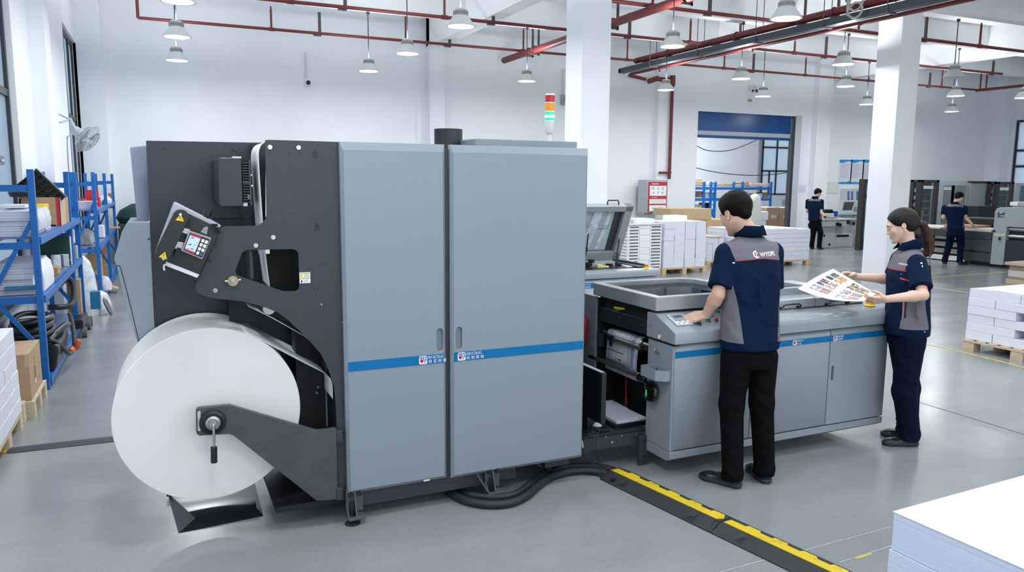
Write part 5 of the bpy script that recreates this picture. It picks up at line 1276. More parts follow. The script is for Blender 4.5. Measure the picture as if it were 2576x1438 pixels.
def stackpile(n, x0,x1,y0,y1,z0,h, lab, grp, mats_=None, jit=.015, name='paper_bundle'):
    out = []
    for i in range(n):
        dx = random.uniform(-jit,jit); dy = random.uniform(-jit,jit)
        b = MB(); b.obox(((x0+x1)/2+dx,(y0+y1)/2+dy,z0+h*(i+.5)),(x1-x0,y1-y0,h*.96),rotz(random.uniform(-.02,.02)))
        out.append(tag(b.build(name, mats_ or PB2, bevel=.004), lab, 'paper bundle', grp))
    return out
stackpile(5, -1.30,-1.00,7.60,8.35,1.316,.044, 'wrapped white paper bundle piled at the near end of the rack\'s top shelf', 'wrapped bundles on the top shelf')
b = MB(); b.prism([(-1.25,1.54),(-1.00,1.54),(-.985,1.50),(-.965,1.44),(-.975,1.36),(-1.01,1.345),(-1.02,1.40),(-1.08,1.53),(-1.25,1.545)][::-1],'y',7.75,8.5); tag(b.build('wrap_foil', WRAP, bevel=.01), 'crumpled clear wrap hanging over the bundles on the top shelf', 'plastic wrap')
bx_('flat_box', [mat('box_pale_print', (.62,.62,.64), .5)], 'pale flat box lying on the wrapped bundles, yellow flat box behind it', 'box', -1.30,-1.09,7.9,8.3,1.548,1.575)
bx_('flat_box', [YEL], 'flat yellow box in front of the big cardboard box', 'box', -1.16,-1.02,8.5,8.85,1.50,1.56)
bx_('flat_box', [mat('box_white', (.66,.67,.68), .5)], 'white box under the yellow one, in front of the big cardboard box', 'box', -1.30,-1.02,8.5,8.9,1.316,1.495)
# middle shelf of the near rack
stackpile(6, -1.32,-1.02,7.60,8.4,.817,.045, 'wrapped white bundle piled at the near end of the rack\'s middle shelf', 'wrapped bundles on the middle shelf')
bx_('flat_box', [mat('teal_box', (.03,.17,.28), .5)], 'flat teal strip box near the bottom of the middle shelf pile', 'box', -1.24,-1.012,7.56,7.60,.87,.90)
b = MB(); b.prism([(-1.04,.817),(-.97,.817),(-.965,.93),(-.985,1.04),(-1.02,1.08),(-1.05,1.02)],'y',7.75,8.4); tag(b.build('foam_scraps', mat('foam_white', (.72,.74,.78), .8, bump=.8, bscale=25), bevel=.012), 'white packing foam scraps at the end of the middle shelf pile', 'packing foam')
gb = thing('archive_box', 'dark green flat box with white print standing on the middle shelf', 'box', (-1.1,10.1,.817))
MB().box(-1.31,-.985,10.1,10.28,.817,1.145).build('box_body', mat('dark_green', (.004,.05,.032), .5), gb, bevel=.004)
MB().box(-.984,-.972,10.1,10.28,.817,1.145).build('white_side', WHITEP, gb); MB().box(-1.31,-.985,10.099,10.281,1.145,1.175).build('blue_lid_edge', mat('edge_blue', (.01,.05,.30), .5), gb)
tb = MB(); v, f = text_pts('888.8', .04); tb.add([(-1.06+a,10.097,.865+c) for a,c in v], f); tb.box(-1.10,-1.0,10.096,10.099,.935,.942); tb.build('white_print', WHITEP, gb, smooth=0, fix=False)
b = MB(); b.prism([(-1.31,.817),(-1.10,.817),(-1.09,.90),(-1.13,.965),(-1.22,.985),(-1.31,.93)],'y',8.75,9.3); tag(b.build('olive_tarp', mat('olive_cloth', (.10,.105,.085), .8), bevel=.03), 'olive grey folded cover lying in the middle of the middle shelf', 'cover')
stackpile(4, -1.10,-1.0,8.95,9.2,.817,.022, 'brown kraft paper pack behind the foam scraps on the middle shelf', 'kraft packs on the middle shelf', CARD, .008, 'kraft_pack')
bx_('foam_block', [mat('foam_white', (.7,.7,.7))], 'white foam block beside the dark green box', 'packing foam', -1.13,-1.05,9.65,9.75,.817,.97, .3, None, .012)
bx_('foam_block', [mat('grey_carton', (.50,.53,.58), .6)], 'pale grey carton tilted between foam block and dark green box', 'carton', -1.06,-1.0,9.9,10.0,.817,.95,.4, None, .006)
bx_('plastic_bottle', [mat('bottle_clear', (.45,.50,.52), .2)], 'clear plastic bottle at the far end of the middle shelf', 'bottle', -1.0,-.965,10.7,10.78,.817,.99, 0, None, .012)
bx_('carton', [WRAP], 'small pale carton hanging over behind the dark green box', 'carton', -1.08,-.99,10.62,10.8,1.02,1.20,.2, None, .02)
# bottom shelf: hoses, vacuum cleaner
for i,(cy,rz_,lab) in enumerate(((8.05,.372,'lowest'),(8.07,.426,'second'),(8.04,.480,'third'),(8.1,.534,'topmost'))):
    cx = -1.13; b = MB(); pts = []
    for k in range(41):
        a = 2*PI*k/40*1.0; rr_ = .165-.004*i
        pts.append((cx+rr_*.98*math.cos(a), cy+rr_*1.9*math.sin(a), rz_+.012*math.sin(2*a+i)))
    b.tube(pts, .026, n=10); tag(b.build('hose_coil', mat('hose_black', (.016,.018,.02), .35)), lab+' of the black hose loops coiled on the near rack\'s bottom shelf', 'hose')
b = MB(); b.tube(smooth_path([(-1.2,9.5,.50),(-1.05,9.65,.66),(-.975,9.72,.69),(-.935,9.66,.62),(-.93,9.5,.48),(-.98,9.35,.44),(-1.15,9.3,.45)],8),.030,n=10); tag(b.build('vacuum_hose', MATS['hose_black']), 'thick black hose arching up behind the coiled loops', 'hose')
vc_ = thing('vacuum_cleaner', 'black canister vacuum cleaner on the bottom shelf behind the front upright', 'vacuum cleaner', (-1.08,8.2,.102))
b = MB(); b.prism([(-1.29,.104),(-.93,.104),(-.90,.27),(-.90,.34),(-1.30,.34)],'y',7.72,8.55); b.build('canister', BLACK, vc_, bevel=.03)
tb = MB(); v, f = text_pts('E', .05); tb.add([(-.905+0*a,8.10+a,.27+c) for a,c in v], f); tb.add([(-.925,7.85+a*.5,.145+c*.4) for a,c in text_pts('twin', .05)[0]], text_pts('twin', .05)[1]); tb.build('emblem', mat('emblem_grey', (.4,.4,.42), .4), vc_, smooth=0, fix=False)
MB().tube(smooth_path([(-1.15,7.8,.33),(-1.0,8.0,.36),(-.90,8.25,.42),(-.89,8.45,.40)],6),.030,n=10).build('suction_tube', MATS['hose_black'], vc_)
b = MB(); b.tube(smooth_path([(-.97,7.7,.40),(-.93,7.85,.34),(-.885,8.0,.24),(-.865,8.15,.165),(-.855,8.30,.15)],6),.021,n=10); tag(b.build('black_lead', MATS['hose_black']), 'black lead ending in an orange plug, nearer one, off the near rack', 'cable')
b = MB(); b.tube(smooth_path([(-.90,8.75,.46),(-.885,8.72,.40),(-.862,8.62,.28),(-.852,8.52,.17),(-.852,8.48,.15)],6),.021,n=10); tag(b.build('black_lead', MATS['hose_black']), 'black lead ending in an orange plug, farther one, off the near rack', 'cable')
ORP = mat('plug_orange', (.50,.10,.02), .4)
b = MB(); b.lathe([(0,0),(.022,.0),(.030,.03),(.030,.09),(.02,.11),(0,.11)],c=(-.862,8.28,.155),n=16,R=Matrix.Rotation(-PI/2+.1,3,'X')); tag(b.build('orange_plug', ORP), 'nearer orange plug hanging over the aisle', 'plug')
b = MB(); b.lathe([(0,0),(.022,.0),(.030,.03),(.030,.08),(.02,.10),(0,.10)],c=(-.845,8.50,.13),n=16,R=Matrix.Rotation(.35,3,'Y')); tag(b.build('orange_plug', ORP), 'farther orange plug hanging over the aisle', 'plug')
bx_('carton', [CARD], 'brown carton standing behind the thick arching hose', 'cardboard box', -1.06,-.92,10.2,10.35,.102,.63)
bx_('blue_box', [mat('box_cyan', (.01,.17,.33), .45)], 'bright blue box hanging at the far foot of the near rack', 'box', -.87,-.76,10.75,10.9,.18,.40)
bd = thing('white_sack', 'tall white plastic-wrapped sack leaning at the far end of the near rack', 'sack', (-1.0,11.35,0))
b = MB(); b.lathe([(0,0),(.17,.0),(.185,.12),(.15,.35),(.13,.55),(.085,.72),(.02,.80),(0,.80)],c=(-.98,11.42,0),n=18); b.build('sack_body', WRAP, bd)
b = MB(); b.lathe([(0,0),(.13,.0),(.14,.10),(.10,.22),(.03,.27),(0,.27)],c=(-.84,11.85,0),n=16); tag(b.build('white_sack', WRAP), 'small white plastic sack on the floor before the far rack', 'sack')
b = MB(); b.lathe([(.10,-.02),(.14,0),(.10,.02),(.05,.0),(.10,-.02)],c=(-.72,11.4,.11),n=24,R=Matrix.Rotation(1.2,3,'Y')); tag(b.build('grey_disc', mat('disc_grey', (.12,.12,.13), .5)), 'grey round disc leaning on the white sack at the aisle', 'disc')
tl = thing('trolley_base', 'dark wheeled trolley base parked under the far end of the near rack', 'trolley', (-.92,10.2,0))
MB().obox((-.93,10.1,.16),(.10,.6,.10),rotz(.0)).build('trolley_frame', BLACK, tl, bevel=.01)
for y in (9.85,10.35,10.6): MB().cyl((-.90,y,.06),(-.85,y,.06),.06,n=18).build('caster_wheel', mat('caster_grey', (.10,.10,.105), .4), tl)
# far rack contents
for (x0,x1,y0,y1,z0,z1,lab) in ((-1.12,-.90,14.0,14.25,1.362,1.50,'lower red crate on the far rack\'s top shelf'),(-1.10,-.92,14.02,14.23,1.502,1.62,'upper red crate on the far rack\'s top shelf'),(-1.16,-1.02,12.9,13.1,1.362,1.50,'red crate left behind the near rack\'s end upright')):
    bx_('red_crate', [mat('crate_red', (.50,.012,.03), .4, var=.15)], lab, 'crate', x0,x1,y0,y1,z0,z1, 0, 'red crates on the top shelf')
stackpile(5, -1.14,-.86,12.5,12.85,1.362,.024, 'white paper pack on the near end of the far rack\'s top shelf', 'paper packs on the far rack', PB2, .01)
b = MB(); b.lathe([(0,0),(.12,0),(.13,.06),(.08,.13),(0,.15)],c=(-.93,15.6,1.362),n=14); tag(b.build('white_bag', WRAP), 'crumpled white bag on the far rack\'s top shelf', 'bag')
bx_('bottle', [mat('bottle_amber', (.40,.14,.05), .4)], 'amber bottle on the far rack\'s top shelf', 'bottle', -.90,-.84,16.3,16.36,1.362,1.53, 0, None, .01)
bx_('foam_block', [MATS['foam_white']], 'white rounded canister on the far rack\'s middle shelf', 'canister', -.99,-.86,14.0,14.13,.842,1.06,0,None,.03)
b = MB(); b.prism([(-1.15,.842),(-.95,.842),(-.97,1.0),(-1.05,1.06),(-1.15,1.02)],'y',12.6,13.3); tag(b.build('grey_bundle', mat('bundle_grey', (.34,.34,.35), .6, var=.3, vscale=20), bevel=.02), 'grey wrapped bundle on the far rack\'s middle shelf', 'bundle')
tag(MB().cyl((-.95,15.9,.89),(-.72,15.95,.90),.025,n=12).build('wooden_roll', CARD), 'brown tube sticking out over the aisle from the far rack', 'tube')
for (y0,y1,z1,x1,m,lab) in ((12.6,13.0,.42,-.90,CARD2,'dark brown carton on the far rack\'s bottom shelf, nearest'),(13.5,14.0,.60,-.92,CARD,'brown carton on the far rack\'s bottom shelf, second'),(15.2,15.7,.62,-.90,CARD,'brown carton on the far rack\'s bottom shelf, farthest')):
    bx_('carton', [m], lab, 'cardboard box', -1.12,x1,y0,y1,.102,z1)
b = MB(); b.lathe([(0,0),(.10,0),(.11,.09),(.06,.20),(0,.22)],c=(-.86,13.2,.102),n=14); tag(b.build('white_bag', WRAP), 'white bag on the far rack\'s bottom shelf', 'bag')
b = MB(); b.obox((-.80,13.6,.10),(.22,.30,.02), Matrix.Rotation(.35,3,'Y')); tag(b.build('board_scrap', CARD), 'brown board scrap leaning at the foot of the far rack', 'board')
b = MB(); b.lathe([(0,0),(.45,0),(.50,.10),(.42,.25),(.2,.38),(0,.40)],c=(-.35,17.35,.92),n=20); b.box(-.8,.1,17.0,17.7,0,.92); tag(b.build('green_cover', mat('green_tarp', (.006,.045,.04), .7), bevel=.02), 'dark green covered heap in the far left corner behind the press', 'covered heap')
# ================================================================= pallets of paper
def pallet(lab, x0,x1,y0,y1, grp='wooden pallets', along='x'):
    root = thing('wooden_pallet', lab, 'pallet', ((x0+x1)/2,(y0+y1)/2,0), grp)
    b = MB(); 
    n = 6
    if along == 'x':
        for i in range(3):
            xc = x0+.05+(x1-x0-.10)*i/2
            for j in range(3):
                yc = y0+.05+(y1-y0-.10)*j/2; b.box(xc-.05,xc+.05,yc-.05,yc+.05,.0,.095)
        b.build('pallet_block', WOOD, root)
        d = MB(); d.box(x0,x1,y0,y1,.115,.13)
        for j in range(3): yc = y0+.05+(y1-y0-.10)*j/2; d.box(x0,x1,yc-.05,yc+.05,.095,.115)
        d.build('deck_board', WOOD, root, bevel=.002)
    return root
def reams(x0,x1,y0,y1,nx,ny,z0,z1,nz,lab,grp,jit=.004,brick=False,seed=1,m=None,skip=lambda i,j,k:False,name='paper_ream',gx=.008):
    rd = random.Random(seed); wx=(x1-x0)/nx; wy=(y1-y0)/ny; hz=(z1-z0)/nz
    for k in range(nz):
        for i in range(nx):
            for j in range(ny):
                if skip(i,j,k): continue
                sh = .0
                b = MB(); cx = x0+wx*(i+.5)+rd.uniform(-jit,jit); cy = y0+wy*(j+.5)+rd.uniform(-jit,jit)
                b.obox((cx,cy,z0+hz*(k+.5)),(wx-gx,wy-.008,hz-.0006),rotz(rd.uniform(-.6,.6)*jit))
                tag(b.build(name, m or PAPEDGE, bevel=.003), lab, 'paper stack', grp)
# booklets in alternating piles with dark printed edges
BK = mat('book_print_dark', (.10,.10,.11), .6, var=.6, vscale=60)
bp0 = at(1598,560,Y=12.3); bp1 = at(1665,560,Y=12.3)
bx0, bx1 = 8.12, 8.90
zt_ = at(1640,566,Y=12.3).z
pallet('wooden pallet under the piled booklets, mostly hidden by the open-lidded console', bx0,bx1,12.3,13.3)
nl = 14; hz = (zt_-.13)/nl
for k in range(nl):
    for i,(xa,xb) in enumerate(((bx0,bx0+.26),(bx0+.265,bx0+.50),(bx0+.505,bx1))):
        yo = random.uniform(0,.012)
        b = MB(); z0 = .13+hz*k
        b.box(xa,xb-.004,12.3+yo,12.62,z0,z0+hz*.97,0)
        if i != 1: b.box(xa+.03,xb-.03,12.298+yo,12.3+yo,z0+hz*.22,z0+hz*.62,1)
        if i == 0: b.box(xa-.002,xa,12.34,12.60,z0+hz*.1,z0+hz*.5,2)
        tag(b.build('booklet_bundle', [PAPER, BK, mat('book_side_grey', (.42,.39,.40), .7)]), ('front left','front middle','front right')[i]+' column: bundle of booklets piled behind the open-lidded console', 'booklets', 'booklet bundles, '+('left','middle','right')[i]+' column')
    for j in range(2):
        b = MB(); b.box(bx0-.01+.012*((k+j)%2),bx0+.5,12.64+.33*j,12.95+.33*j,z0,z0+hz*.95,0); b.box(bx0-.013+.012*((k+j)%2),bx0-.009+.012*((k+j)%2),12.68+.33*j,12.92+.33*j,z0+hz*.05,z0+hz*.5,1)
        tag(b.build('booklet_bundle', [PAPER, MATS['book_side_grey']]), ('nearer','farther')[j]+' side column: bundle of booklets, its grey edge facing left', 'booklets', 'booklet bundles, '+('nearer','farther')[j]+' side column')
b = MB(); b.box(bx0-.03,bx1+.02,12.28,13.3,zt_+.002,zt_+.025); tag(b.build('cover_sheet', WRAP, bevel=.01), 'crumpled clear sheet covering the top of the booklet piles', 'plastic sheet')
bx_('paper_pad', [PAPER], 'white paper block lying on the covered booklets', 'paper stack', bx0+.36,bx1+.02,12.6,13.0,zt_+.026,zt_+.11)
bx_('cream_pad', [mat('cream_board', (.66,.62,.50), .7)], 'cream board block lying on the covered booklets, left', 'paper stack', bx0-.02,bx0+.33,12.7,13.1,zt_+.026,zt_+.10)
# pillars of folded sheets
px0 = at(1669,672,Y=12.3).x; px1 = at(1775,672,Y=12.3).x; zp = at(1720,558,Y=12.3).z
pallet('wooden pallet under the four white paper pillars, behind the working man', px0-.03,px1+.03,12.3,13.25)
for i,lab in enumerate(('leftmost','second from left','third from left','rightmost')):
    w_ = (px1-px0)/4
    rq = random.Random(i+5); cuts = sorted(rq.uniform(.1,.9) for _ in range(4)); cuts = [0]+[c for k_, c in enumerate(cuts) if k_ == 0 or c-cuts[k_-1] > .07]+[1]
    for k_ in range(len(cuts)-1):
        z0, z1 = .13+(zp-.13)*cuts[k_], .13+(zp-.13)*cuts[k_+1]; o_ = rq.uniform(-.009,.009)
        b = MB(); b.box(px0+w_*i+.008+o_,px0+w_*(i+1)-.008+o_,12.31+rq.uniform(0,.02),12.75,z0,z1-.0006)
        tag(b.build('paper_ream', PAPEDGE, bevel=.002), lab+' of the four front paper pillars: one of its stacked blocks', 'paper stack', 'paper pillar, '+lab)
reams(px0,px1,12.77,13.22,2,1,.13,zp-.01,4,'white paper block behind the four front paper pillars','back row of paper pillars',.005,seed=11)
bx_('paper_pad', [PAPER], 'white folded stack lying on top of the four paper pillars', 'paper stack', px0+.38,px0+.72,12.55,12.9,zp+.003,zp+.115, .05)
b = MB(); b.box(px0+.05,px1-.1,12.33,13.0,zp+.001,zp+.014); tag(b.build('cover_paper', PAPER, bevel=.004), 'loose white sheet covering the top of the four paper pillars', 'paper sheet')
# lower pallet behind the man and long cardboard boxes behind
rx0 = at(1860,660,Y=12.6).x; lx0 = max(at(1778,670,Y=13.0).x, px1+.06); lx1 = min(lx0+1.0, rx0-.06); zl = at(1800,597,Y=13.0).z
pallet('wooden pallet of shorter white stacks just right of the four paper pillars', lx0,lx1,13.0,14.0)
reams(lx0+.02,lx1-.02,13.02,13.6,3,1,.13,zl,4,'white paper block of the shorter pallet right of the four pillars','shorter paper stacks',.006,seed=21)
b = MB(); b.box(lx0+.02,lx1-.05,13.0,13.9,zl+.002,zl+.025); tag(b.build('kraft_sheet', mat('kraft_pale', (.58,.50,.40), .8)), 'pale kraft sheet covering the shorter white stacks', 'paper sheet')
def cb(lab, q0, q1, Y, d, grp='long cardboard boxes behind the paper pillars'):
    a, b_ = at(*q0,Y=Y), at(*q1,Y=Y); root = thing('cardboard_box', lab, 'cardboard box', ((a.x+b_.x)/2,Y+d/2,b_.z), grp)
    MB().box(a.x,b_.x,Y,Y+d,b_.z,a.z).build('box_body', mat('card_light', (.52,.38,.22), .8, var=.05), root, bevel=.006)
    MB().box(a.x+.01,b_.x-.01,Y-.002,Y+.0,(a.z+b_.z)/2-.012,(a.z+b_.z)/2+.0).build('box_tape', TAPE, root)
    return root
yb_ = 14.6
cb('topmost long cardboard box of the pile behind the paper pillars', (1688,525),(1789,541),yb_,.7)
cb('second long cardboard box of the pile behind the paper pillars', (1720,541.5),(1790,552),yb_,.7)
cb('third long cardboard box, beside the working man\'s cheek', (1778,552.5),(1842,586),yb_,.7)
a = at(1720,586.5,Y=yb_); bx_('cardboard_box', [CARD], 'lowest cardboard box of the pile, mostly hidden behind the paper pillars', 'cardboard box', a.x,at(1842,590,Y=yb_).x,yb_,yb_+.7,.0,at(1780,587,Y=yb_).z-.002)
a = at(1720,552,Y=yb_); bx_('cardboard_box', [CARD], 'lower left cardboard box of the pile behind the paper pillars', 'cardboard box', a.x-.3,at(1777,590,Y=yb_).x-.01,yb_,yb_+.7,at(1780,586,Y=yb_).z,at(1780,552.5,Y=yb_).z)
# right pallet of brick-piled paper behind the workers
qx0 = at(1897,640,Y=12.45).x; qx1 = at(1934,660,Y=12.45).x
rx1 = at(2034,660,Y=12.6).x; rx0 = at(1860,660,Y=12.6).x; zr = at(2000,576,Y=12.6).z
pallet('wooden pallet under the brick-piled paper between the two workers', rx0,rx1+.02,12.6,13.7)
for k in range(7):
    n = 4; z0 = .13+(zr-.13)*k/7; z1 = .13+(zr-.13)*(k+1)/7; sh = 0 if k % 2 else .14
    xs = [rx0]+[rx0+sh+(rx1-rx0)*(i)/n for i in range(1,n+(0 if sh == 0 else 0))]+[rx1]
    for i in range(len(xs)-1):
        b = MB(); o_ = random.uniform(0,.012); b.box(xs[i]+.002,xs[i+1]-.002,12.6+o_,13.1,z0,z1-.002)
        tag(b.build('paper_ream', PAPEDGE, bevel=.003), 'white paper block in the brick-like pile between the two workers', 'paper stack', 'brick-piled paper blocks')
    b = MB(); b.box(rx0,rx1,13.11,13.7,z0,z1-.002); tag(b.build('paper_ream', PAPEDGE, bevel=.003), 'white paper block at the back of the brick-like pile', 'paper stack', 'back of the brick-piled paper')
b = MB(); b.box(rx0-.02,rx1-.35,12.62,13.65,zr+.001,zr+.022); tag(b.build('cover_sheet', PAPER, bevel=.004), 'white sheets lying on the brick-like paper pile', 'paper sheet')
# things in the store room
for (q0,q1,Y,d,m,lab) in (((1929,522),(1959,570),20.2,.6,CARD2,'left of the two dark cardboard boxes inside the store room'),((1960,523),(1991,570),20.2,.6,CARD2,'right of the two dark cardboard boxes inside the store room')):
    a, b_ = at(*q0,Y=Y), at(*q1,Y=Y); root = thing('cardboard_box', lab, 'cardboard box', ((a.x+b_.x)/2,Y+d/2,0), 'dark boxes in the store room')
    MB().box(a.x,b_.x,Y,Y+d,0,a.z).build('box_body', m, root, bevel=.008)
    w_ = b_.x-a.x; MB().box(a.x+w_*.35,a.x+w_*.75,Y-.003,Y,a.z*.62,a.z*.74).build('box_label', TAPE, root)
    MB().box(a.x,b_.x,Y-.001,Y+d,a.z,a.z+.012).build('white_top', WHITEP, root)
b = MB(); p0 = at(1890,560,Y=19.6); b.lathe([(0,0),(.22,0),(.24,.3),(.22,.9),(.21,1.2),(.17,1.36),(.08,1.44),(0,1.46)],c=(at(1896,560,Y=19.6).x,19.6,0),n=20); tag(b.build('white_sack', mat('sack_cream', (.62,.62,.56), .6)), 'tall cream sack standing behind the working man\'s head', 'sack')
for i,(x_,z0,h_,lab) in enumerate(((1913,0,.55,'lower'),(1918,.55,.3,'upper'))):
    a = at(x_,560,Y=19.9); bx_('wrapped_pack', [mat('pack_white', (.62,.63,.62), .6, bump=.5, bscale=12)], lab+' white wrapped pack beside the cream sack in the store room', 'pack', a.x-.22,a.x+.26,19.9,20.3,z0,z0+h_,.05,None,.03)
SY_ = 22.6
srs = thing('shelf_rack', 'blue steel rack across the store room behind the roller door', 'rack', (16,SY_,0), 'blue shelving racks')
def sx(x): return at(x,480,Y=SY_).x
for x in (1747,1772,1789,1800,1846,1868,1940):
    a = MB(); zt2 = at(x,457,Y=SY_).z; a.box(sx(x)-.035,sx(x)+.035,SY_-.015,SY_+.05,0,zt2); a.build('upright', RACKB, srs)
for y in (471,499):
    z = at(1840,y,Y=SY_).z; MB().box(sx(1747),sx(1938),SY_,SY_+.8,z-.09,z).build('shelf_beam', RACKB, srs)
ld = MB()
for k in range(7):
    z = at(1795,460+18*k,Y=SY_).z; ld.box(sx(1789),sx(1800),SY_-.01,SY_+.02,z-.03,z); 
    if k<3: ld.box(sx(1846),sx(1868),SY_-.01,SY_+.02,z-.03,z)
ld.build('ladder_rung', RACKB, srs)
items = [(1749,1770,455,469,CARD,'brown box on the store rack\'s top shelf, leftmost'),(1754,1767,450,454,CARD,'small brown box on top of the leftmost box'),(1773,1805,457,468,mat('pale_mix', (.55,.52,.48), .7, var=.3, vscale=8),'pale pack on the store rack\'s top shelf'),(1818,1843,461,469,CARD,'open brown box on the store rack\'s top shelf'),(1868,1884,457,469,CARD,'brown box right of the middle ladder on the store rack'),(1890,1935,460,470,mat('pink_pack', (.60,.48,.48), .7, var=.2),'pinkish packs on the store rack\'s top shelf, right'),
 (1760,1773,481,497,CARD2,'dark box on the store rack\'s middle shelf, left'),(1775,1800,484,497,WRAP,'white bag on the store rack\'s middle shelf'),(1868,1885,483,497,WRAP,'white bag right of the middle ladder, middle shelf'),(1898,1918,486,498,WRAP,'white bag on the store rack\'s middle shelf, right'),(1920,1934,484,498,CARD2,'dark brown box on the store rack\'s middle shelf, right'),(1750,1770,515,524,mat('pale_mix', (.5,.5,.5)),'pale packs low on the store rack, left'),(1775,1787,510,524,BLACK,'black bin low on the store rack')]
for (x0,x1,y0,y1,m,lab) in items:
    a, b_ = at(x0,y0,Y=SY_+.1), at(x1,y1,Y=SY_+.1); bx_('store_item', [m], lab, 'box' , a.x,b_.x,SY_+.1,SY_+.5,b_.z+.01,a.z, 0, None, .02)
bx_('blue_cloth', [RACKB], 'blue cloth hanging at the ladder of the store rack', 'cloth', sx(1789),sx(1800),SY_-.06,SY_-.02,at(1795,545,Y=SY_).z,at(1795,525,Y=SY_).z)
lt_ = bpy.data.lights.new('store_fill_light', 'AREA'); lt_.shape='RECTANGLE'; lt_.size=3; lt_.size_y=2; lt_.energy=420; lt_.color=(.92,.96,1)  # added fill brightening the store room, without a fitting
lo = bpy.data.objects.new('store_fill_light', lt_); COL.objects.link(lo); lo.location=(17,21.5,4.95)
bx_('wall_sheet', [mat('sheet_blue', (.45,.50,.62), .6, var=.3, vscale=6)], 'pale blue notice on the wall under the store room window', 'notice', at(1968,502,Y=24.98).x,at(1988,502,Y=24.98).x,24.97,25.0,at(1980,515,Y=24.98).z,at(1980,501,Y=24.98).z, 0, None, 0)
# ================================================================= paper cutter with screen, far wall
CT = mat('cutter_pale', (.60,.63,.62), .45); CTG = mat('cutter_grey', (.36,.40,.41), .45)
YC = 15.75
cu = thing('paper_cutter', 'pale grey paper cutting machine with a swung-out screen, left of the slim white column', 'cutting machine', (17.6,16.2,0))
def cx(x, y, Y=YC): return at(x,y,Y=Y)
def cbox(name, q0, q1, Y, d, m, par=cu, bev=.01):
    a, b = at(*q0,Y=Y), at(*q1,Y=Y); return MB().box(a.x,b.x,Y,Y+d,max(b.z,0.002),a.z).build(name, m, par, bevel=bev)
cbox('side_leg', (2060,567),(2098,627),YC,.22,CT)
a, b = at(2063,552,Y=YC-.15), at(2155,568,Y=YC-.15)
MB().box(a.x+.09,b.x,YC-.15,YC+.15,b.z,a.z-.03).build('front_apron', CT, cu, bevel=.015)
MB().box(a.x+.07,b.x+.05,YC-.18,YC+.20,a.z-.03,a.z).box(a.x+.75,b.x+.05,YC+.30,YC+1.2,a.z-.03,a.z).build('work_table', mat('table_steel', (.50,.53,.54), .3), cu, bevel=.008)
cbox('cabinet_block', (2100,590),(2145,624),YC+.1,.8,CT)
cbox('support_panel', (2098,568),(2168,627),YC+.35,.3,CTG)
cbox('dark_vent', (2106,591),(2135,595),YC+.09,.02,BLACK, bev=0)
for q in ((2061,585),(2073,592),(2060,612),(2086,615)): p = at(*q,Y=YC); MB().cyl(p+Vector((0,.01,0)),p-Vector((0,.01,0)),.035,n=14).build('access_hole', BLACK, cu)
for q,w_ in (((2106,563),.05),((2113,565),.04),((2133,558),.05),((2140,560),.06),((2147,561),.05)): p = at(*q,Y=YC-.15); MB().box(p.x-w_,p.x+w_,YC-.17,YC-.15,p.z-.05,p.z+.04).build('control_unit', BLACK if w_<.055 else STEEL, cu)
cbox('rear_guard', (2066,527),(2095,548),YC+.5,.4,BLACK); cbox('blue_guide', (2097,531),(2107,548),YC+.4,.06,mat('guide_blue', (.01,.05,.32), .4)); cbox('paper_clamp', (2078,537),(2098,549),YC+.3,.2,CT)
tag(MB().obox(at(2090,548,Y=YC+.1)+Vector((0,0,.02)),(.3,.25,.03),rotz(.2)).build('brown_offcut', CARD), 'brown paper offcut on the cutting machine\'s table', 'paper')
mo = thing('monitor', 'grey framed screen standing above the pale cutting machine', 'monitor', tuple(at(2133,536,Y=16.9)))
a, b = at(2118,504,Y=16.9), at(2149.5,535,Y=16.9)
MB().prism([(a.x-.04,b.z),(b.x-.05,b.z),(b.x+.04,a.z),(a.x+.04,a.z)],'y',16.9,17.0).build('monitor_case', mat('case_bluegrey', (.46,.54,.60), .4), mo, bevel=.01)
MB().prism([(a.x+.05,b.z+.09),(b.x-.13,b.z+.09),(b.x-.05,a.z-.05),(a.x+.11,a.z-.05)],'y',16.892,16.9).build('screen', mat('screen_grey', (.065,.075,.07), .2), mo)
cbox('screen_base', (2113,534),(2175,540),16.85,.4,mat('case_bluegrey',(.5,.5,.5)), cu)
cbox('lower_cabinet', (2148,537),(2200,560),16.9,.5,CTG, cu); cbox('pale_cabinet', (2110,540),(2149,560),16.95,.5,CT, cu)
pbd = thing('peg_board', 'pale board with columns of blue labels on the wall behind the screen', 'notice board', (20.5,17.95,.8))
a, b = at(2116,474,Y=17.97), at(2202,540,Y=17.97)
MB().box(a.x,b.x,17.95,17.998,b.z,a.z).build('board', mat('board_pale', (.62,.65,.65), .6), pbd)
bl = MB()
for (x0,w_,) in ((2132,4.5),(2141,4.5),(2154.5,6),(2167,5)):
    for k in range(5):
        p0 = at(x0,481+4.2*k,Y=17.95); p1 = at(x0+w_,484+4.2*k+(1.5 if k == 4 else 0),Y=17.95); bl.box(p0.x,p1.x,17.94,17.95,p1.z,p0.z)
bl.build('blue_labels', mat('label_blue', (.05,.14,.42), .5), pbd)
bx_('small_radio', [mat('radio_mix', (.30,.31,.29), .5, var=.5, vscale=20)], 'small greyish device on the shelf right of the screen', 'device', at(2151,519,Y=17.0).x,at(2172,519,Y=17.0).x,17.0,17.2,at(2160,531,Y=17).z,at(2160,520,Y=17).z,0,None,.02)
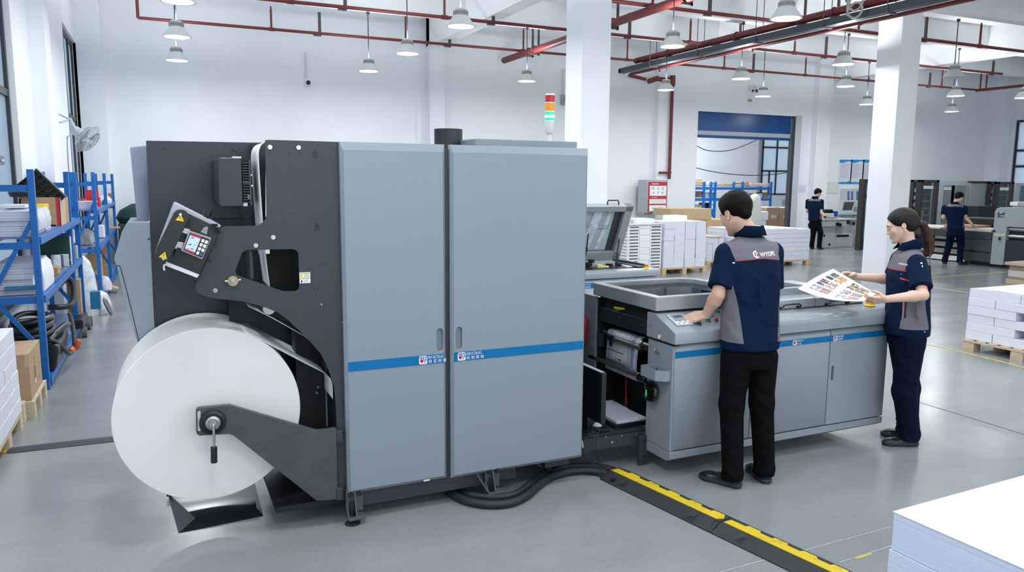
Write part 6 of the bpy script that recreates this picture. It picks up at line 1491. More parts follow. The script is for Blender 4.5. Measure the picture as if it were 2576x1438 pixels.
# dark frame cabinet left of the slim column
DB = mat('dark_brown_frame', (.030,.024,.026), .4); GLZ = mat('cabinet_glass', (.20,.25,.27), .08, var=.5, vscale=2.5, spec=.8)
dk = thing('control_cabinet', 'tall dark cabinet with glazed door, half hidden by the slim white column', 'control cabinet', (17.5,14.75,0))
YD = 14.6
a, b = at(2174,450,Y=YD), at(2197,630,Y=YD)
MB().box(a.x,a.x+.75,YD,YD+.16,.03,a.z).build('cabinet_frame', DB, dk, bevel=.01)
MB().box(a.x+.11,a.x+.70,YD-.01,YD,.35,a.z-.12).build('glazed_door', GLZ, dk)
MB().box(a.x+.11,a.x+.70,YD-.02,YD-.008,a.z-.52,a.z-.42).build('door_bar', DB, dk)
p = at(2189,628,Y=YD-.05); MB().obox((p.x,YD-.06,.07),(.16,.06,.14)).build('hazard_foot', YEL, dk)
# ================================================================= right background: coating line with glazed towers
YT = 14.2
def tower(lab, q0, q1, corner, Y):
    a, b = at(corner,q0[1],Y=Y), at(q1[0],q1[1],Y=Y); zt2 = at(corner,q0[1],Y=Y).z
    yb2 = at(q0[0],q0[1],X=a.x).y
    root = thing('glazed_tower', lab, 'machine tower', ((a.x+b.x)/2,Y+.5,0), 'glazed machine towers')
    x0, x1 = a.x, b.x; y1 = max(yb2, Y+.3); t = .11
    fr = MB()
    for (xa,xb,ya,yb3) in ((x0,x0+t,Y,Y+t),(x1-t,x1,Y,Y+t),(x0,x0+t,y1-t,y1),(x1-t,x1,y1-t,y1)): fr.box(xa,xb,ya,yb3,0,zt2)
    for z0,z1 in ((0,.42),(zt2-.07,zt2)): fr.box(x0,x1,Y,y1,z0,z1)
    fr.build('tower_frame', DB, root, bevel=.008)
    MB().box(x0+.06,x0+.08,Y+t,y1-t,.42,zt2-.07).box(x0+.06,x1-.06,y1-.08,y1-.06,.42,zt2-.07).build('back_panel', mat('tower_inside', (.10,.12,.125), .4), root)
    sh = MB()
    for k in range(6): z = .55+(zt2-.75)*k/6; sh.box(x0+.10,x1-.10,Y+.12,y1-.1,z,z+.03); sh.box(x0-.005,x0+.02,Y+t+.03,y1-t-.03,z+.06,z+.16)
    sh.build('inner_shelf', mat('tower_alloy', (.22,.25,.26), .4), root)
    MB().box(x0+.12,x1-.22,Y+.02,Y+.06,zt2-.24,zt2-.16).build('strip_light', mat('strip_white', (.80,.85,.90), .4, emit=.35), root)
    MB().box(x1-.22,x1-.14,Y+.02,Y+.06,zt2-.24,zt2-.16).build('red_marker', REDP, root)
    MB().box(x0+.10,x1-.12,Y+.015,Y+.03,zt2-.065,zt2-.03).build('top_strip', mat('strip_alloy', (.42,.47,.50), .3), root)
    MB().box(x0+t,x1-t,Y+.02,Y+.03,.50,.60).build('lower_bar', mat('strip_alloy', (.4,.4,.4)), root)
    gl = MB(); gl.box(x0+t,x1-t,Y+.005,Y+.011,.42,zt2-.07); gl.build('glass_door', GLASS, root)
    return root, x0, x1, y1, zt2
t1, a0, a1, ay, az = tower('glazed dark tower standing left of the far worker at the table', (2291,452),(2364,455), 2318, YT)
MB().lathe([(0,.62),(.14,.62),(.14,1.42),(.12,1.46),(0,1.46)],c=(a0+.24,YT+.3,0),n=20).build('white_cylinder', WHITEP, t1)
MB().box(a0+.20,a0+.34,YT+.13,YT+.16,.75,1.1).build('yellow_green_label', mat('label_lime', (.40,.48,.10), .5), t1); MB().box(a0+.10,a0+.38,YT+.10,YT+.2,.60,.72).build('green_tank', mat('tank_green', (.02,.36,.07), .4), t1)
t2, b0, b1, by, bz = tower('glazed dark tower right of the far worker, behind the arch machine', (2497,457),(2553,458), 2511, YT-.2)
YG = YT+.25
g1 = thing('grey_housing', 'grey machine housing with dark doors behind the far worker', 'machine housing', (20.5,YG,0))
a, b = at(2364,455,Y=YG), at(2442,457,Y=YG)
MB().box(a.x+.02,b.x,YG,YG+1.2,0,a.z).build('housing', mat('housing_bluegrey', (.33,.40,.43), .4), g1, bevel=.01)
p0, p1 = at(2375,466,Y=YG), at(2393,560,Y=YG); MB().box(p0.x,p1.x,YG-.012,YG,p1.z,p0.z).build('door_panel', mat('housing_slate', (.16,.19,.21), .4), g1)
p0, p1 = at(2394,466,Y=YG), at(2422,560,Y=YG); MB().box(p0.x,p1.x,YG-.012,YG,p1.z,p0.z).build('door_panel', MATS['housing_slate'], g1)
p0, p1 = at(2374,470,Y=YG), at(2392,477,Y=YG); sgn = MB().box(p0.x,p1.x,YG-.02,YG-.012,p1.z,p0.z).build('name_sign', WHITEP, g1)
tb = MB(); v, f = text_pts('a-Babel', (p0.z-p1.z)*.95); sc_x = (p1.x-p0.x)*.92/max(q[0] for q in v); tb.add([(p0.x+.02+a_*sc_x,YG-.023,p1.z+.03+c_) for a_,c_ in v], f); tb.build('sign_lettering', mat('sign_navy', (.01,.015,.08), .5), sgn, smooth=0, fix=False)
g2 = thing('grey_housing', 'wide grey machine housing with dark top edge, behind the arch machine', 'machine housing', (23,YG,0))
a, b = at(2442.5,457,Y=YG-.1), at(2501,459,Y=YG-.1)
MB().box(a.x,b.x,YG-.1,YG+1.2,0,a.z-.03).build('housing', mat('housing_grey2', (.25,.285,.29), .4), g2, bevel=.01)
MB().box(a.x,at(2506,456,Y=YG-.1).x,YG-.12,YG+1.2,a.z-.03,a.z+.02).build('top_edge', DB, g2)
p0, p1 = at(2477,482,Y=YG-.1), at(2499,497,Y=YG-.1); MB().box(p0.x,p1.x,YG-.115,YG-.1,p1.z,p0.z).build('inspection_window', mat('housing_slate',(.2,.2,.2)), g2)
p0, p1 = at(2491,460,Y=YG-.1), at(2499,467,Y=YG-.1); MB().box(p0.x,p1.x,YG-.11,YG-.1,p1.z,p0.z).build('dark_label', DARK, g2)
p0, p1 = at(2492,468.5,Y=YG-.1), at(2499,475,Y=YG-.1); MB().box(p0.x,p1.x,YG-.11,YG-.1,p1.z,p0.z).build('pale_label', mat('label_pale',(.6,.6,.6)), g2)
g3 = thing('grey_housing', 'pale grey machine housing at the right edge with a blue window', 'machine housing', (24.5,YT,0))
a = at(2555,460,Y=YT); MB().box(a.x,a.x+2.5,YT,YT+1.0,0,a.z).build('housing', mat('housing_pale', (.48,.53,.55), .4), g3, bevel=.01)
p0, p1 = at(2568,467,Y=YT), at(2600,510,Y=YT); MB().box(p0.x,p1.x,YT-.012,YT,p1.z,p0.z).build('blue_window', mat('win_blue', (.10,.19,.27), .2), g3)
bx_('white_carton', [WHITEP], 'white carton with a red label on the arch machine\'s back, right edge', 'carton', at(2560,510,Y=12.6).x,at(2590,510,Y=12.6).x,12.6,12.8,at(2560,518,Y=12.6).z,at(2560,508,Y=12.6).z,0,None,.01)
bx_('dark_bin', [BLACK], 'black machine box behind the feeding table', 'machine box', at(2461,520,Y=12.8).x,at(2500,520,Y=12.8).x,12.8,13.3,.3,at(2480,518,Y=12.8).z,0,None,.01)
# arch machine and feeding table (run along Y)
AX = 16.72
ar = thing('arch_machine', 'pale grey arch-shaped laminating machine at the right edge, with a dark opening', 'laminating machine', (17.2,10,0))
AG = mat('arch_bluegrey', (.33,.385,.41), .4)
zt2 = at(2515,521,X=AX).z; y1_ = at(2497,590,X=AX).y; y0_ = at(2530,590,X=AX).y
prf = [(y1_,.06),(y1_,zt2-.10),(y1_-.03,zt2-.03),(y1_-.10,zt2),(7.6,zt2),(7.6,zt2-.42),(y0_,zt2-.42),(y0_,.06)]
MB().prism(prf,'x',AX,AX+.45).build('arch_frame', AG, ar, bevel=.012)
MB().box(AX+.12,AX+1.3,7.6,y0_+.05,.08,zt2-.44).build('dark_works', BLACKM, ar)
MB().cyl((AX+.1,7.6,.86),(AX+.1,y0_,.86),.05,n=16).cyl((AX+.1,7.6,.70),(AX+.1,y0_,.70),.05,n=16).build('press_roller', STEEL, ar)
MB().box(AX+.02,AX+.4,7.6,y0_-.02,.10,.62).build('front_panel', DARK2, ar)
MB().box(AX+.45,AX+2.2,7.6,y1_,.06,zt2-.12).build('rear_body', AG, ar, bevel=.02)
p0, p1 = at(2511,533,X=AX), at(2526,547,X=AX); MB().box(AX-.006,AX,p1.y,p0.y,p1.z,p0.z).build('navy_plate', mat('plate_navy', (.03,.05,.09), .4), ar)
tb = MB()
for t_,dz,s_ in (('888',.085,.05),('T:8888',.02,.04)):
    v, f = text_pts(t_, s_); tb.add([(AX-.008,p0.y-.03-a_*1.0,p1.z+dz+c_) for a_,c_ in v], f)
tb.build('plate_lettering', WHITEP, ar, smooth=0, fix=False)
p0, p1 = at(2502,587,X=AX), at(2527,594,X=AX); MB().box(AX-.006,AX,p1.y,p0.y,p1.z,p0.z).build('warning_strip', mat('strip_cream', (.62,.58,.40), .5), ar)
p = at(2516,600,X=AX); MB().obox((AX-.006,p.y,p.z-.02),(.012,.09,.16)).build('switch_plate', GREYP, ar); MB().obox((AX-.02,p.y,p.z),(.02,.04,.07)).build('switch', BLACK, ar)
for y in (y1_-.1,8.5): MB().cyl((AX+.2,y,0),(AX+.2,y,.07),.06,n=14).build('machine_foot', BLACK, ar)
p = at(2501,581,X=AX); MB().cyl((AX+.01,p.y,p.z),(AX-.02,p.y,p.z),.025,n=12).build('stop_knob', BLACK, ar)
ft_ = thing('feeding_table', 'dark feeding table with pale boards on it, where the far worker stands', 'table', (17.4,12,0))
TT = at(2450,581,X=AX-.02).z; ye = at(2330,574,X=AX+.5).y
yb1 = at(2420,600,X=AX).y
MB().box(AX-.02,AX+1.3,y1_+.01,13.6,TT-.17,TT).build('table_top', DARK, ft_, bevel=.01)
MB().box(AX+.01,AX+1.2,y1_+.01,yb1,.09,TT-.17).build('table_base', mat('base_slate', (.045,.055,.062), .4), ft_, bevel=.008)
MB().box(AX-.005,AX+.01,y1_+.01,yb1,.30,.33).build('base_seam', BLACK, ft_)
for (x,y) in ((AX+.05,13.5),(AX+1.2,13.5)): MB().box(x-.05,x+.05,y-.06,y+.06,0,TT-.17).build('table_leg', BLACK, ft_)
MB().cyl((AX+.15,yb1-.15,0),(AX+.15,yb1-.15,.09),.05,n=14).build('caster', BLACK, ft_)
BOARD = mat('pale_board', (.66,.60,.52), .7, var=.04)
for i,(x0,x1,y0,y1,h0,h1,lab,rz_) in enumerate(((AX-.0,AX+1.0,12.1,13.6,0,.035,'large pale board on the left part of the feeding table',.0),(AX+.02,AX+.9,y1_+.05,11.75,0,.03,'pale sheets on the feeding table by the arch machine',.0),(AX+.25,AX+.95,11.5,12.2,.036,.10,'brown board stack behind the far worker\'s arm',.05),(AX+.05,AX+.7,y1_+.1,11.35,.031,.06,'upper pale sheets on the feeding table by the arch machine',.06))):
    bx_('board_sheet', [BOARD if i != 2 else CARD], lab, 'board', x0,x1,y0,y1,TT+h0,TT+h1,rz_,None,.003)
bx_('black_machine_unit', [BLACK], 'low black machine unit at the rear of the feeding table', 'machine unit', AX+1.0,AX+1.6,y1_+.2,12.3,TT+.001,TT+.26,0,None,.03)
for k in range(3): bx_('floor_board', [mat('underside_board', (.36,.33,.31), .7) if k else WHITEP], ('lowest','middle','topmost')[k]+' of the boards lying on the floor shelf under the feeding table', 'board', AX+.3,AX+1.2,yb1+.1,13.3,.02+.16*k,.13+.16*k)
# ================================================================= right front pallets
PX, PY = 8.02, 5.425
pr_ = thing('wooden_pallet', 'wooden pallet under the white paper layers right of the woman', 'pallet', (8.6,4.6,0), 'wooden pallets')
WL = mat('pale_pine', (.58,.47,.33), .7, var=.15, vscale=9, stretch=(8,1,8))
blk = MB()
for (ya,yb4) in ((PY-.13,PY),(PY-.66,PY-.53),(PY-1.2,PY-1.07)):
    for xa in (PX,PX+.55,PX+1.07): blk.box(xa,xa+.12,ya,yb4,0,.095)
blk.build('pallet_block', WL, pr_)
d = MB(); d.box(PX-.01,PX+1.2,PY-1.2,PY+.0,.095,.108)
for k in range(9): d.box(PX-.012,PX+1.2,PY-.02-.132*k-.09,PY-.02-.132*k,.108,.122)
d.build('deck_board', WL, pr_, bevel=.001)
z = .124; ztop = .683; nL = 6; hL = (ztop-z)/nL
for k in range(nL):
    z0 = z+hL*k; z1 = z0+hL-.002
    if k in (0,2,4): cuts = [(PY,PY-.30),(PY-.305,PY-.80),(PY-.805,PY-1.15)]
    elif k == 5: cuts = [(PY,PY-.555),(PY-.56,PY-1.15)]
    else: cuts = [(PY,PY-.53),(PY-.68,PY-1.15)]
    for j,(ya,yb4) in enumerate(cuts):
        dx = random.uniform(0,.012); b = MB()
        b.box(PX+.03+dx,PX+.55,yb4,ya-.004,z0,z1)
        tag(b.build('paper_ream', PAPEDGE, bevel=.003), 'white paper block on the pallet right of the woman, facing the press', 'paper stack', 'paper layers on the right pallet')
    b = MB(); b.box(PX+.56,PX+1.15,PY-1.15,PY-.01,z0,z1); tag(b.build('paper_ream', PAPEDGE, bevel=.003), 'white paper block on the far side of the pallet right of the woman', 'paper stack', 'paper layers on the right pallet, far side')
PTOP = mat('print_on_top', (.72,.70,.76), .6, var=.25, vscale=4.5)
b = MB(); b.box(PX+.05,PX+1.13,PY-1.13,PY-.04,ztop+.001,ztop+.006); tag(b.build('printed_sheet', PTOP), 'sheet with pale grey print on top of the right pallet', 'printed sheet')
b = MB(); b.prism([(PX+.22,PY-.95),(PX+.50,PY-.70),(PX+.95,PY-.75),(PX+1.0,PY-1.05)],'z',ztop+.0065,ztop+.009); tag(b.build('printed_flap', mat('flap_grey', (.50,.49,.58), .5)), 'grey printed leaf lying on the sheet of the right pallet', 'printed sheet')
# stack of boards farther right
wx, wy = at(2529,712,Z=0).x, at(2529,712,Z=0).y
for k,(h0,h1,m,lab,o_) in enumerate(((0,.09,WL,'lowest wooden pallet of the pile at the right edge',0),(.092,.13,mat('kraft_brown', (.36,.27,.18), .7),'brown boards above the lowest pallet at the right edge',.03),(.132,.25,mat('cream_layer', (.62,.60,.52), .7),'thick cream layer in the pile at the right edge',.02),(.252,.345,mat('kraft_brown',(.3,.3,.3)),'brown wooden layer under the top pallet board at the right edge',.03),(.347,.40,WL,'pale wooden top board of the pile at the right edge',-.03))):
    bx_('board_layer', [m], lab, 'board', wx+o_,wx+1.2,wy-1.1,wy-o_,h0,h1)
bx_('paper_ream', [PAPEDGE], 'white paper block on the wooden pile at the right edge', 'paper stack', wx+.42,wx+1.1,wy-.95,wy-.32,.402,.58)
# big white stack in the right foreground
ZT = .85
A1, B1, C1 = at(2249,1286,Z=ZT), at(2576,1196,Z=ZT), at(2568,1438,Z=ZT)
uX = (B1-A1).normalized(); uY = Vector((-uX.y,uX.x,0))
fs = thing('paper_block', 'large square stack of white sheets in the right foreground', 'paper stack', (A1.x,A1.y,.13))
def fpt(u, v, z): p = A1+uX*u-uY*v; return (p.x,p.y,z)
EDGE2 = layered('stack_edges', (.62,.68,.80), (.50,.57,.72), 'z', 120)
for (z0,z1,o_,nm) in ((.132,.50,-.012,'lower_ream'),(.502,.73,-.004,'middle_ream'),(.731,.848,.0,'upper_ream')):
    b = MB(); P_ = [fpt(o_,o_,z0),fpt(1.1,o_,z0),fpt(1.1,.85,z0),fpt(o_,.85,z0)][::-1]; Q_ = [(x,y,z1) for x,y,_ in P_]
    b.hexa(P_,Q_); b.build(nm, EDGE2, fs, bevel=.002)
b = MB(); P_ = [fpt(-.002,-.002,.8485),fpt(1.1,-.002,.8485),fpt(1.1,.85,.8485),fpt(-.002,.85,.8485)][::-1]; b.hexa(P_,[(x,y,.8505) for x,y,_ in P_]); b.build('top_sheet', PAPER, fs)
pf = thing('wooden_pallet', 'wooden pallet under the big white stack in the right foreground', 'pallet', (A1.x,A1.y,0), 'wooden pallets')
b = MB(); P_ = [fpt(-.03,-.03,.10),fpt(1.12,-.03,.10),fpt(1.12,.88,.10),fpt(-.03,.88,.10)][::-1]; b.hexa(P_,[(x,y,.13) for x,y,_ in P_]); b.build('deck_board', WL, pf)
for u in (-.03,.48,1.0):
    for v in (-.03,.38,.78): 
        b = MB(); P_ = [fpt(u,v,0),fpt(u+.12,v,0),fpt(u+.12,v+.1,0),fpt(u,v+.1,0)][::-1]; b.hexa(P_,[(x,y,.10) for x,y,_ in P_]); b.build('pallet_block', WL, pf)
# ================================================================= left pallets
lp = thing('wooden_pallet', 'wooden pallet under the white paper stack at the left edge', 'pallet', (-1.4,5.9,0), 'wooden pallets')
xr2 = -1.005; LYB = 6.42
b = MB(); b.box(-1.37,xr2+.0,LYB-1.1,LYB,.095,.122); b.build('deck_board', WL, lp)
for y in (LYB-.12,LYB-.58,LYB-1.05):
    for x in (xr2-.12,-1.36): b = MB(); b.box(x,x+.12,y-.0,y+.12,0,.095); b.build('pallet_block', WL, lp)
rd = random.Random(4); nL = 6; zt3 = .745; hL = (zt3-.124)/nL
for k in range(nL):
    o_ = .022*(nL-k)/nL
    for (ya,yb4) in ((LYB-.02-.0,LYB-.50),(LYB-.505,LYB-1.05)) if k % 2 else ((LYB-.02,LYB-.36),(LYB-.365,LYB-1.05)):
        b = MB(); b.obox(((-1.186+o_*.6),(ya+yb4)/2,.124+hL*(k+.5)),(.335,ya-yb4-.006,hL-.003),rotz(rd.uniform(-.012,.012))); tag(b.build('paper_ream', PAPEDGE, bevel=.003), 'white paper block in the stack at the left edge', 'paper stack', 'paper blocks at the left edge')
lb2 = thing('cardboard_box', 'tall brown cardboard box on a small pallet before the near rack', 'cardboard box', (-1.05,6.9,.13), None)
MB().box(-1.24,-.972,6.64,7.22,.132,.492).build('box_body', CARD, lb2, bevel=.004)
MB().box(-1.0,-.971,6.638,6.645,.39,.493).box(-1.0,-.9705,6.64,7.22,.4915,.4935).build('box_tape', TAPE, lb2)
ln_ = MB()
for (y0,y1,z0,z1) in ((6.85,6.90,.40,.42),(6.86,6.89,.37,.395),(7.05,7.08,.20,.23),(6.84,6.92,.24,.35)): ln_.box(-.9725,-.9712,y0,y1,z0,z1)
ln_.build('box_print', mat('print_brown', (.22,.14,.08), .7), lb2)
MB().box(-.9723,-.971,6.86,6.90,.21,.25).build('shipping_mark', WHITEP, lb2)
lp2 = thing('wooden_pallet', 'small wooden pallet under the brown cardboard box at the left', 'pallet', (-1.1,6.9,0), 'wooden pallets')
b = MB(); b.box(-1.3,-.955,6.60,7.30,.108,.130); b.build('deck_board', WL, lp2)
for y in (6.60,6.9,7.2):
    b = MB(); b.box(-1.05,-.955,y,y+.1,0,.108); b.build('pallet_block', WL, lp2)
wb = MB(); wb.box(-1.14,-1.005,6.46,6.57,0,.155); tag(wb.build('wooden_block', WL, bevel=.003), 'loose pale wooden block between paper stack and cardboard box', 'wooden block')
# ================================================================= floor markings
YLN = mat('floor_line_yellow', (.55,.44,.10), .45, var=.25, vscale=9); WLN = mat('floor_line_white', (.55,.56,.56), .5, var=.3, vscale=12); JNT = mat('floor_joint', (.045,.05,.052), .6)
def mark(pts, w, m, lab, cat='floor marking', name='floor_line', z=.0012):
    b = MB()
    for i in range(len(pts)-1):
        p, q = Vector(pts[i]), Vector(pts[i+1]); d = (q-p).normalized(); n = Vector((-d.y,d.x,0))*w/2
        b.add([p-n+Vector((0,0,z)),q-n+Vector((0,0,z)),q+n+Vector((0,0,z)),p+n+Vector((0,0,z))],[(0,1,2,3)])
    return tag(b.build(name, m, fix=False), lab, cat)
def fl2(*q): return [at(x,y,Z=0) for x,y in q]
mark(fl2((2310,862),(2400,880),(2490,902),(2640,940)), .045, YLN, 'yellow floor line in front of the right paper pallet')
mark(fl2((2330,720),(2430,735),(2520,748)), .05, YLN, 'yellow floor line running behind the right paper pallet')
mark(fl2((2300,701),(2420,692),(2560,682)), .05, YLN, 'yellow floor line crossing before the far worker\'s table')
mark(fl2((2030,670),(2110,681),(2180,690)), .05, YLN, 'faint yellow floor line beyond the console, left of the slim column')
mark(fl2((1790,1445),(1921.6,1408.3),(2034.8,1380.9),(2240,1325)), .004, WLN, 'thin white scratch line across the floor passing under the ramp')
mark(fl2((2112,1414),(2200,1386),(2260,1367)), .004, WLN, 'short thin white line on the floor left of the foreground stack')
mark(fl2((2290,1005),(2400,1038),(2600,1100)), .008, JNT, 'dark joint line in the floor right of the woman')
b = MB(); b.prism(flo([(2148,1402),(2190,1389),(2193,1394),(2158,1406)]),'z',.0008,.0014); tag(b.build('paint_patch', YLN), 'faded yellow paint patch on the floor before the foreground stack', 'floor marking')
# ================================================================= people: signed-distance bodies meshed with surface nets
from mathutils.bvhtree import BVHTree
def pdw(x, y, D):
    d = _r2*((x-1288)/FPX) - _u2*((y-719)/FPX) + _fw
    return np.array([0, 0, CAMZ])+d*D
def nv(v): v = np.asarray(v, float); return v/np.linalg.norm(v)
class Field:
    def __init__(s, lo, hi, h):
        s.lo = np.asarray(lo, float); s.h = h; s.n = np.ceil((np.asarray(hi)-s.lo)/h).astype(int)+1
        s.D = np.full(s.n, 0.2, np.float32)
        s.ax = [s.lo[i]+h*np.arange(s.n[i]) for i in range(3)]
    def sub(s, lo, hi):
        a = np.clip(np.floor((np.asarray(lo)-s.lo)/s.h).astype(int), 0, s.n-1); b = np.clip(np.ceil((np.asarray(hi)-s.lo)/s.h).astype(int)+1, 0, s.n)
        sl = tuple(slice(a[i], max(b[i], a[i]+1)) for i in range(3))
        return sl, s.ax[0][sl[0]][:, None, None], s.ax[1][sl[1]][None, :, None], s.ax[2][sl[2]][None, None, :]
    def mix(s, sl, d, k, mode):
        o = s.D[sl]; d = d.astype(np.float32)
        if mode == 'sub':
            d = -d; hh = np.clip(0.5-0.5*(o-d)/max(k,1e-5), 0, 1) if k else None
            s.D[sl] = np.maximum(o, d) if not k else (o*(1-hh)+d*hh)+k*hh*(1-hh)
        else:
            if not k: s.D[sl] = np.minimum(o, d)
            else:
                hh = np.clip(0.5+0.5*(o-d)/k, 0, 1); s.D[sl] = o*(1-hh)+d*hh-k*hh*(1-hh)
    def cone(s, a, b, ra, rb, k=.01, flat=None, mode='add'):
        a = np.asarray(a, float); b = np.asarray(b, float); m = max(ra, rb)+k+.02
        sl, X, Y, Z = s.sub(np.minimum(a, b)-m, np.maximum(a, b)+m)
        ba = b-a; L = ba@ba
        px_, py_, pz_ = X-a[0], Y-a[1], Z-a[2]
        t = np.clip((px_*ba[0]+py_*ba[1]+pz_*ba[2])/max(L, 1e-9), 0, 1)
        qx, qy, qz = px_-t*ba[0], py_-t*ba[1], pz_-t*ba[2]
        if flat is not None:
            n, f = nv(flat[0]), flat[1]; dn = (qx*n[0]+qy*n[1]+qz*n[2])*(f-1); qx, qy, qz = qx+dn*n[0], qy+dn*n[1], qz+dn*n[2]
        d = np.sqrt(qx*qx+qy*qy+qz*qz)-(ra+(rb-ra)*t)
        if flat is not None: d = d/max(1, flat[1]**.5)
        s.mix(sl, d, k, mode)
    def ell(s, c, r, R, k=.01, mode='add'):
        c = np.asarray(c, float); m = max(r)+k+.02; sl, X, Y, Z = s.sub(c-m, c+m)
        P = (X-c[0], Y-c[1], Z-c[2]); q = [P[0]*R[i][0]+P[1]*R[i][1]+P[2]*R[i][2] for i in range(3)]
        k0 = np.sqrt(sum((q[i]/r[i])**2 for i in range(3))); k1 = np.sqrt(sum((q[i]/r[i]**2)**2 for i in range(3)))
        s.mix(sl, k0*(k0-1)/np.maximum(k1, 1e-6), k, mode)
    def column(s, zs, cs, w, d, rt, fw, k=.01, p=2.4):
        zs = np.array(zs); cs = np.array(cs); m = max(max(w), max(d))+.04
        lo = np.array([cs[:,0].min()-m, cs[:,1].min()-m, zs[0]-.02]); hi = np.array([cs[:,0].max()+m, cs[:,1].max()+m, zs[-1]+.02])
        sl, X, Y, Z = s.sub(lo, hi); z = s.ax[2][sl[2]]
        cx_ = np.interp(z, zs, cs[:,0])[None,None,:]; cy_ = np.interp(z, zs, cs[:,1])[None,None,:]
        W = np.interp(z, zs, w)[None,None,:]; Dp = np.interp(z, zs, d)[None,None,:]
        a = (X-cx_)*rt[0]+(Y-cy_)*rt[1]; b = (X-cx_)*fw[0]+(Y-cy_)*fw[1]
        q = (np.abs(a/W)**p+np.abs(b/Dp)**p)**(1/p); dd = (q-1)*np.minimum(W, Dp)
        dz = np.maximum(zs[0]-Z, Z-zs[-1]); s.mix(sl, np.maximum(dd, dz), k, 'add')
    def cut(s, fn):
        X, Y, Z = s.ax[0][:,None,None], s.ax[1][None,:,None], s.ax[2][None,None,:]
        s.D = np.maximum(s.D, fn(X, Y, Z).astype(np.float32))
    def mesh(s, name, mats, parent, attrs=None, smooth_it=1, noise=None):
        D = s.D; D[0]=D[-1]=.1; D[:,0]=D[:,-1]=.1; D[:,:,0]=D[:,:,-1]=.1
        I = D < 0; n = s.n
        cnt = np.zeros(n-1, np.uint8); offs = [(i,j,k) for i in (0,1) for j in (0,1) for k in (0,1)]
        for o in offs: cnt += I[o[0]:n[0]-1+o[0], o[1]:n[1]-1+o[1], o[2]:n[2]-1+o[2]]
        act = np.argwhere((cnt > 0) & (cnt < 8)); N = len(act)
        vals = np.stack([D[act[:,0]+o[0], act[:,1]+o[1], act[:,2]+o[2]] for o in offs], 1)
        acc = np.zeros((N,3)); num = np.zeros(N); of = np.array(offs, float)
        for a in range(8):
            for b in range(a+1, 8):
                if sum(abs(of[a]-of[b])) == 1:
                    m = (vals[:,a] < 0) != (vals[:,b] < 0)
                    t = vals[m,a]/(vals[m,a]-vals[m,b]); acc[m] += of[a]+(of[b]-of[a])*t[:,None]; num[m] += 1
        V = s.lo+s.h*(act+acc/num[:,None])
        idx = np.full(n-1, -1, np.int32); idx[act[:,0],act[:,1],act[:,2]] = np.arange(N)
        F = []
        for ax in range(3):
            o = [0,0,0]; o[ax] = 1
            A = I[:n[0]-o[0], :n[1]-o[1], :n[2]-o[2]]; B = I[o[0]:, o[1]:, o[2]:]
            e = np.argwhere(A != B); e = e[np.all(e[:, [i for i in range(3) if i != ax]] > 0, 1)]
            u, v = [(1,2),(2,0),(0,1)][ax]; q = []
            for du, dv in ((1,1),(0,1),(0,0),(1,0)):
                c = e.copy(); c[:,u] -= du; c[:,v] -= dv; q.append(idx[np.minimum(c[:,0],n[0]-2),np.minimum(c[:,1],n[1]-2),np.minimum(c[:,2],n[2]-2)])
            Q = np.stack(q, 1); fl = ~A[e[:,0],e[:,1],e[:,2]]; Q[fl] = Q[fl][:, ::-1]; F.append(Q)
        F = np.concatenate(F); F = F[np.all(F >= 0, 1)]
        for _ in range(smooth_it):
            S = np.zeros_like(V); c = np.zeros(N)
            for i in range(4):
                np.add.at(S, F[:,i], V[F[:,(i+1)%4]]); np.add.at(c, F[:,i], 1)
            V = V*.45+.55*S/np.maximum(c,1)[:,None]
        if noise is not None: V = V+noise(V)
        me = bpy.data.meshes.new(name); off = np.array(OFF[parent.name]) if parent else np.zeros(3)
        W = (V-off).astype(np.float32)
        me.vertices.add(N); me.vertices.foreach_set('co', W.ravel())
        me.loops.add(len(F)*4); me.loops.foreach_set('vertex_index', F.astype(np.int32).ravel())
        me.polygons.add(len(F)); me.polygons.foreach_set('loop_start', np.arange(0, len(F)*4, 4, dtype=np.int32))
        me.update(calc_edges=True); me.polygons.foreach_set('use_smooth', np.ones(len(F), bool))
        for m in (mats if isinstance(mats, (list,tuple)) else [mats]): me.materials.append(m)
        for kname, fn in (attrs or {}).items():
            at_ = me.attributes.new(kname, 'FLOAT', 'POINT'); at_.data.foreach_set('value', fn(V).astype(np.float32))
        me.validate(); o = bpy.data.objects.new(name, me); COL.objects.link(o)
        if parent: o.parent = parent
        OFF[o.name] = Vector(off); s.V, s.F = V, F
        return o
SKIN = mat('skin', (.60,.37,.27), .5, var=.04, vscale=25)
SKIN.node_tree.nodes['Principled BSDF'].inputs['Subsurface Weight'].default_value = .08
SKIN.node_tree.nodes['Principled BSDF'].inputs['Subsurface Radius'].default_value = (.012,.005,.003)
SKINF = mat('skin_fair', (.66,.43,.33), .48, var=.03, vscale=25)
HAIRB = mat('hair_black', (.0030,.0025,.0025), .6, spec=.13, var=.5, vscale=60, bump=.5, bscale=160, stretch=(1,1,.25))
HAIRW = mat('hair_dark_brown', (.0050,.0034,.0028), .42, spec=.28, var=.7, vscale=70, bump=.6, bscale=140, stretch=(1,1,.22))
HAIRT = mat('hair_tail_brown', (.030,.012,.0075), .5, spec=.25, var=.7, vscale=80, bump=.7, bscale=160, stretch=(1,1,.16))
SHOE = mat('shoe_leather', (.010,.010,.012), .33, bump=.1, bscale=90); SOLE = mat('shoe_sole', (.022,.026,.032), .5)
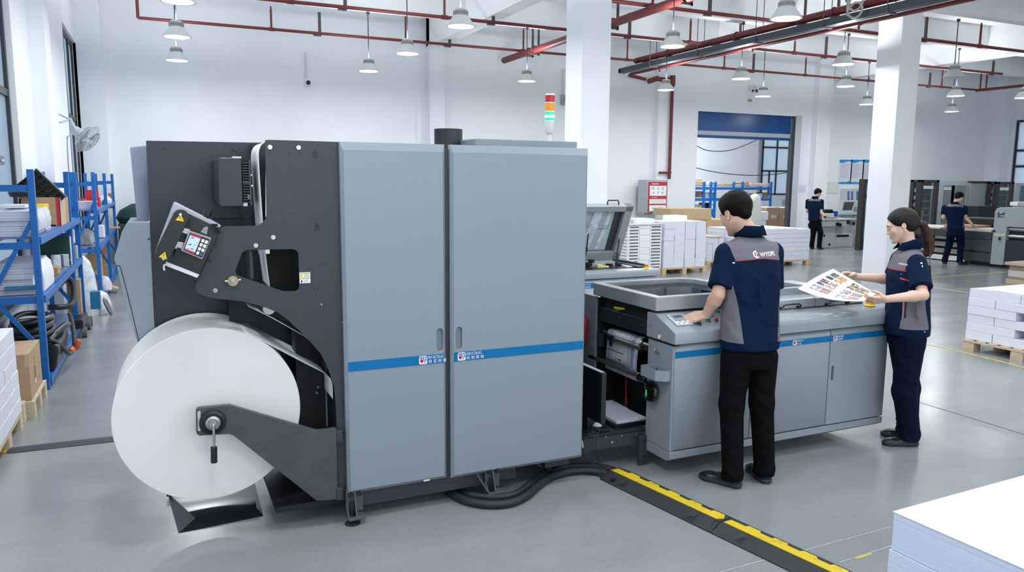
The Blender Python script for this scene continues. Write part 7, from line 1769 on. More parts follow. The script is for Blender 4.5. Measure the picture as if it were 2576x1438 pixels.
def cloth(name, base, grey, red=(.42,.035,.03), yk=True):
    m = mat(name, base, .85, var=.05, vscale=300)
    nt = m.node_tree; b = nt.nodes['Principled BSDF']; b.inputs['Specular IOR Level'].default_value = .12
    prev = None
    c0 = nt.nodes.new('ShaderNodeRGB'); c0.outputs[0].default_value = (*base,1); prev = c0.outputs[0]
    if yk:
        def M_(op, x, y=None):
            g = nt.nodes.new('ShaderNodeMath'); g.operation = op
            for i_, q in enumerate((x, y)):
                if q is None: continue
                if isinstance(q, (int, float)): g.inputs[i_].default_value = q
                else: nt.links.new(q, g.inputs[i_])
            return g.outputs[0]
        def A_(n_):
            a = nt.nodes.new('ShaderNodeAttribute'); a.attribute_name = n_; return a.outputs['Fac']
        yz_, ya_, sd_, pw_ = A_('yz'), A_('ya'), A_('side'), A_('pw')
        for fac, col in ((M_('GREATER_THAN', sd_, 0.0), grey), (M_('GREATER_THAN', M_('MINIMUM', yz_, ya_), 0.0), grey), (M_('MULTIPLY', M_('LESS_THAN', M_('ABSOLUTE', yz_), pw_), M_('GREATER_THAN', ya_, -0.004)), red)):
            mx = nt.nodes.new('ShaderNodeMixRGB'); mx.inputs['Color2'].default_value = (*col,1)
            nt.links.new(fac, mx.inputs['Fac']); nt.links.new(prev, mx.inputs['Color1']); prev = mx.outputs['Color']
    nt.links.new(prev, b.inputs['Base Color'])
    tc = nt.nodes.new('ShaderNodeTexCoord'); n1 = nt.nodes.new('ShaderNodeTexNoise'); n1.inputs['Scale'].default_value = 7; n1.inputs['Detail'].default_value = 3; n1.inputs['Distortion'].default_value = 1.2
    mp = nt.nodes.new('ShaderNodeMapping'); mp.inputs['Scale'].default_value = (1.6,1.6,.7)
    n2 = nt.nodes.new('ShaderNodeTexNoise'); n2.inputs['Scale'].default_value = 500
    bp = nt.nodes.new('ShaderNodeBump'); bp.inputs['Strength'].default_value = .32; bp.inputs['Distance'].default_value = .03
    b2 = nt.nodes.new('ShaderNodeBump'); b2.inputs['Strength'].default_value = .12; b2.inputs['Distance'].default_value = .002
    nt.links.new(tc.outputs['Object'], mp.inputs['Vector']); nt.links.new(mp.outputs['Vector'], n1.inputs['Vector']); nt.links.new(tc.outputs['Object'], n2.inputs['Vector'])
    nt.links.new(n1.outputs['Fac'], bp.inputs['Height']); nt.links.new(n2.outputs['Fac'], b2.inputs['Height']); nt.links.new(bp.outputs['Normal'], b2.inputs['Normal']); nt.links.new(b2.outputs['Normal'], b.inputs['Normal'])
    return m
NAVY = (.0010,.0098,.034); YGREY = (.150,.140,.165)
SHIRT = cloth('work_shirt', NAVY, YGREY)
NAVYC = cloth('collar_navy', NAVY, YGREY, yk=False)
PANTB = cloth('black_trousers', (.0015,.0015,.0022), YGREY, yk=False); PANTN = cloth('navy_trousers', (.0008,.0060,.020), YGREY, yk=False)
def frame(yaw, pitch=0, roll=0):
    """right, forward, up of something turned by yaw (from +Y towards +X) and bent down by pitch"""
    f = np.array([math.sin(yaw),math.cos(yaw),0]); r = np.array([math.cos(yaw),-math.sin(yaw),0]); u = np.array([0,0,1.])
    f2 = f*math.cos(pitch)-u*math.sin(pitch); u2 = u*math.cos(pitch)+f*math.sin(pitch)
    if roll: r, u2 = r*math.cos(roll)-u2*math.sin(roll), u2*math.cos(roll)+r*math.sin(roll)
    return r, f2, u2
def hand(F, W, d, n, t, curl=(.4,.5,.5,.6), s=1.0, thumb=(.35,.6), spread=1.0):
    """W wrist, d towards the fingers, n the way the palm faces, t towards the thumb side"""
    d, n = nv(d), nv(n); n = nv(n-d*(n@d)); t = nv(t-d*(t@d)-n*(t@n))
    F.cone(W-d*.01, W+d*.03*s, .024*s, .026*s, .012, flat=(n,1.45))
    for i, (o, L, kl) in enumerate(((.030,.92,.083),(.010,1.03,.087),(-.010,.96,.083),(-.028,.78,.075))):
        K = W+d*kl*s+t*o*s*spread
        F.cone(W+t*o*.55*s+d*.018*s, K, .0135*s, .0118*s, .009)
        a = curl[i]; p = K; ang = 0
        for seg, (ln, r0, r1, fr) in enumerate(((.040,.0105,.0095,.55),(.026,.0095,.0085,.9),(.020,.0085,.0070,.6))):
            ang += a*fr; dirv = nv(d*math.cos(ang)+n*math.sin(ang)+t*o*1.2*spread); q = p+dirv*ln*L*s
            F.cone(p, q, r0*s, r1*s, .003); p = q
    b0 = W+d*.022*s+t*.022*s; b1 = b0+nv(d*.75+t*.62+n*thumb[0])*.040*s; b2 = b1+nv(d*.9+t*.15+n*thumb[1])*.030*s; b3 = b2+nv(d*.95-t*.05+n*thumb[1])*.022*s
    F.cone(b0, b1, .016*s, .0125*s, .010); F.cone(b1, b2, .0118*s, .0100*s, .003); F.cone(b2, b3, .0100*s, .0078*s, .003)
def head(F, c, r, f, u, s, female=False):
    P = lambda a, b, h: np.asarray(c)+(r*a+f*b+u*h)*s
    R = np.array([r,f,u])
    def rad(*q): return [x*s for x in q]
    F.ell(P(0,-.012,.034), rad(.073,.093,.084), R, .02)
    F.ell(P(0,.022,-.028), rad(.060 if female else .063,.069 if female else .068,.082), R, .03)
    F.cone(P(0,.028,-.060), P(0,.064,-.096), .042*s, (.016 if female else .019)*s, .022, flat=(f,1.05))
    for q in (-1,1):
        F.cone(P(.048*q,.0,-.045), P(.022*q,.060,-.094), .018*s, .013*s, .02)
        F.ell(P(.037*q,.058,-.022), rad(.022,.020,.022), R, .02)
    F.ell(P(0,.078 if not female else .074,.024), rad(.046,.014,.012), R, .02)
    for q in (-1,1): F.ell(P(.031*q,.101,.004), rad(.017,.014,.011), R, .012, 'sub')
    for q in (-1,1): F.ell(P(.031*q,.081,.003), rad(.0135,.011,.010), R, .004)
    nt_ = .101 if female else .106
    F.cone(P(0,.085,.010), P(0,nt_-.004,-.026), .0065*s, .0088*s, .012)
    F.ell(P(0,nt_,-.029), rad(.0085,.0075,.0075), R, .008)
    for q in (-1,1): F.ell(P(.0115*q,.094,-.033), rad(.0075,.009,.007), R, .006)
    F.ell(P(0,.086,-.0575), rad(.022,.0115,.0068), R, .008); F.ell(P(0,.084,-.0705), rad(.019,.0115,.0075), R, .008)
    F.ell(P(0,.100,-.0640), rad(.018,.0055,.0014), R, .002, 'sub')
    F.ell(P(0,.082,-.098), rad(.018,.012,.012), R, .014)
    for q in (-1,1):
        E = np.array([nv(r*.94+f*-.30*q*q*(1 if q>0 else -1)*q), nv(f+r*.30*q), u])
        es = .84 if female else 1.0; F.ell(P(.0735*q,-.014,-.002), rad(.0075,.017*es,.030*es), R, .006)
        F.ell(P(.081*q,-.010,.003), rad(.006,.009,.016), R, .004, 'sub')
        F.cone(P(.078*q,-.012,-.036), P(.076*q,-.008,-.040), .0075*s, .006*s, .006)
    return P, R, rad
def face_parts(root, P, R, s, r, f, u, female, V, Fc):
    bvh = BVHTree.FromPolygons([tuple(q) for q in V], [tuple(q) for q in Fc]); fd = Vector(f)
    def on(a, h, lift):
        p = Vector(P(a, .16, h)); hit = bvh.ray_cast(p, -fd, .3)
        return (hit[0] if hit[0] else Vector(P(a,.08,h)))+fd*lift
    for q in (-1,1):
        e = MB(); c = on(q*.031, -.001, .0006); ring = [on(q*(.031+.0145*math.cos(a)), -.0015+.0036*math.sin(a), .0006) for a in [2*PI*i/16 for i in range(16)]]
        e.add([c]+ring, [(0,i+1,(i+1)%16+1) for i in range(16)]); e.build('eye', mat('eye_dark', (.02,.014,.012), .25), root, fix=False)
        b = MB(); b.tube([on(q*(.014+.034*t), .019+.006*math.sin(PI*min(t*1.1,1))-.004*t, .0002) for t in [i/8 for i in range(9)]], [.0012*s+.0016*s*math.sin(PI*(i+.6)/9.5) for i in range(9)], n=6); b.build('eyebrow', HAIRW if female else HAIRB, root)
        l = MB(); l.tube([on(q*(.031+.015*math.cos(a)), .0005+.0050*math.sin(a), .0004) for a in [PI*i/8 for i in range(9)]], .0010*s, n=5); l.build('eyelash', HAIRB, root)
    if female:
        lp_ = MB(); rows = []
        for h_, w_ in ((-.0535,.006),(-.058,.017),(-.0640,.0195),(-.0705,.016),(-.0765,.005)):
            rows.append([on(w_*x, h_, .0005) for x in (-1,-.5,0,.5,1)])
        lp_.grid(rows); lp_.build('lips', mat('lip_rose', (.40,.16,.14), .4), root, fix=False)
def collar_mesh(root, N, r, f, u, r0, r1, h, open_=0.0, m=None, th=.004):
    rows = [[],[],[],[]]
    A = [math.radians(90+open_+(360-2*open_)*i/40) for i in range(41)]
    for a in A:
        d = r*math.cos(a)+f*math.sin(a)*1.0; fr = max(0, math.sin(a)); bk = max(0, -math.sin(a))
        rows[0].append(Vector(N+d*r0*(1.0+.05*bk)+u*(-.02)+u*(-.03*fr)))
        rows[1].append(Vector(N+d*r0*.97+u*(h*.8*(1-.45*fr))+u*(-.012*fr)))
        rows[2].append(Vector(N+d*(r0+.008)+u*(h*(1-.45*fr))+u*(-.012*fr)))
        rows[3].append(Vector(N+d*(r1+.016*fr)+u*(-.012-.020*fr+.006*bk)))
    b = MB(); b.grid(rows, closed=False); o = b.build('collar', m or NAVYC, root, smooth=50, fix=False)
    sm = o.modifiers.new('t','SOLIDIFY'); sm.thickness = th; sm.offset = 0
    return o
def project_writing(txt, size, name, m, parent, origin, xd, ud, V, Fc, rayd, off=.0025, extra=None):
    v, fcs = text_pts(txt, size, .018)
    bm = bmesh.new(); vs = [bm.verts.new((a, b, 0)) for a, b in v]
    for f_ in fcs:
        try: bm.faces.new([vs[i] for i in f_])
        except ValueError: pass
    if extra:
        for poly in extra:
            ww = [bm.verts.new((a, b, 0)) for a, b in poly]; bm.faces.new(ww)
    bmesh.ops.triangulate(bm, faces=bm.faces[:]); bmesh.ops.subdivide_edges(bm, edges=bm.edges[:], cuts=2, use_grid_fill=True)
    bvh = BVHTree.FromPolygons([tuple(q) for q in V], [tuple(q) for q in Fc]); rd = Vector(rayd).normalized()
    o_ = Vector(OFF[parent.name])
    for q in bm.verts:
        p = Vector(origin)+Vector(xd)*q.co.x+Vector(ud)*q.co.y; h = bvh.ray_cast(p-rd*.3, rd)
        q.co = ((h[0] if h[0] else p)-rd*off)-o_
    me = bpy.data.meshes.new(name); bm.to_mesh(me); bm.free(); me.materials.append(m)
    o = bpy.data.objects.new(name, me); COL.objects.link(o); o.parent = parent; OFF[o.name] = o_
    return o
def shoe(root, heel, toe, s=1.0, h=.004):
    heel = np.array([heel[0],heel[1],0.]); toe = np.array([toe[0],toe[1],0.]); d = nv(toe-heel); L = .275*s; side = np.array([-d[1],d[0],0]); up = np.array([0,0,1.])
    lo = np.minimum(heel,heel+d*L)-.08; hi = np.maximum(heel,heel+d*L)+.08; lo[2] = -.02; hi[2] = .16
    F = Field(lo, hi, h)
    F.cone(heel+d*.035*s+up*.045, heel+d*.10*s+up*.045, .036*s, .038*s, .02); F.cone(heel+d*.10*s+up*.034, heel+d*.205*s+up*.026, .040*s, .042*s, .02, flat=(up,1.45))
    F.cone(heel+d*.205*s+up*.025, heel+d*.240*s+up*.023, .041*s, .031*s, .02, flat=(up,1.6)); F.cone(heel+d*.045*s+up*.05, heel+d*.055*s+up*.10, .034*s, .036*s, .02)
    F.cut(lambda X,Y,Z: .020-Z+0*X+0*Y); up_ = F.mesh('shoe', SHOE, root)
    F2 = Field(lo, hi, h)
    F2.cone(heel+d*.036*s+up*.02, heel+d*.10*s+up*.02, .040*s, .038*s, .02); F2.cone(heel+d*.10*s+up*.02, heel+d*.212*s+up*.02, .039*s, .0475*s, .02); F2.cone(heel+d*.212*s+up*.02, heel+d*.238*s+up*.02, .0475*s, .038*s, .02)
    F2.cut(lambda X,Y,Z: np.maximum(.0015-Z, Z-.029)+0*X+0*Y); F2.mesh('shoe_sole', SOLE, up_)
    lc = MB()
    for k in range(4):
        c = heel+d*(.112+.018*k)*s+up*(.076-.0085*k); lc.tube([Vector(c-side*.022),Vector(c+up*.007),Vector(c+side*.022)], .0022, n=5)
    lc.build('laces', mat('lace_grey', (.05,.05,.055), .6), up_)
def figure(J, res=(.004,.006)):
    """J: joints in world metres"""
    hb, hc = res
    root = thing('person', J['label'], 'person', (J['foot'][0], J['foot'][1], 0))
    fem = J.get('female', False); s = J.get('s', 1.0)
    r, f, u = frame(J['yaw']); N, Pv = np.asarray(J['neck']), np.asarray(J['pelvis'])
    up = np.array([0,0,1.])
    hr, hf, hu = frame(J['hyaw'], J.get('hpitch',0), J.get('hroll',0)); hs = J.get('hs',1.0); HC = np.asarray(J['head'])
    sh = {k: np.asarray(J['sh'+k]) for k in 'LR'}; el = {k: np.asarray(J['el'+k]) for k in 'LR'}; wr = {k: np.asarray(J['wr'+k]) for k in 'LR'}
    hip = {'L': Pv-r*.088*s-up*.03, 'R': Pv+r*.088*s-up*.03}; kn = {k: np.asarray(J['kn'+k]) for k in 'LR'}; an = {k: np.asarray(J['an'+k]) for k in 'LR'}
    allp = np.array([N,HC,Pv]+list(sh.values())+list(el.values())+list(wr.values())+list(kn.values())+list(an.values())+[wr[k]+nv(J['hd'+k])*.2 for k in 'LR' if 'hd'+k in J])
    lo = allp.min(0)-.16; hi = allp.max(0)+.16; lo[2] = 0
    lerp = lambda a, b, t: a+(b-a)*t
    skin = SKINF if fem else SKIN
    # --- body
    B = Field(lo, hi, hb)
    P, R, rad = head(B, HC, hr, hf, hu, hs, fem)
    B.cone(P(0,-.018,-.045), N+up*.0, (.046 if fem else .053)*s, (.050 if fem else .060)*s, .02); B.cone(N, N-up*.06, .058*s, .075*s, .02)
    tz = [Pv[2]-.05, Pv[2]+.08, lerp(Pv[2],N[2],.45), N[2]-.14, N[2]-.05]; tc_ = [lerp(Pv,N,np.clip((z-Pv[2])/(N[2]-Pv[2]),0,1)) for z in tz]
    B.column(tz, tc_, [.145*s,.14*s,.125*s,.15*s,.10*s], [.095*s,.09*s,.085*s,.095*s,.07*s], r, f, .03)
    for k in 'LR':
        B.cone(N-up*.05, sh[k], .05*s, .045*s, .02); B.cone(sh[k], el[k], (.044 if fem else .049)*s, (.034 if fem else .0385)*s, .02)
        m = lerp(el[k],wr[k],.28); B.cone(el[k], m, (.034 if fem else .0385)*s, (.036 if fem else .0410)*s, .02); B.cone(m, wr[k], (.036 if fem else .0405)*s, (.024 if fem else .028)*s, .02)
        if 'hd'+k in J: hand(B, wr[k], J['hd'+k], J['hn'+k], J['ht'+k], s=J.get('hands',1.0), curl=J.get('curl'+k,(.4,.5,.5,.6)), thumb=J.get('thumb'+k,(.35,.6)))
        B.cone(hip[k], kn[k], .062*s, .045*s, .03); B.cone(kn[k], an[k], .045*s, .036*s, .02)
    body = B.mesh('body', skin, root)
    body['label'] = 'bare head, neck, arms and hands'
    face_parts(body, P, R, hs, hr, hf, hu, fem, B.V, B.F)
    # --- shirt
    hem, cuff = J['hem'], J.get('cuff', .72)
    S = Field(np.array([lo[0],lo[1],hem-.03]), np.array([hi[0],hi[1],N[2]+.09]), hc)
    bl = J.get('build', 1.0)*s
    tz = [hem, hem+.05, lerp(hem,N[2],.35), lerp(hem,N[2],.66), N[2]-.13, N[2]-.06, N[2]-.015]; tc_ = [lerp(Pv,N,np.clip((z-Pv[2])/(N[2]-Pv[2]),-.2,1)) for z in tz]
    ww = J.get('w', [.178,.182,.178,.188,.180,.135,.075]); dd = J.get('d', [.132,.136,.128,.135,.125,.098,.068])
    S.column(tz, tc_, [x*bl for x in ww], [x*bl for x in dd], r, f, .02)
    for k in 'LR':
        S.cone(N-up*.050, sh[k]+up*.006, .052*bl, .056*bl, .05); c = lerp(sh[k],el[k],cuff)
        F2 = Field(S.lo, S.lo+S.h*(S.n-1), S.h); F2.cone(sh[k], lerp(sh[k],el[k],cuff+.15), .066*bl, J.get('cuffr',.068)*bl, .0); dv = nv(el[k]-sh[k])
        F2.cut(lambda X,Y,Z: (X-c[0])*dv[0]+(Y-c[1])*dv[1]+(Z-c[2])*dv[2])
        sl_ = tuple(slice(0,m_) for m_ in S.n); S.mix(sl_, F2.D[sl_], .03, 'add')
    # creases: folds at the armpits and over the waist
    rnd_ = random.Random(J.get('seed',1))
    for i in range(J.get('folds',0)):
        a = rnd_.uniform(-PI,PI); z0 = rnd_.uniform(hem+.08,N[2]-.22); c0 = lerp(Pv,N,np.clip((z0-Pv[2])/(N[2]-Pv[2]),0,1))
        dirv = r*math.cos(a)*.188*bl+f*math.sin(a)*.135*bl; a2 = a+rnd_.uniform(-.5,.5); d2 = r*math.cos(a2)*.188*bl+f*math.sin(a2)*.135*bl; dz = rnd_.uniform(.06,.20)
        S.cone(c0+dirv*.955, c0+d2*.955+up*dz, .010, .005, .02)
    S.cut(lambda X,Y,Z: hem-Z+0*X+0*Y)
    # neck opening
    S.cone(N+up*.012, N+up*.12+f*.0, .060*s, .075*s, .008, mode='sub')
    if fem: S.cone(N+up*.0+f*.06, N-up*.05+f*.11, .028, .008, .01, mode='sub')
    yf, yb5 = J['yoke']; aw = J.get('aw',.172)*bl
    def loc(V):
        t = np.clip((V[:,2]-Pv[2])/(N[2]-Pv[2]),-.2,1.05); c = Pv[None,:]+(N-Pv)[None,:]*t[:,None]; q = V-c
        return q@r, q@f, V[:,2]
    def yzf(V):
        a, b, z = loc(V); zl = yb5+(yf-yb5)*np.clip(b/.06+.5,0,1)+J.get('ysl',.0)*np.sqrt(a*a+.0009); return z-zl
    def yaf(V):
        a, b, z = loc(V); return aw-np.abs(a)+J.get('asl',.0)*(z-N[2]+.12)
    def pwf(V): return np.full(len(V), J.get('pw',.0028))
    armd = {k: (sh[k], lerp(sh[k],el[k],cuff)) for k in 'LR'}
    def side(V):
        a, b, z = loc(V); ph = np.degrees(np.arctan2(np.abs(b)/.135, np.abs(a)/.185)); zt3 = N[2]-.27; zc = (z-hem)/(zt3-hem)
        v = np.minimum((J.get('sw',42)*np.sqrt(np.clip(1-zc*J.get('swt',.75),0.02,1))-ph)*.003, np.minimum(z-hem-.052, zt3+.06-z))
        for k in 'LR':
            p, q = armd[k]; ba = q-p; t = np.clip(((V-p)@ba)/(ba@ba),0,1); dist = np.linalg.norm(V-p-t[:,None]*ba,axis=1); tt = ((V-p)@ba)/(ba@ba)
            v = np.minimum(v, np.maximum((dist-.086*bl)*.8, np.maximum((.2-tt)*.2,(tt-1.05)*.2)))
        return v
    shirt = S.mesh('shirt', SHIRT, root, {'yz':yzf,'ya':yaf,'pw':pwf,'side':side}, noise=lambda V: (np.sin(V[:,2:3]*31+V[:,0:1]*23)*np.sin(V[:,1:2]*27-V[:,2:3]*19)*.0022+np.sin(V[:,2:3]*75+V[:,0:1]*41+2)*np.sin(V[:,1:2]*57)*.0012)*np.array([[1,1,.2]]))
    shirt['label'] = 'navy short-sleeved work shirt with grey yoke and side panels'
    collar_mesh(shirt, N+up*.012-f*.004, r, f, up, .066*s, .093*s, .050*s, 26 if fem else 8)
    # waistband line as a strip
    # --- trousers
    T = Field(np.array([lo[0],lo[1],.015]), np.array([hi[0],hi[1],hem+.12]), hc)
    T.column([Pv[2]-.10,Pv[2]-.03,hem+.10], [Pv,Pv,Pv], [.150*bl,.155*bl,.150*bl], [.115*bl,.118*bl,.108*bl], r, f, .03)
    lr = J.get('leg', (.098,.072,.062))
    for k in 'LR':
        T.cone(hip[k]-up*.02, kn[k], lr[0]*bl, lr[1]*bl, .02); a_ = np.array([an[k][0],an[k][1],.085]); T.cone(kn[k], a_, lr[1]*bl, lr[2]*bl, .03)
        T.cone(a_, a_-up*.035+f*.008, lr[2]*bl*1.03, lr[2]*bl*1.06, .01)
        rr_ = random.Random(9)
        for i in range(J.get('folds',0)//2):
            t = rr_.uniform(.0,1); c0 = lerp(kn[k],a_,t) if i % 2 else lerp(hip[k],kn[k],t); rad0 = lr[1]*bl*(.98 if i % 2 else 1.12); an0 = rr_.uniform(0,6.28)
            d0 = r*math.cos(an0)+f*math.sin(an0); d1 = r*math.cos(an0+1.1)+f*math.sin(an0+1.1); T.cone(c0+d0*(rad0-.006), c0+d1*(rad0-.006)-up*rr_.uniform(.0,.05), .009, .005, .018)
    T.cut(lambda X,Y,Z: .042-Z+0*X+0*Y)
    tr = T.mesh('trousers', J['pant'], root, noise=lambda V: (np.sin(V[:,2:3]*38+V[:,0:1]*30)*np.sin(V[:,1:2]*33-V[:,2:3]*24)*.0028)*np.array([[1,1,.1]]))
    tr['label'] = J['pantlab']
    for k in 'LR': shoe(root, J['heel'+k], J['toe'+k], J.get('shoes',1.0), h=max(.004,hb))
    # --- hair
    Hf = Field(HC-.17, HC+.17, hb if hb > .005 else .0035)
    if not fem:
        Hf.ell(P(0,-.014,.040), rad(.0825,.1035,.0945), R, .01); Hf.ell(P(0,.030,.085), rad(.060,.055,.040), R, .03); Hf.cone(P(0,-.06,.02), P(0,-.075,-.03), .055*hs, .032*hs, .03)
        def cutf(X,Y,Z):
            x, y, z = X-HC[0], Y-HC[1], Z-HC[2]
            b_ = (x*hf[0]+y*hf[1]+z*hf[2])/hs; h_ = (x*hu[0]+y*hu[1]+z*hu[2])/hs; a_ = np.abs(x*hr[0]+y*hr[1]+z*hr[2])/hs
            hl = np.interp(b_, [-.12,-.075,-.035,-.020,.012,.024,.040,.058,.075,.11], [-.075,-.066,-.045,.012,.018,-.020,.010,.052,.066,.075])
            hl = np.where((a_ < .05) & (b_ > .0), np.maximum(hl,.058+.0*a_), hl)
            return (hl-h_)*hs*.8
        Hf.cut(cutf)
        rs = np.random.RandomState(5)
        for i in range(620):
            th, ph = rs.uniform(0,2*PI), rs.uniform(.0,1.15); d_ = np.array([math.sin(ph)*math.cos(th), math.sin(ph)*math.sin(th), math.cos(ph)])
            p0 = P(d_[0]*.078, -.014+d_[1]*.098, .040+d_[2]*.090); p1 = p0+(hr*(d_[0]*.6+rs.uniform(-.4,.4))+hf*(d_[1]*.5+.55*0+rs.uniform(-.4,.5))+hu*(d_[2]*.5+rs.uniform(-.1,.4)))*.0105*hs*rs.uniform(.4,1.2)
            Hf.cone(p0, p1, .0050, .0014, .004)
        Hf.mesh('hair', HAIRB, root, smooth_it=0)
    else:
        Hf.ell(P(0,-.016,.036), rad(.079,.102,.090), R, .01); Hf.cone(P(0,-.07,.01), P(0,-.092,-.005), .052*hs, .030*hs, .03); Hf.ell(P(0,-.045,-.015), rad(.062,.055,.05), R, .03)
        def cutw(X,Y,Z):
            x, y, z = X-HC[0], Y-HC[1], Z-HC[2]
            b_ = (x*hf[0]+y*hf[1]+z*hf[2])/hs; h_ = (x*hu[0]+y*hu[1]+z*hu[2])/hs
            hl = np.interp(b_, [-.12,-.06,-.035,-.012,.012,.032,.050,.070,.085,.11], [-.09,-.085,-.060,.004,-.005,.000,.028,.062,.082,.090])
            return (hl-h_)*hs*.8
        Hf.cut(cutw); Hf.mesh('hair', HAIRW, root, smooth_it=1)
        tl_ = [np.asarray(q) for q in J['tail']]; T2 = Field(np.min(tl_,0)-.07, np.max(tl_,0)+.07, .0035)
        rad_ = [.018,.026,.033,.035,.030,.014]
        for i in range(len(tl_)-1): T2.cone(tl_[i], tl_[i+1], rad_[i], rad_[i+1], .012)
        rs = np.random.RandomState(8)
        for i in range(70):
            j = rs.randint(1,len(tl_)-1); d_ = nv(rs.normal(size=3)*np.array([1,1,.2])); a0 = tl_[j]+d_*rad_[j]*.85; e_ = nv(tl_[min(j+1,len(tl_)-1)]-tl_[j]); T2.cone(a0, a0+e_*rs.uniform(.05,.10)+d_*rs.uniform(-.004,.006), .0060, .0018, .006)
        T2.mesh('ponytail', HAIRT, root, smooth_it=0)
        MB().lathe([(.010,-.008),(.021,-.008),(.023,0),(.021,.008),(.010,.008)], c=Vector(tl_[0]), n=16, R=Vector(tl_[1]-tl_[0]).to_track_quat('Z','Y').to_matrix()).build('hair_tie', BLACK, root)
    return root, S, shirt, (r,f,up,N,Pv)
# ---------------------------------------------------------------- the man at the control desk
Dm = 4.68
man = dict(label='person in navy and grey work shirt, seen from behind, pressing the control keypad', foot=(3.17,3.48), yaw=math.radians(8), s=1.0, build=1.0, seed=3, folds=10,
  neck=pdw(1888,592,4.74), pelvis=pdw(1886,880,4.66), head=pdw(1851,537,4.76), hyaw=math.radians(-1), hpitch=math.radians(24), hs=1.08, pw=.0022,
  hem=.815, cuff=.82, sw=56, swt=.72, asl=.25, yoke=(1.31,1.368), ysl=-.13, pant=PANTB, pantlab='loose black trousers', aw=.160, cuffr=.074,
  w=[.176,.184,.180,.188,.180,.135,.078])
r_, f_, u_ = frame(man['yaw'])
man['shL'] = man['neck']-r_*.166-u_*.112; man['shR'] = man['neck']+r_*.166-u_*.112
man['wrL'] = pdw(1757,797,4.80); man['elL'] = pdw(1806,742,4.63)
man['elR'] = man['shR']+np.array([.035,.02,-.275]); man['wrR'] = man['elR']+f_*.22+r_*-.10+u_*.03
man['wrL'] = np.array([3.040,3.718,1.003])
man['hdL'] = np.array([-.86,.42,-.22]); man['hnL'] = np.array([-.05,.55,-.85]); man['htL'] = np.array([.3,.6,0.75]); man['curlL'] = (.42,.38,.40,.45); man['thumbL'] = (.25,.35); man['hands'] = 1.05
man['hdR'] = nv(f_-u_*.2); man['hnR'] = np.array([0,0,-1.]); man['htR'] = -r_
man['heelL'] = (3.078,3.372); man['toeL'] = (2.976,3.601); man['heelR'] = (3.268,3.355); man['toeR'] = (3.352,3.590)
man['anL'] = np.array([3.055,3.425,.09]); man['anR'] = np.array([3.285,3.405,.09])
man['knL'] = np.array([3.100,3.515,.48]); man['knR'] = np.array([3.300,3.475,.48])
man['folds'] = 6
root, S, shirt, (r,f,up,N,Pv) = figure(man, (.004,.006))
# writing on the back: swirl mark and letters
sw = []
def arcband(cx, cy, r0, r1, a0, a1, n=12, taper=.25):
    A = [math.radians(a0+(a1-a0)*i/n) for i in range(n+1)]; o = [(cx+r1*math.cos(a), cy+r1*math.sin(a)) for a in A]
    i_ = [(cx+(r0+(r1-r0)*taper*(k/n))*math.cos(a), cy+(r0+(r1-r0)*taper*(k/n))*math.sin(a)) for k, a in enumerate(A)]
    return o+i_[::-1]
for j in range(12):
    a0 = 70+20*j; sw.append(arcband(-.026,.015,.013,.021,a0,a0+20.5,2,0))
for j in range(8): a0 = 60+20*j; sw.append(arcband(-.018,.013,.007,.012,a0,a0+20.5,2,0))
lb_ = N-r*.022-up*.118-f*.12
project_writing('WYDPE', .034, 'back_logo', WHITEP, shirt, lb_, r*1.0+up*.05, up, S.V, S.F, f, extra=sw)
project_writing('-', .05, 'sleeve_tag', WHITEP, shirt, man['shL']-r*.02-up*.055-f*.1, r*1.0, up, S.V, S.F, f+r*.4)
def strip_pts(zs): return zs
# ---------------------------------------------------------------- the woman with the sheet
wyaw = math.radians(-56)
wom = dict(label='person with a brown ponytail in navy work clothes, holding a large printed sheet', female=True, foot=(4.70,3.58), yaw=wyaw, s=.97, build=.98, seed=5, folds=10,
  neck=pdw(2287,622,5.30), pelvis=pdw(2281,830,5.26), head=pdw(2268,567,5.30), hyaw=math.radians(-40), hpitch=math.radians(19), hs=.98,
  hem=.795, cuff=.78, yoke=(1.232,1.268), ysl=0, pant=PANTN, pantlab='loose navy trousers', cuffr=.076, aw=.165, pw=.003, sw=46,
  w=[.176,.178,.166,.172,.168,.125,.072], d=[.142,.146,.138,.140,.122,.095,.066], leg=(.102,.080,.072))
r_, f_, u_ = frame(wyaw)
wom['shL'] = wom['neck']-r_*.158-u_*.100; wom['shR'] = wom['neck']+r_*.158-u_*.100
wom['elL'] = pdw(2322,742,5.02); wom['wrL'] = pdw(2230,752,4.98)
wom['elR'] = pdw(2247,703,5.46); wom['wrR'] = pdw(2152,695,5.40)
wom['hdL'] = nv(pdw(2190,756,5.00)-wom['wrL']); wom['hnL'] = nv(np.array([.35,.6,.55])); wom['htL'] = np.array([-.3,-.2,.9]); wom['curlL'] = (.75,.85,.95,1.0); wom['thumbL'] = (.75,.55)
wom['hdR'] = nv(pdw(2112,690,5.38)-wom['wrR']); wom['hnR'] = nv(np.array([.2,-.75,-.6])); wom['htR'] = np.array([0,-.6,.75]); wom['curlR'] = (.45,.55,.7,.8); wom['thumbR'] = (.8,.5)
wom['hands'] = .93
wom['heelL'] = (4.742,3.462); wom['toeL'] = (4.533,3.573); wom['heelR'] = (4.880,3.570); wom['toeR'] = (4.690,3.735)
wom['anL'] = np.array([4.690,3.495,.09]); wom['anR'] = np.array([4.825,3.615,.09])
wom['knL'] = pdw(2275,985,5.24); wom['knR'] = pdw(2284,975,5.36)
wom['shoes'] = .90
tp = [pdw(2312,560,5.30), pdw(2322,566,5.31), pdw(2331,585,5.32), pdw(2336,606,5.32), pdw(2337,622,5.32), pdw(2333,640,5.31)]
wom['tail'] = tp
root, S, shirt, (r,f,up,N,Pv) = figure(wom, (.0032,.006))
vd = nv(pdw(2275,660,5.2)-np.array([0,0,CAMZ]))
sd = nv(np.cross(vd, up))
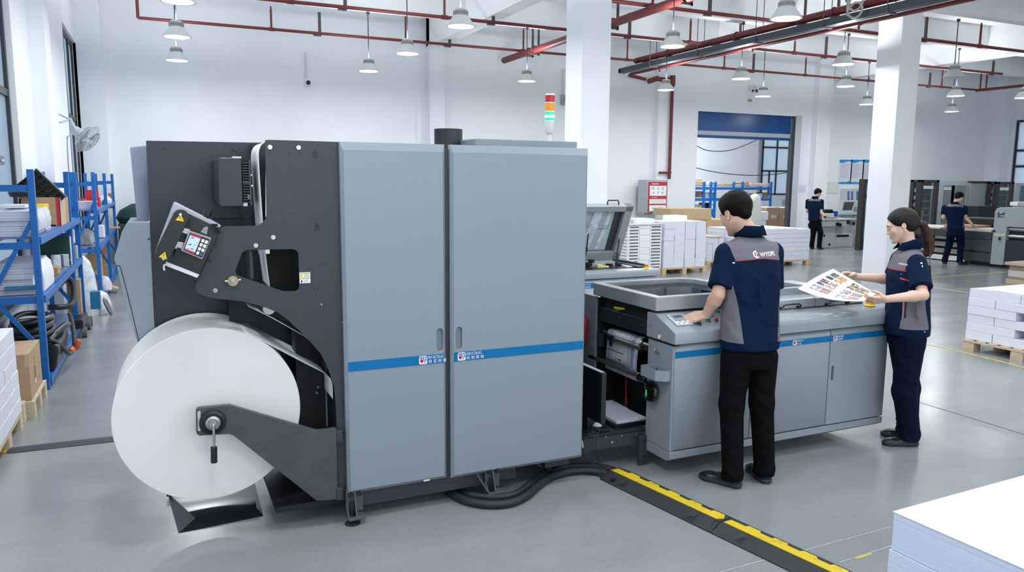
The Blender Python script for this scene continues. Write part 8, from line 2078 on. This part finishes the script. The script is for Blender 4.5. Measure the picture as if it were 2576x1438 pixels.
project_writing('AVZZZB', .0145, 'chest_logo', WHITEP, shirt, pdw(2260,664,5.1), sd-up*.12, up, S.V, S.F, vd)
project_writing('EE', .014, 'sleeve_mark', WHITEP, shirt, pdw(2315,663,5.1), sd, up, S.V, S.F, vd)
project_writing('8', .016, 'sleeve_mark', WHITEP, shirt, pdw(2318,671,5.1), sd, up, S.V, S.F, vd)
project_writing('', .02, 'pocket_piping', mat('piping_red', (.42,.03,.03), .6), shirt, pdw(2262,698,5.1), sd, up, S.V, S.F, vd, extra=[[(0,0),(.06,-.012),(.06,-.022),(.02,-.016),(.002,-.006)]])
project_writing('', .02, 'pocket_piping', mat('piping_pink', (.40,.16,.17), .6), shirt, pdw(2271,760,5.1), sd, up, S.V, S.F, vd, extra=[[(0,0),(.010,0),(.012,-.11),(.003,-.11)]])
project_writing('', .02, 'pocket_opening', mat('pocket_navy', (.004,.010,.03), .8), shirt, pdw(2275,760,5.1), sd, up, S.V, S.F, vd, extra=[[(0,0),(.016,0),(.017,-.105),(.004,-.11)]])
project_writing('', .02, 'placket', mat('placket_navy', (.005,.016,.045), .8), shirt, pdw(2241,640,5.1), sd, up, S.V, S.F, vd, extra=[[(0,0),(.028,.01),(.018,-.08),(-.012,-.085)]]) if False else None
for q in ((2265,690),(2324,835)):
    project_writing('.', .05, 'snap_button', STEEL, shirt, pdw(q[0],q[1],5.1), sd, up, S.V, S.F, vd)
# the printed sheet
sh = thing('printed_sheet', 'large white sheet with small colour pictures held by the woman over the console', 'printed sheet', tuple(pdw(2110,715,5.2)))
A_, B_, C_, D_ = pdw(2096,676,5.37), pdw(2007,726,5.14), pdw(2170,757,4.98), pdw(2204,738,5.06)
def shp(u, v, dz=0):
    p = A_*(1-u)*(1-v)+D_*u*(1-v)+C_*u*v+B_*(1-u)*v
    p = p+np.array([0,0,1.])*(-.028*math.sin(PI*u)*v**1.5+.010*math.sin(PI*v)*(1-u))
    return Vector(p)+Vector((0,0,dz))
n = 16
b = MB(); b.solidsheet([[shp(i/n,j/n) for i in range(n+1)] for j in range(n+1)], .0012); b.build('paper', PAPER, sh, smooth=60)
cols = [mat('ink_navy',(.02,.025,.07),.5), mat('ink_orange',(.55,.19,.04),.5), mat('ink_yellow',(.60,.48,.10),.5), mat('ink_green',(.12,.22,.08),.5), mat('ink_grey',(.20,.20,.24),.5), mat('ink_pink',(.50,.22,.20),.5), mat('ink_pale',(.52,.54,.60),.5), mat('ink_plum',(.09,.03,.07),.5)]
rd = random.Random(12)
for (u0,u1,v0,v1,wt) in ((.10,.42,.10,.38,(0,0,3,1,2,4)),(.10,.42,.44,.66,(0,4,5,1,6,4)),(.10,.42,.70,.86,(4,6,6,5,4,1)),(.54,.90,.10,.42,(7,0,2,3,4,5)),(.54,.90,.50,.70,(4,6,5,4,1,6)),(.54,.90,.74,.90,(6,4,6,5))):
    bb = MB(); nu, nv_ = 14, 9
    for i in range(nu):
        for j in range(nv_):
            ua, ub = u0+(u1-u0)*i/nu, u0+(u1-u0)*(i+.94)/nu; va, vb = v0+(v1-v0)*j/nv_, v0+(v1-v0)*(j+.94)/nv_
            if i == 6 or j == 5: 
                if rd.random() < .7: continue
            q = 0 if i < 6 else 3
            m = wt[(q+rd.choice((0,0,1,2))) % len(wt)]
            bb.add([shp(ua,va,.0012),shp(ub,va,.0012),shp(ub,vb,.0012),shp(ua,vb,.0012)],[(0,3,2,1)],m)
    bb.build('picture_block', cols, sh, fix=False)
# ---------------------------------------------------------------- two workers far behind
p1 = dict(label='person in navy work clothes with a black wristwatch, standing at the pale cutting machine', foot=tuple(pdw(2052,625,21.1)[:2]), yaw=math.radians(62), s=.98, build=1.0,
  neck=pdw(2050,499,21.1), pelvis=pdw(2050,562,21.1), head=pdw(2057,486,21.1), hyaw=math.radians(95), hpitch=math.radians(22), hs=1.02, hem=0, cuff=.72, yoke=(0,0), pant=PANTB, pantlab='black trousers', pw=0)
p1['hem'] = float(pdw(2050,555,21.1)[2]); yz_ = float(pdw(2050,505.5,21.1)[2]); p1['yoke'] = (yz_,yz_)
r_, f_, u_ = frame(p1['yaw'])
p1['shL'] = p1['neck']-r_*.18-u_*.085; p1['shR'] = p1['neck']+r_*.18-u_*.085
p1['elR'] = pdw(2066,534,20.95); p1['wrR'] = pdw(2075,545,20.8); p1['elL'] = p1['shL']+np.array([0.02,.02,-.28]); p1['wrL'] = p1['elL']+f_*.2+u_*.02
p1['hdR'] = nv(np.array([.3,-.1,-.7])); p1['hnR'] = np.array([-.3,.8,-.2]); p1['htR'] = np.array([.6,.4,.3])
c = np.array([*p1['foot'],0]); p1['heelL'] = tuple((c-r_*.10-f_*.1)[:2]); p1['toeL'] = tuple((c-r_*.12+f_*.16)[:2]); p1['heelR'] = tuple((c+r_*.10-f_*.1)[:2]); p1['toeR'] = tuple((c+r_*.14+f_*.16)[:2])
p1['anL'] = c-r_*.10-f_*.04+u_*.09; p1['anR'] = c+r_*.10-f_*.04+u_*.09; p1['knL'] = c-r_*.095+f_*.02+u_*.47; p1['knR'] = c+r_*.095+f_*.02+u_*.47
root, S, shirt, (r,f,up,N,Pv) = figure(p1, (.009,.010))
w_ = p1['wrR']; MB().lathe([(.030,-.02),(.038,-.02),(.038,.02),(.030,.02)], c=Vector(w_), n=16, R=Vector(p1['hdR']).to_track_quat('Z','Y').to_matrix()).build('wristwatch', BLACK, root)
vd = nv(pdw(2045,500,20.9)-np.array([0,0,CAMZ])); sd = nv(np.cross(vd, up)); project_writing('m', .05, 'back_logo', WHITEP, shirt, pdw(2041,502,20.6), sd, up, S.V, S.F, vd)
D2 = 17.2
p2 = dict(label='person in navy work clothes, standing at the dark feeding table and reaching over pale boards', foot=tuple(pdw(2400,663,17.4)[:2]), yaw=math.radians(60), s=.97, build=1.02,
  neck=pdw(2402,514,D2), pelvis=pdw(2404,582,D2), head=pdw(2412,497,D2), hyaw=math.radians(88), hpitch=math.radians(25), hs=1.02, hem=0, cuff=.70, yoke=(0,0), pant=PANTN, pantlab='dark navy trousers', pw=0)
p2['hem'] = float(pdw(2404,578,D2)[2]); yz_ = float(pdw(2404,520,D2)[2]); p2['yoke'] = (yz_,yz_)
r_, f_, u_ = frame(p2['yaw'])
p2['shL'] = p2['neck']-r_*.19-u_*.085; p2['shR'] = p2['neck']+r_*.19-u_*.085
p2['elR'] = pdw(2428,546,17.1); p2['wrR'] = pdw(2444,562,17.0); p2['elL'] = pdw(2373,547,17.3); p2['wrL'] = p2['elL']+f_*.2
p2['hdR'] = nv(np.array([.4,-.3,-.35])); p2['hnR'] = np.array([-.1,.1,-1]); p2['htR'] = np.array([.3,.6,0])
c = np.array([*p2['foot'],0]); p2['heelL'] = tuple((c-r_*.19-f_*.08)[:2]); p2['toeL'] = tuple((c-r_*.20+f_*.18)[:2]); p2['heelR'] = tuple((c+r_*.10-f_*.10)[:2]); p2['toeR'] = tuple((c+r_*.24+f_*.10)[:2])
p2['anL'] = c-r_*.19-f_*.03+u_*.09; p2['anR'] = c+r_*.11-f_*.04+u_*.09; p2['knL'] = c-r_*.13+f_*.03+u_*.46; p2['knR'] = c+r_*.10+f_*.02+u_*.46
root, S, shirt, (r,f,up,N,Pv) = figure(p2, (.009,.010))
vd = nv(pdw(2400,517,17)-np.array([0,0,CAMZ])); sd = nv(np.cross(vd, up)); project_writing('Curtoo', .065, 'back_logo', WHITEP, shirt, pdw(2386,517,16.8), sd, up, S.V, S.F, vd)
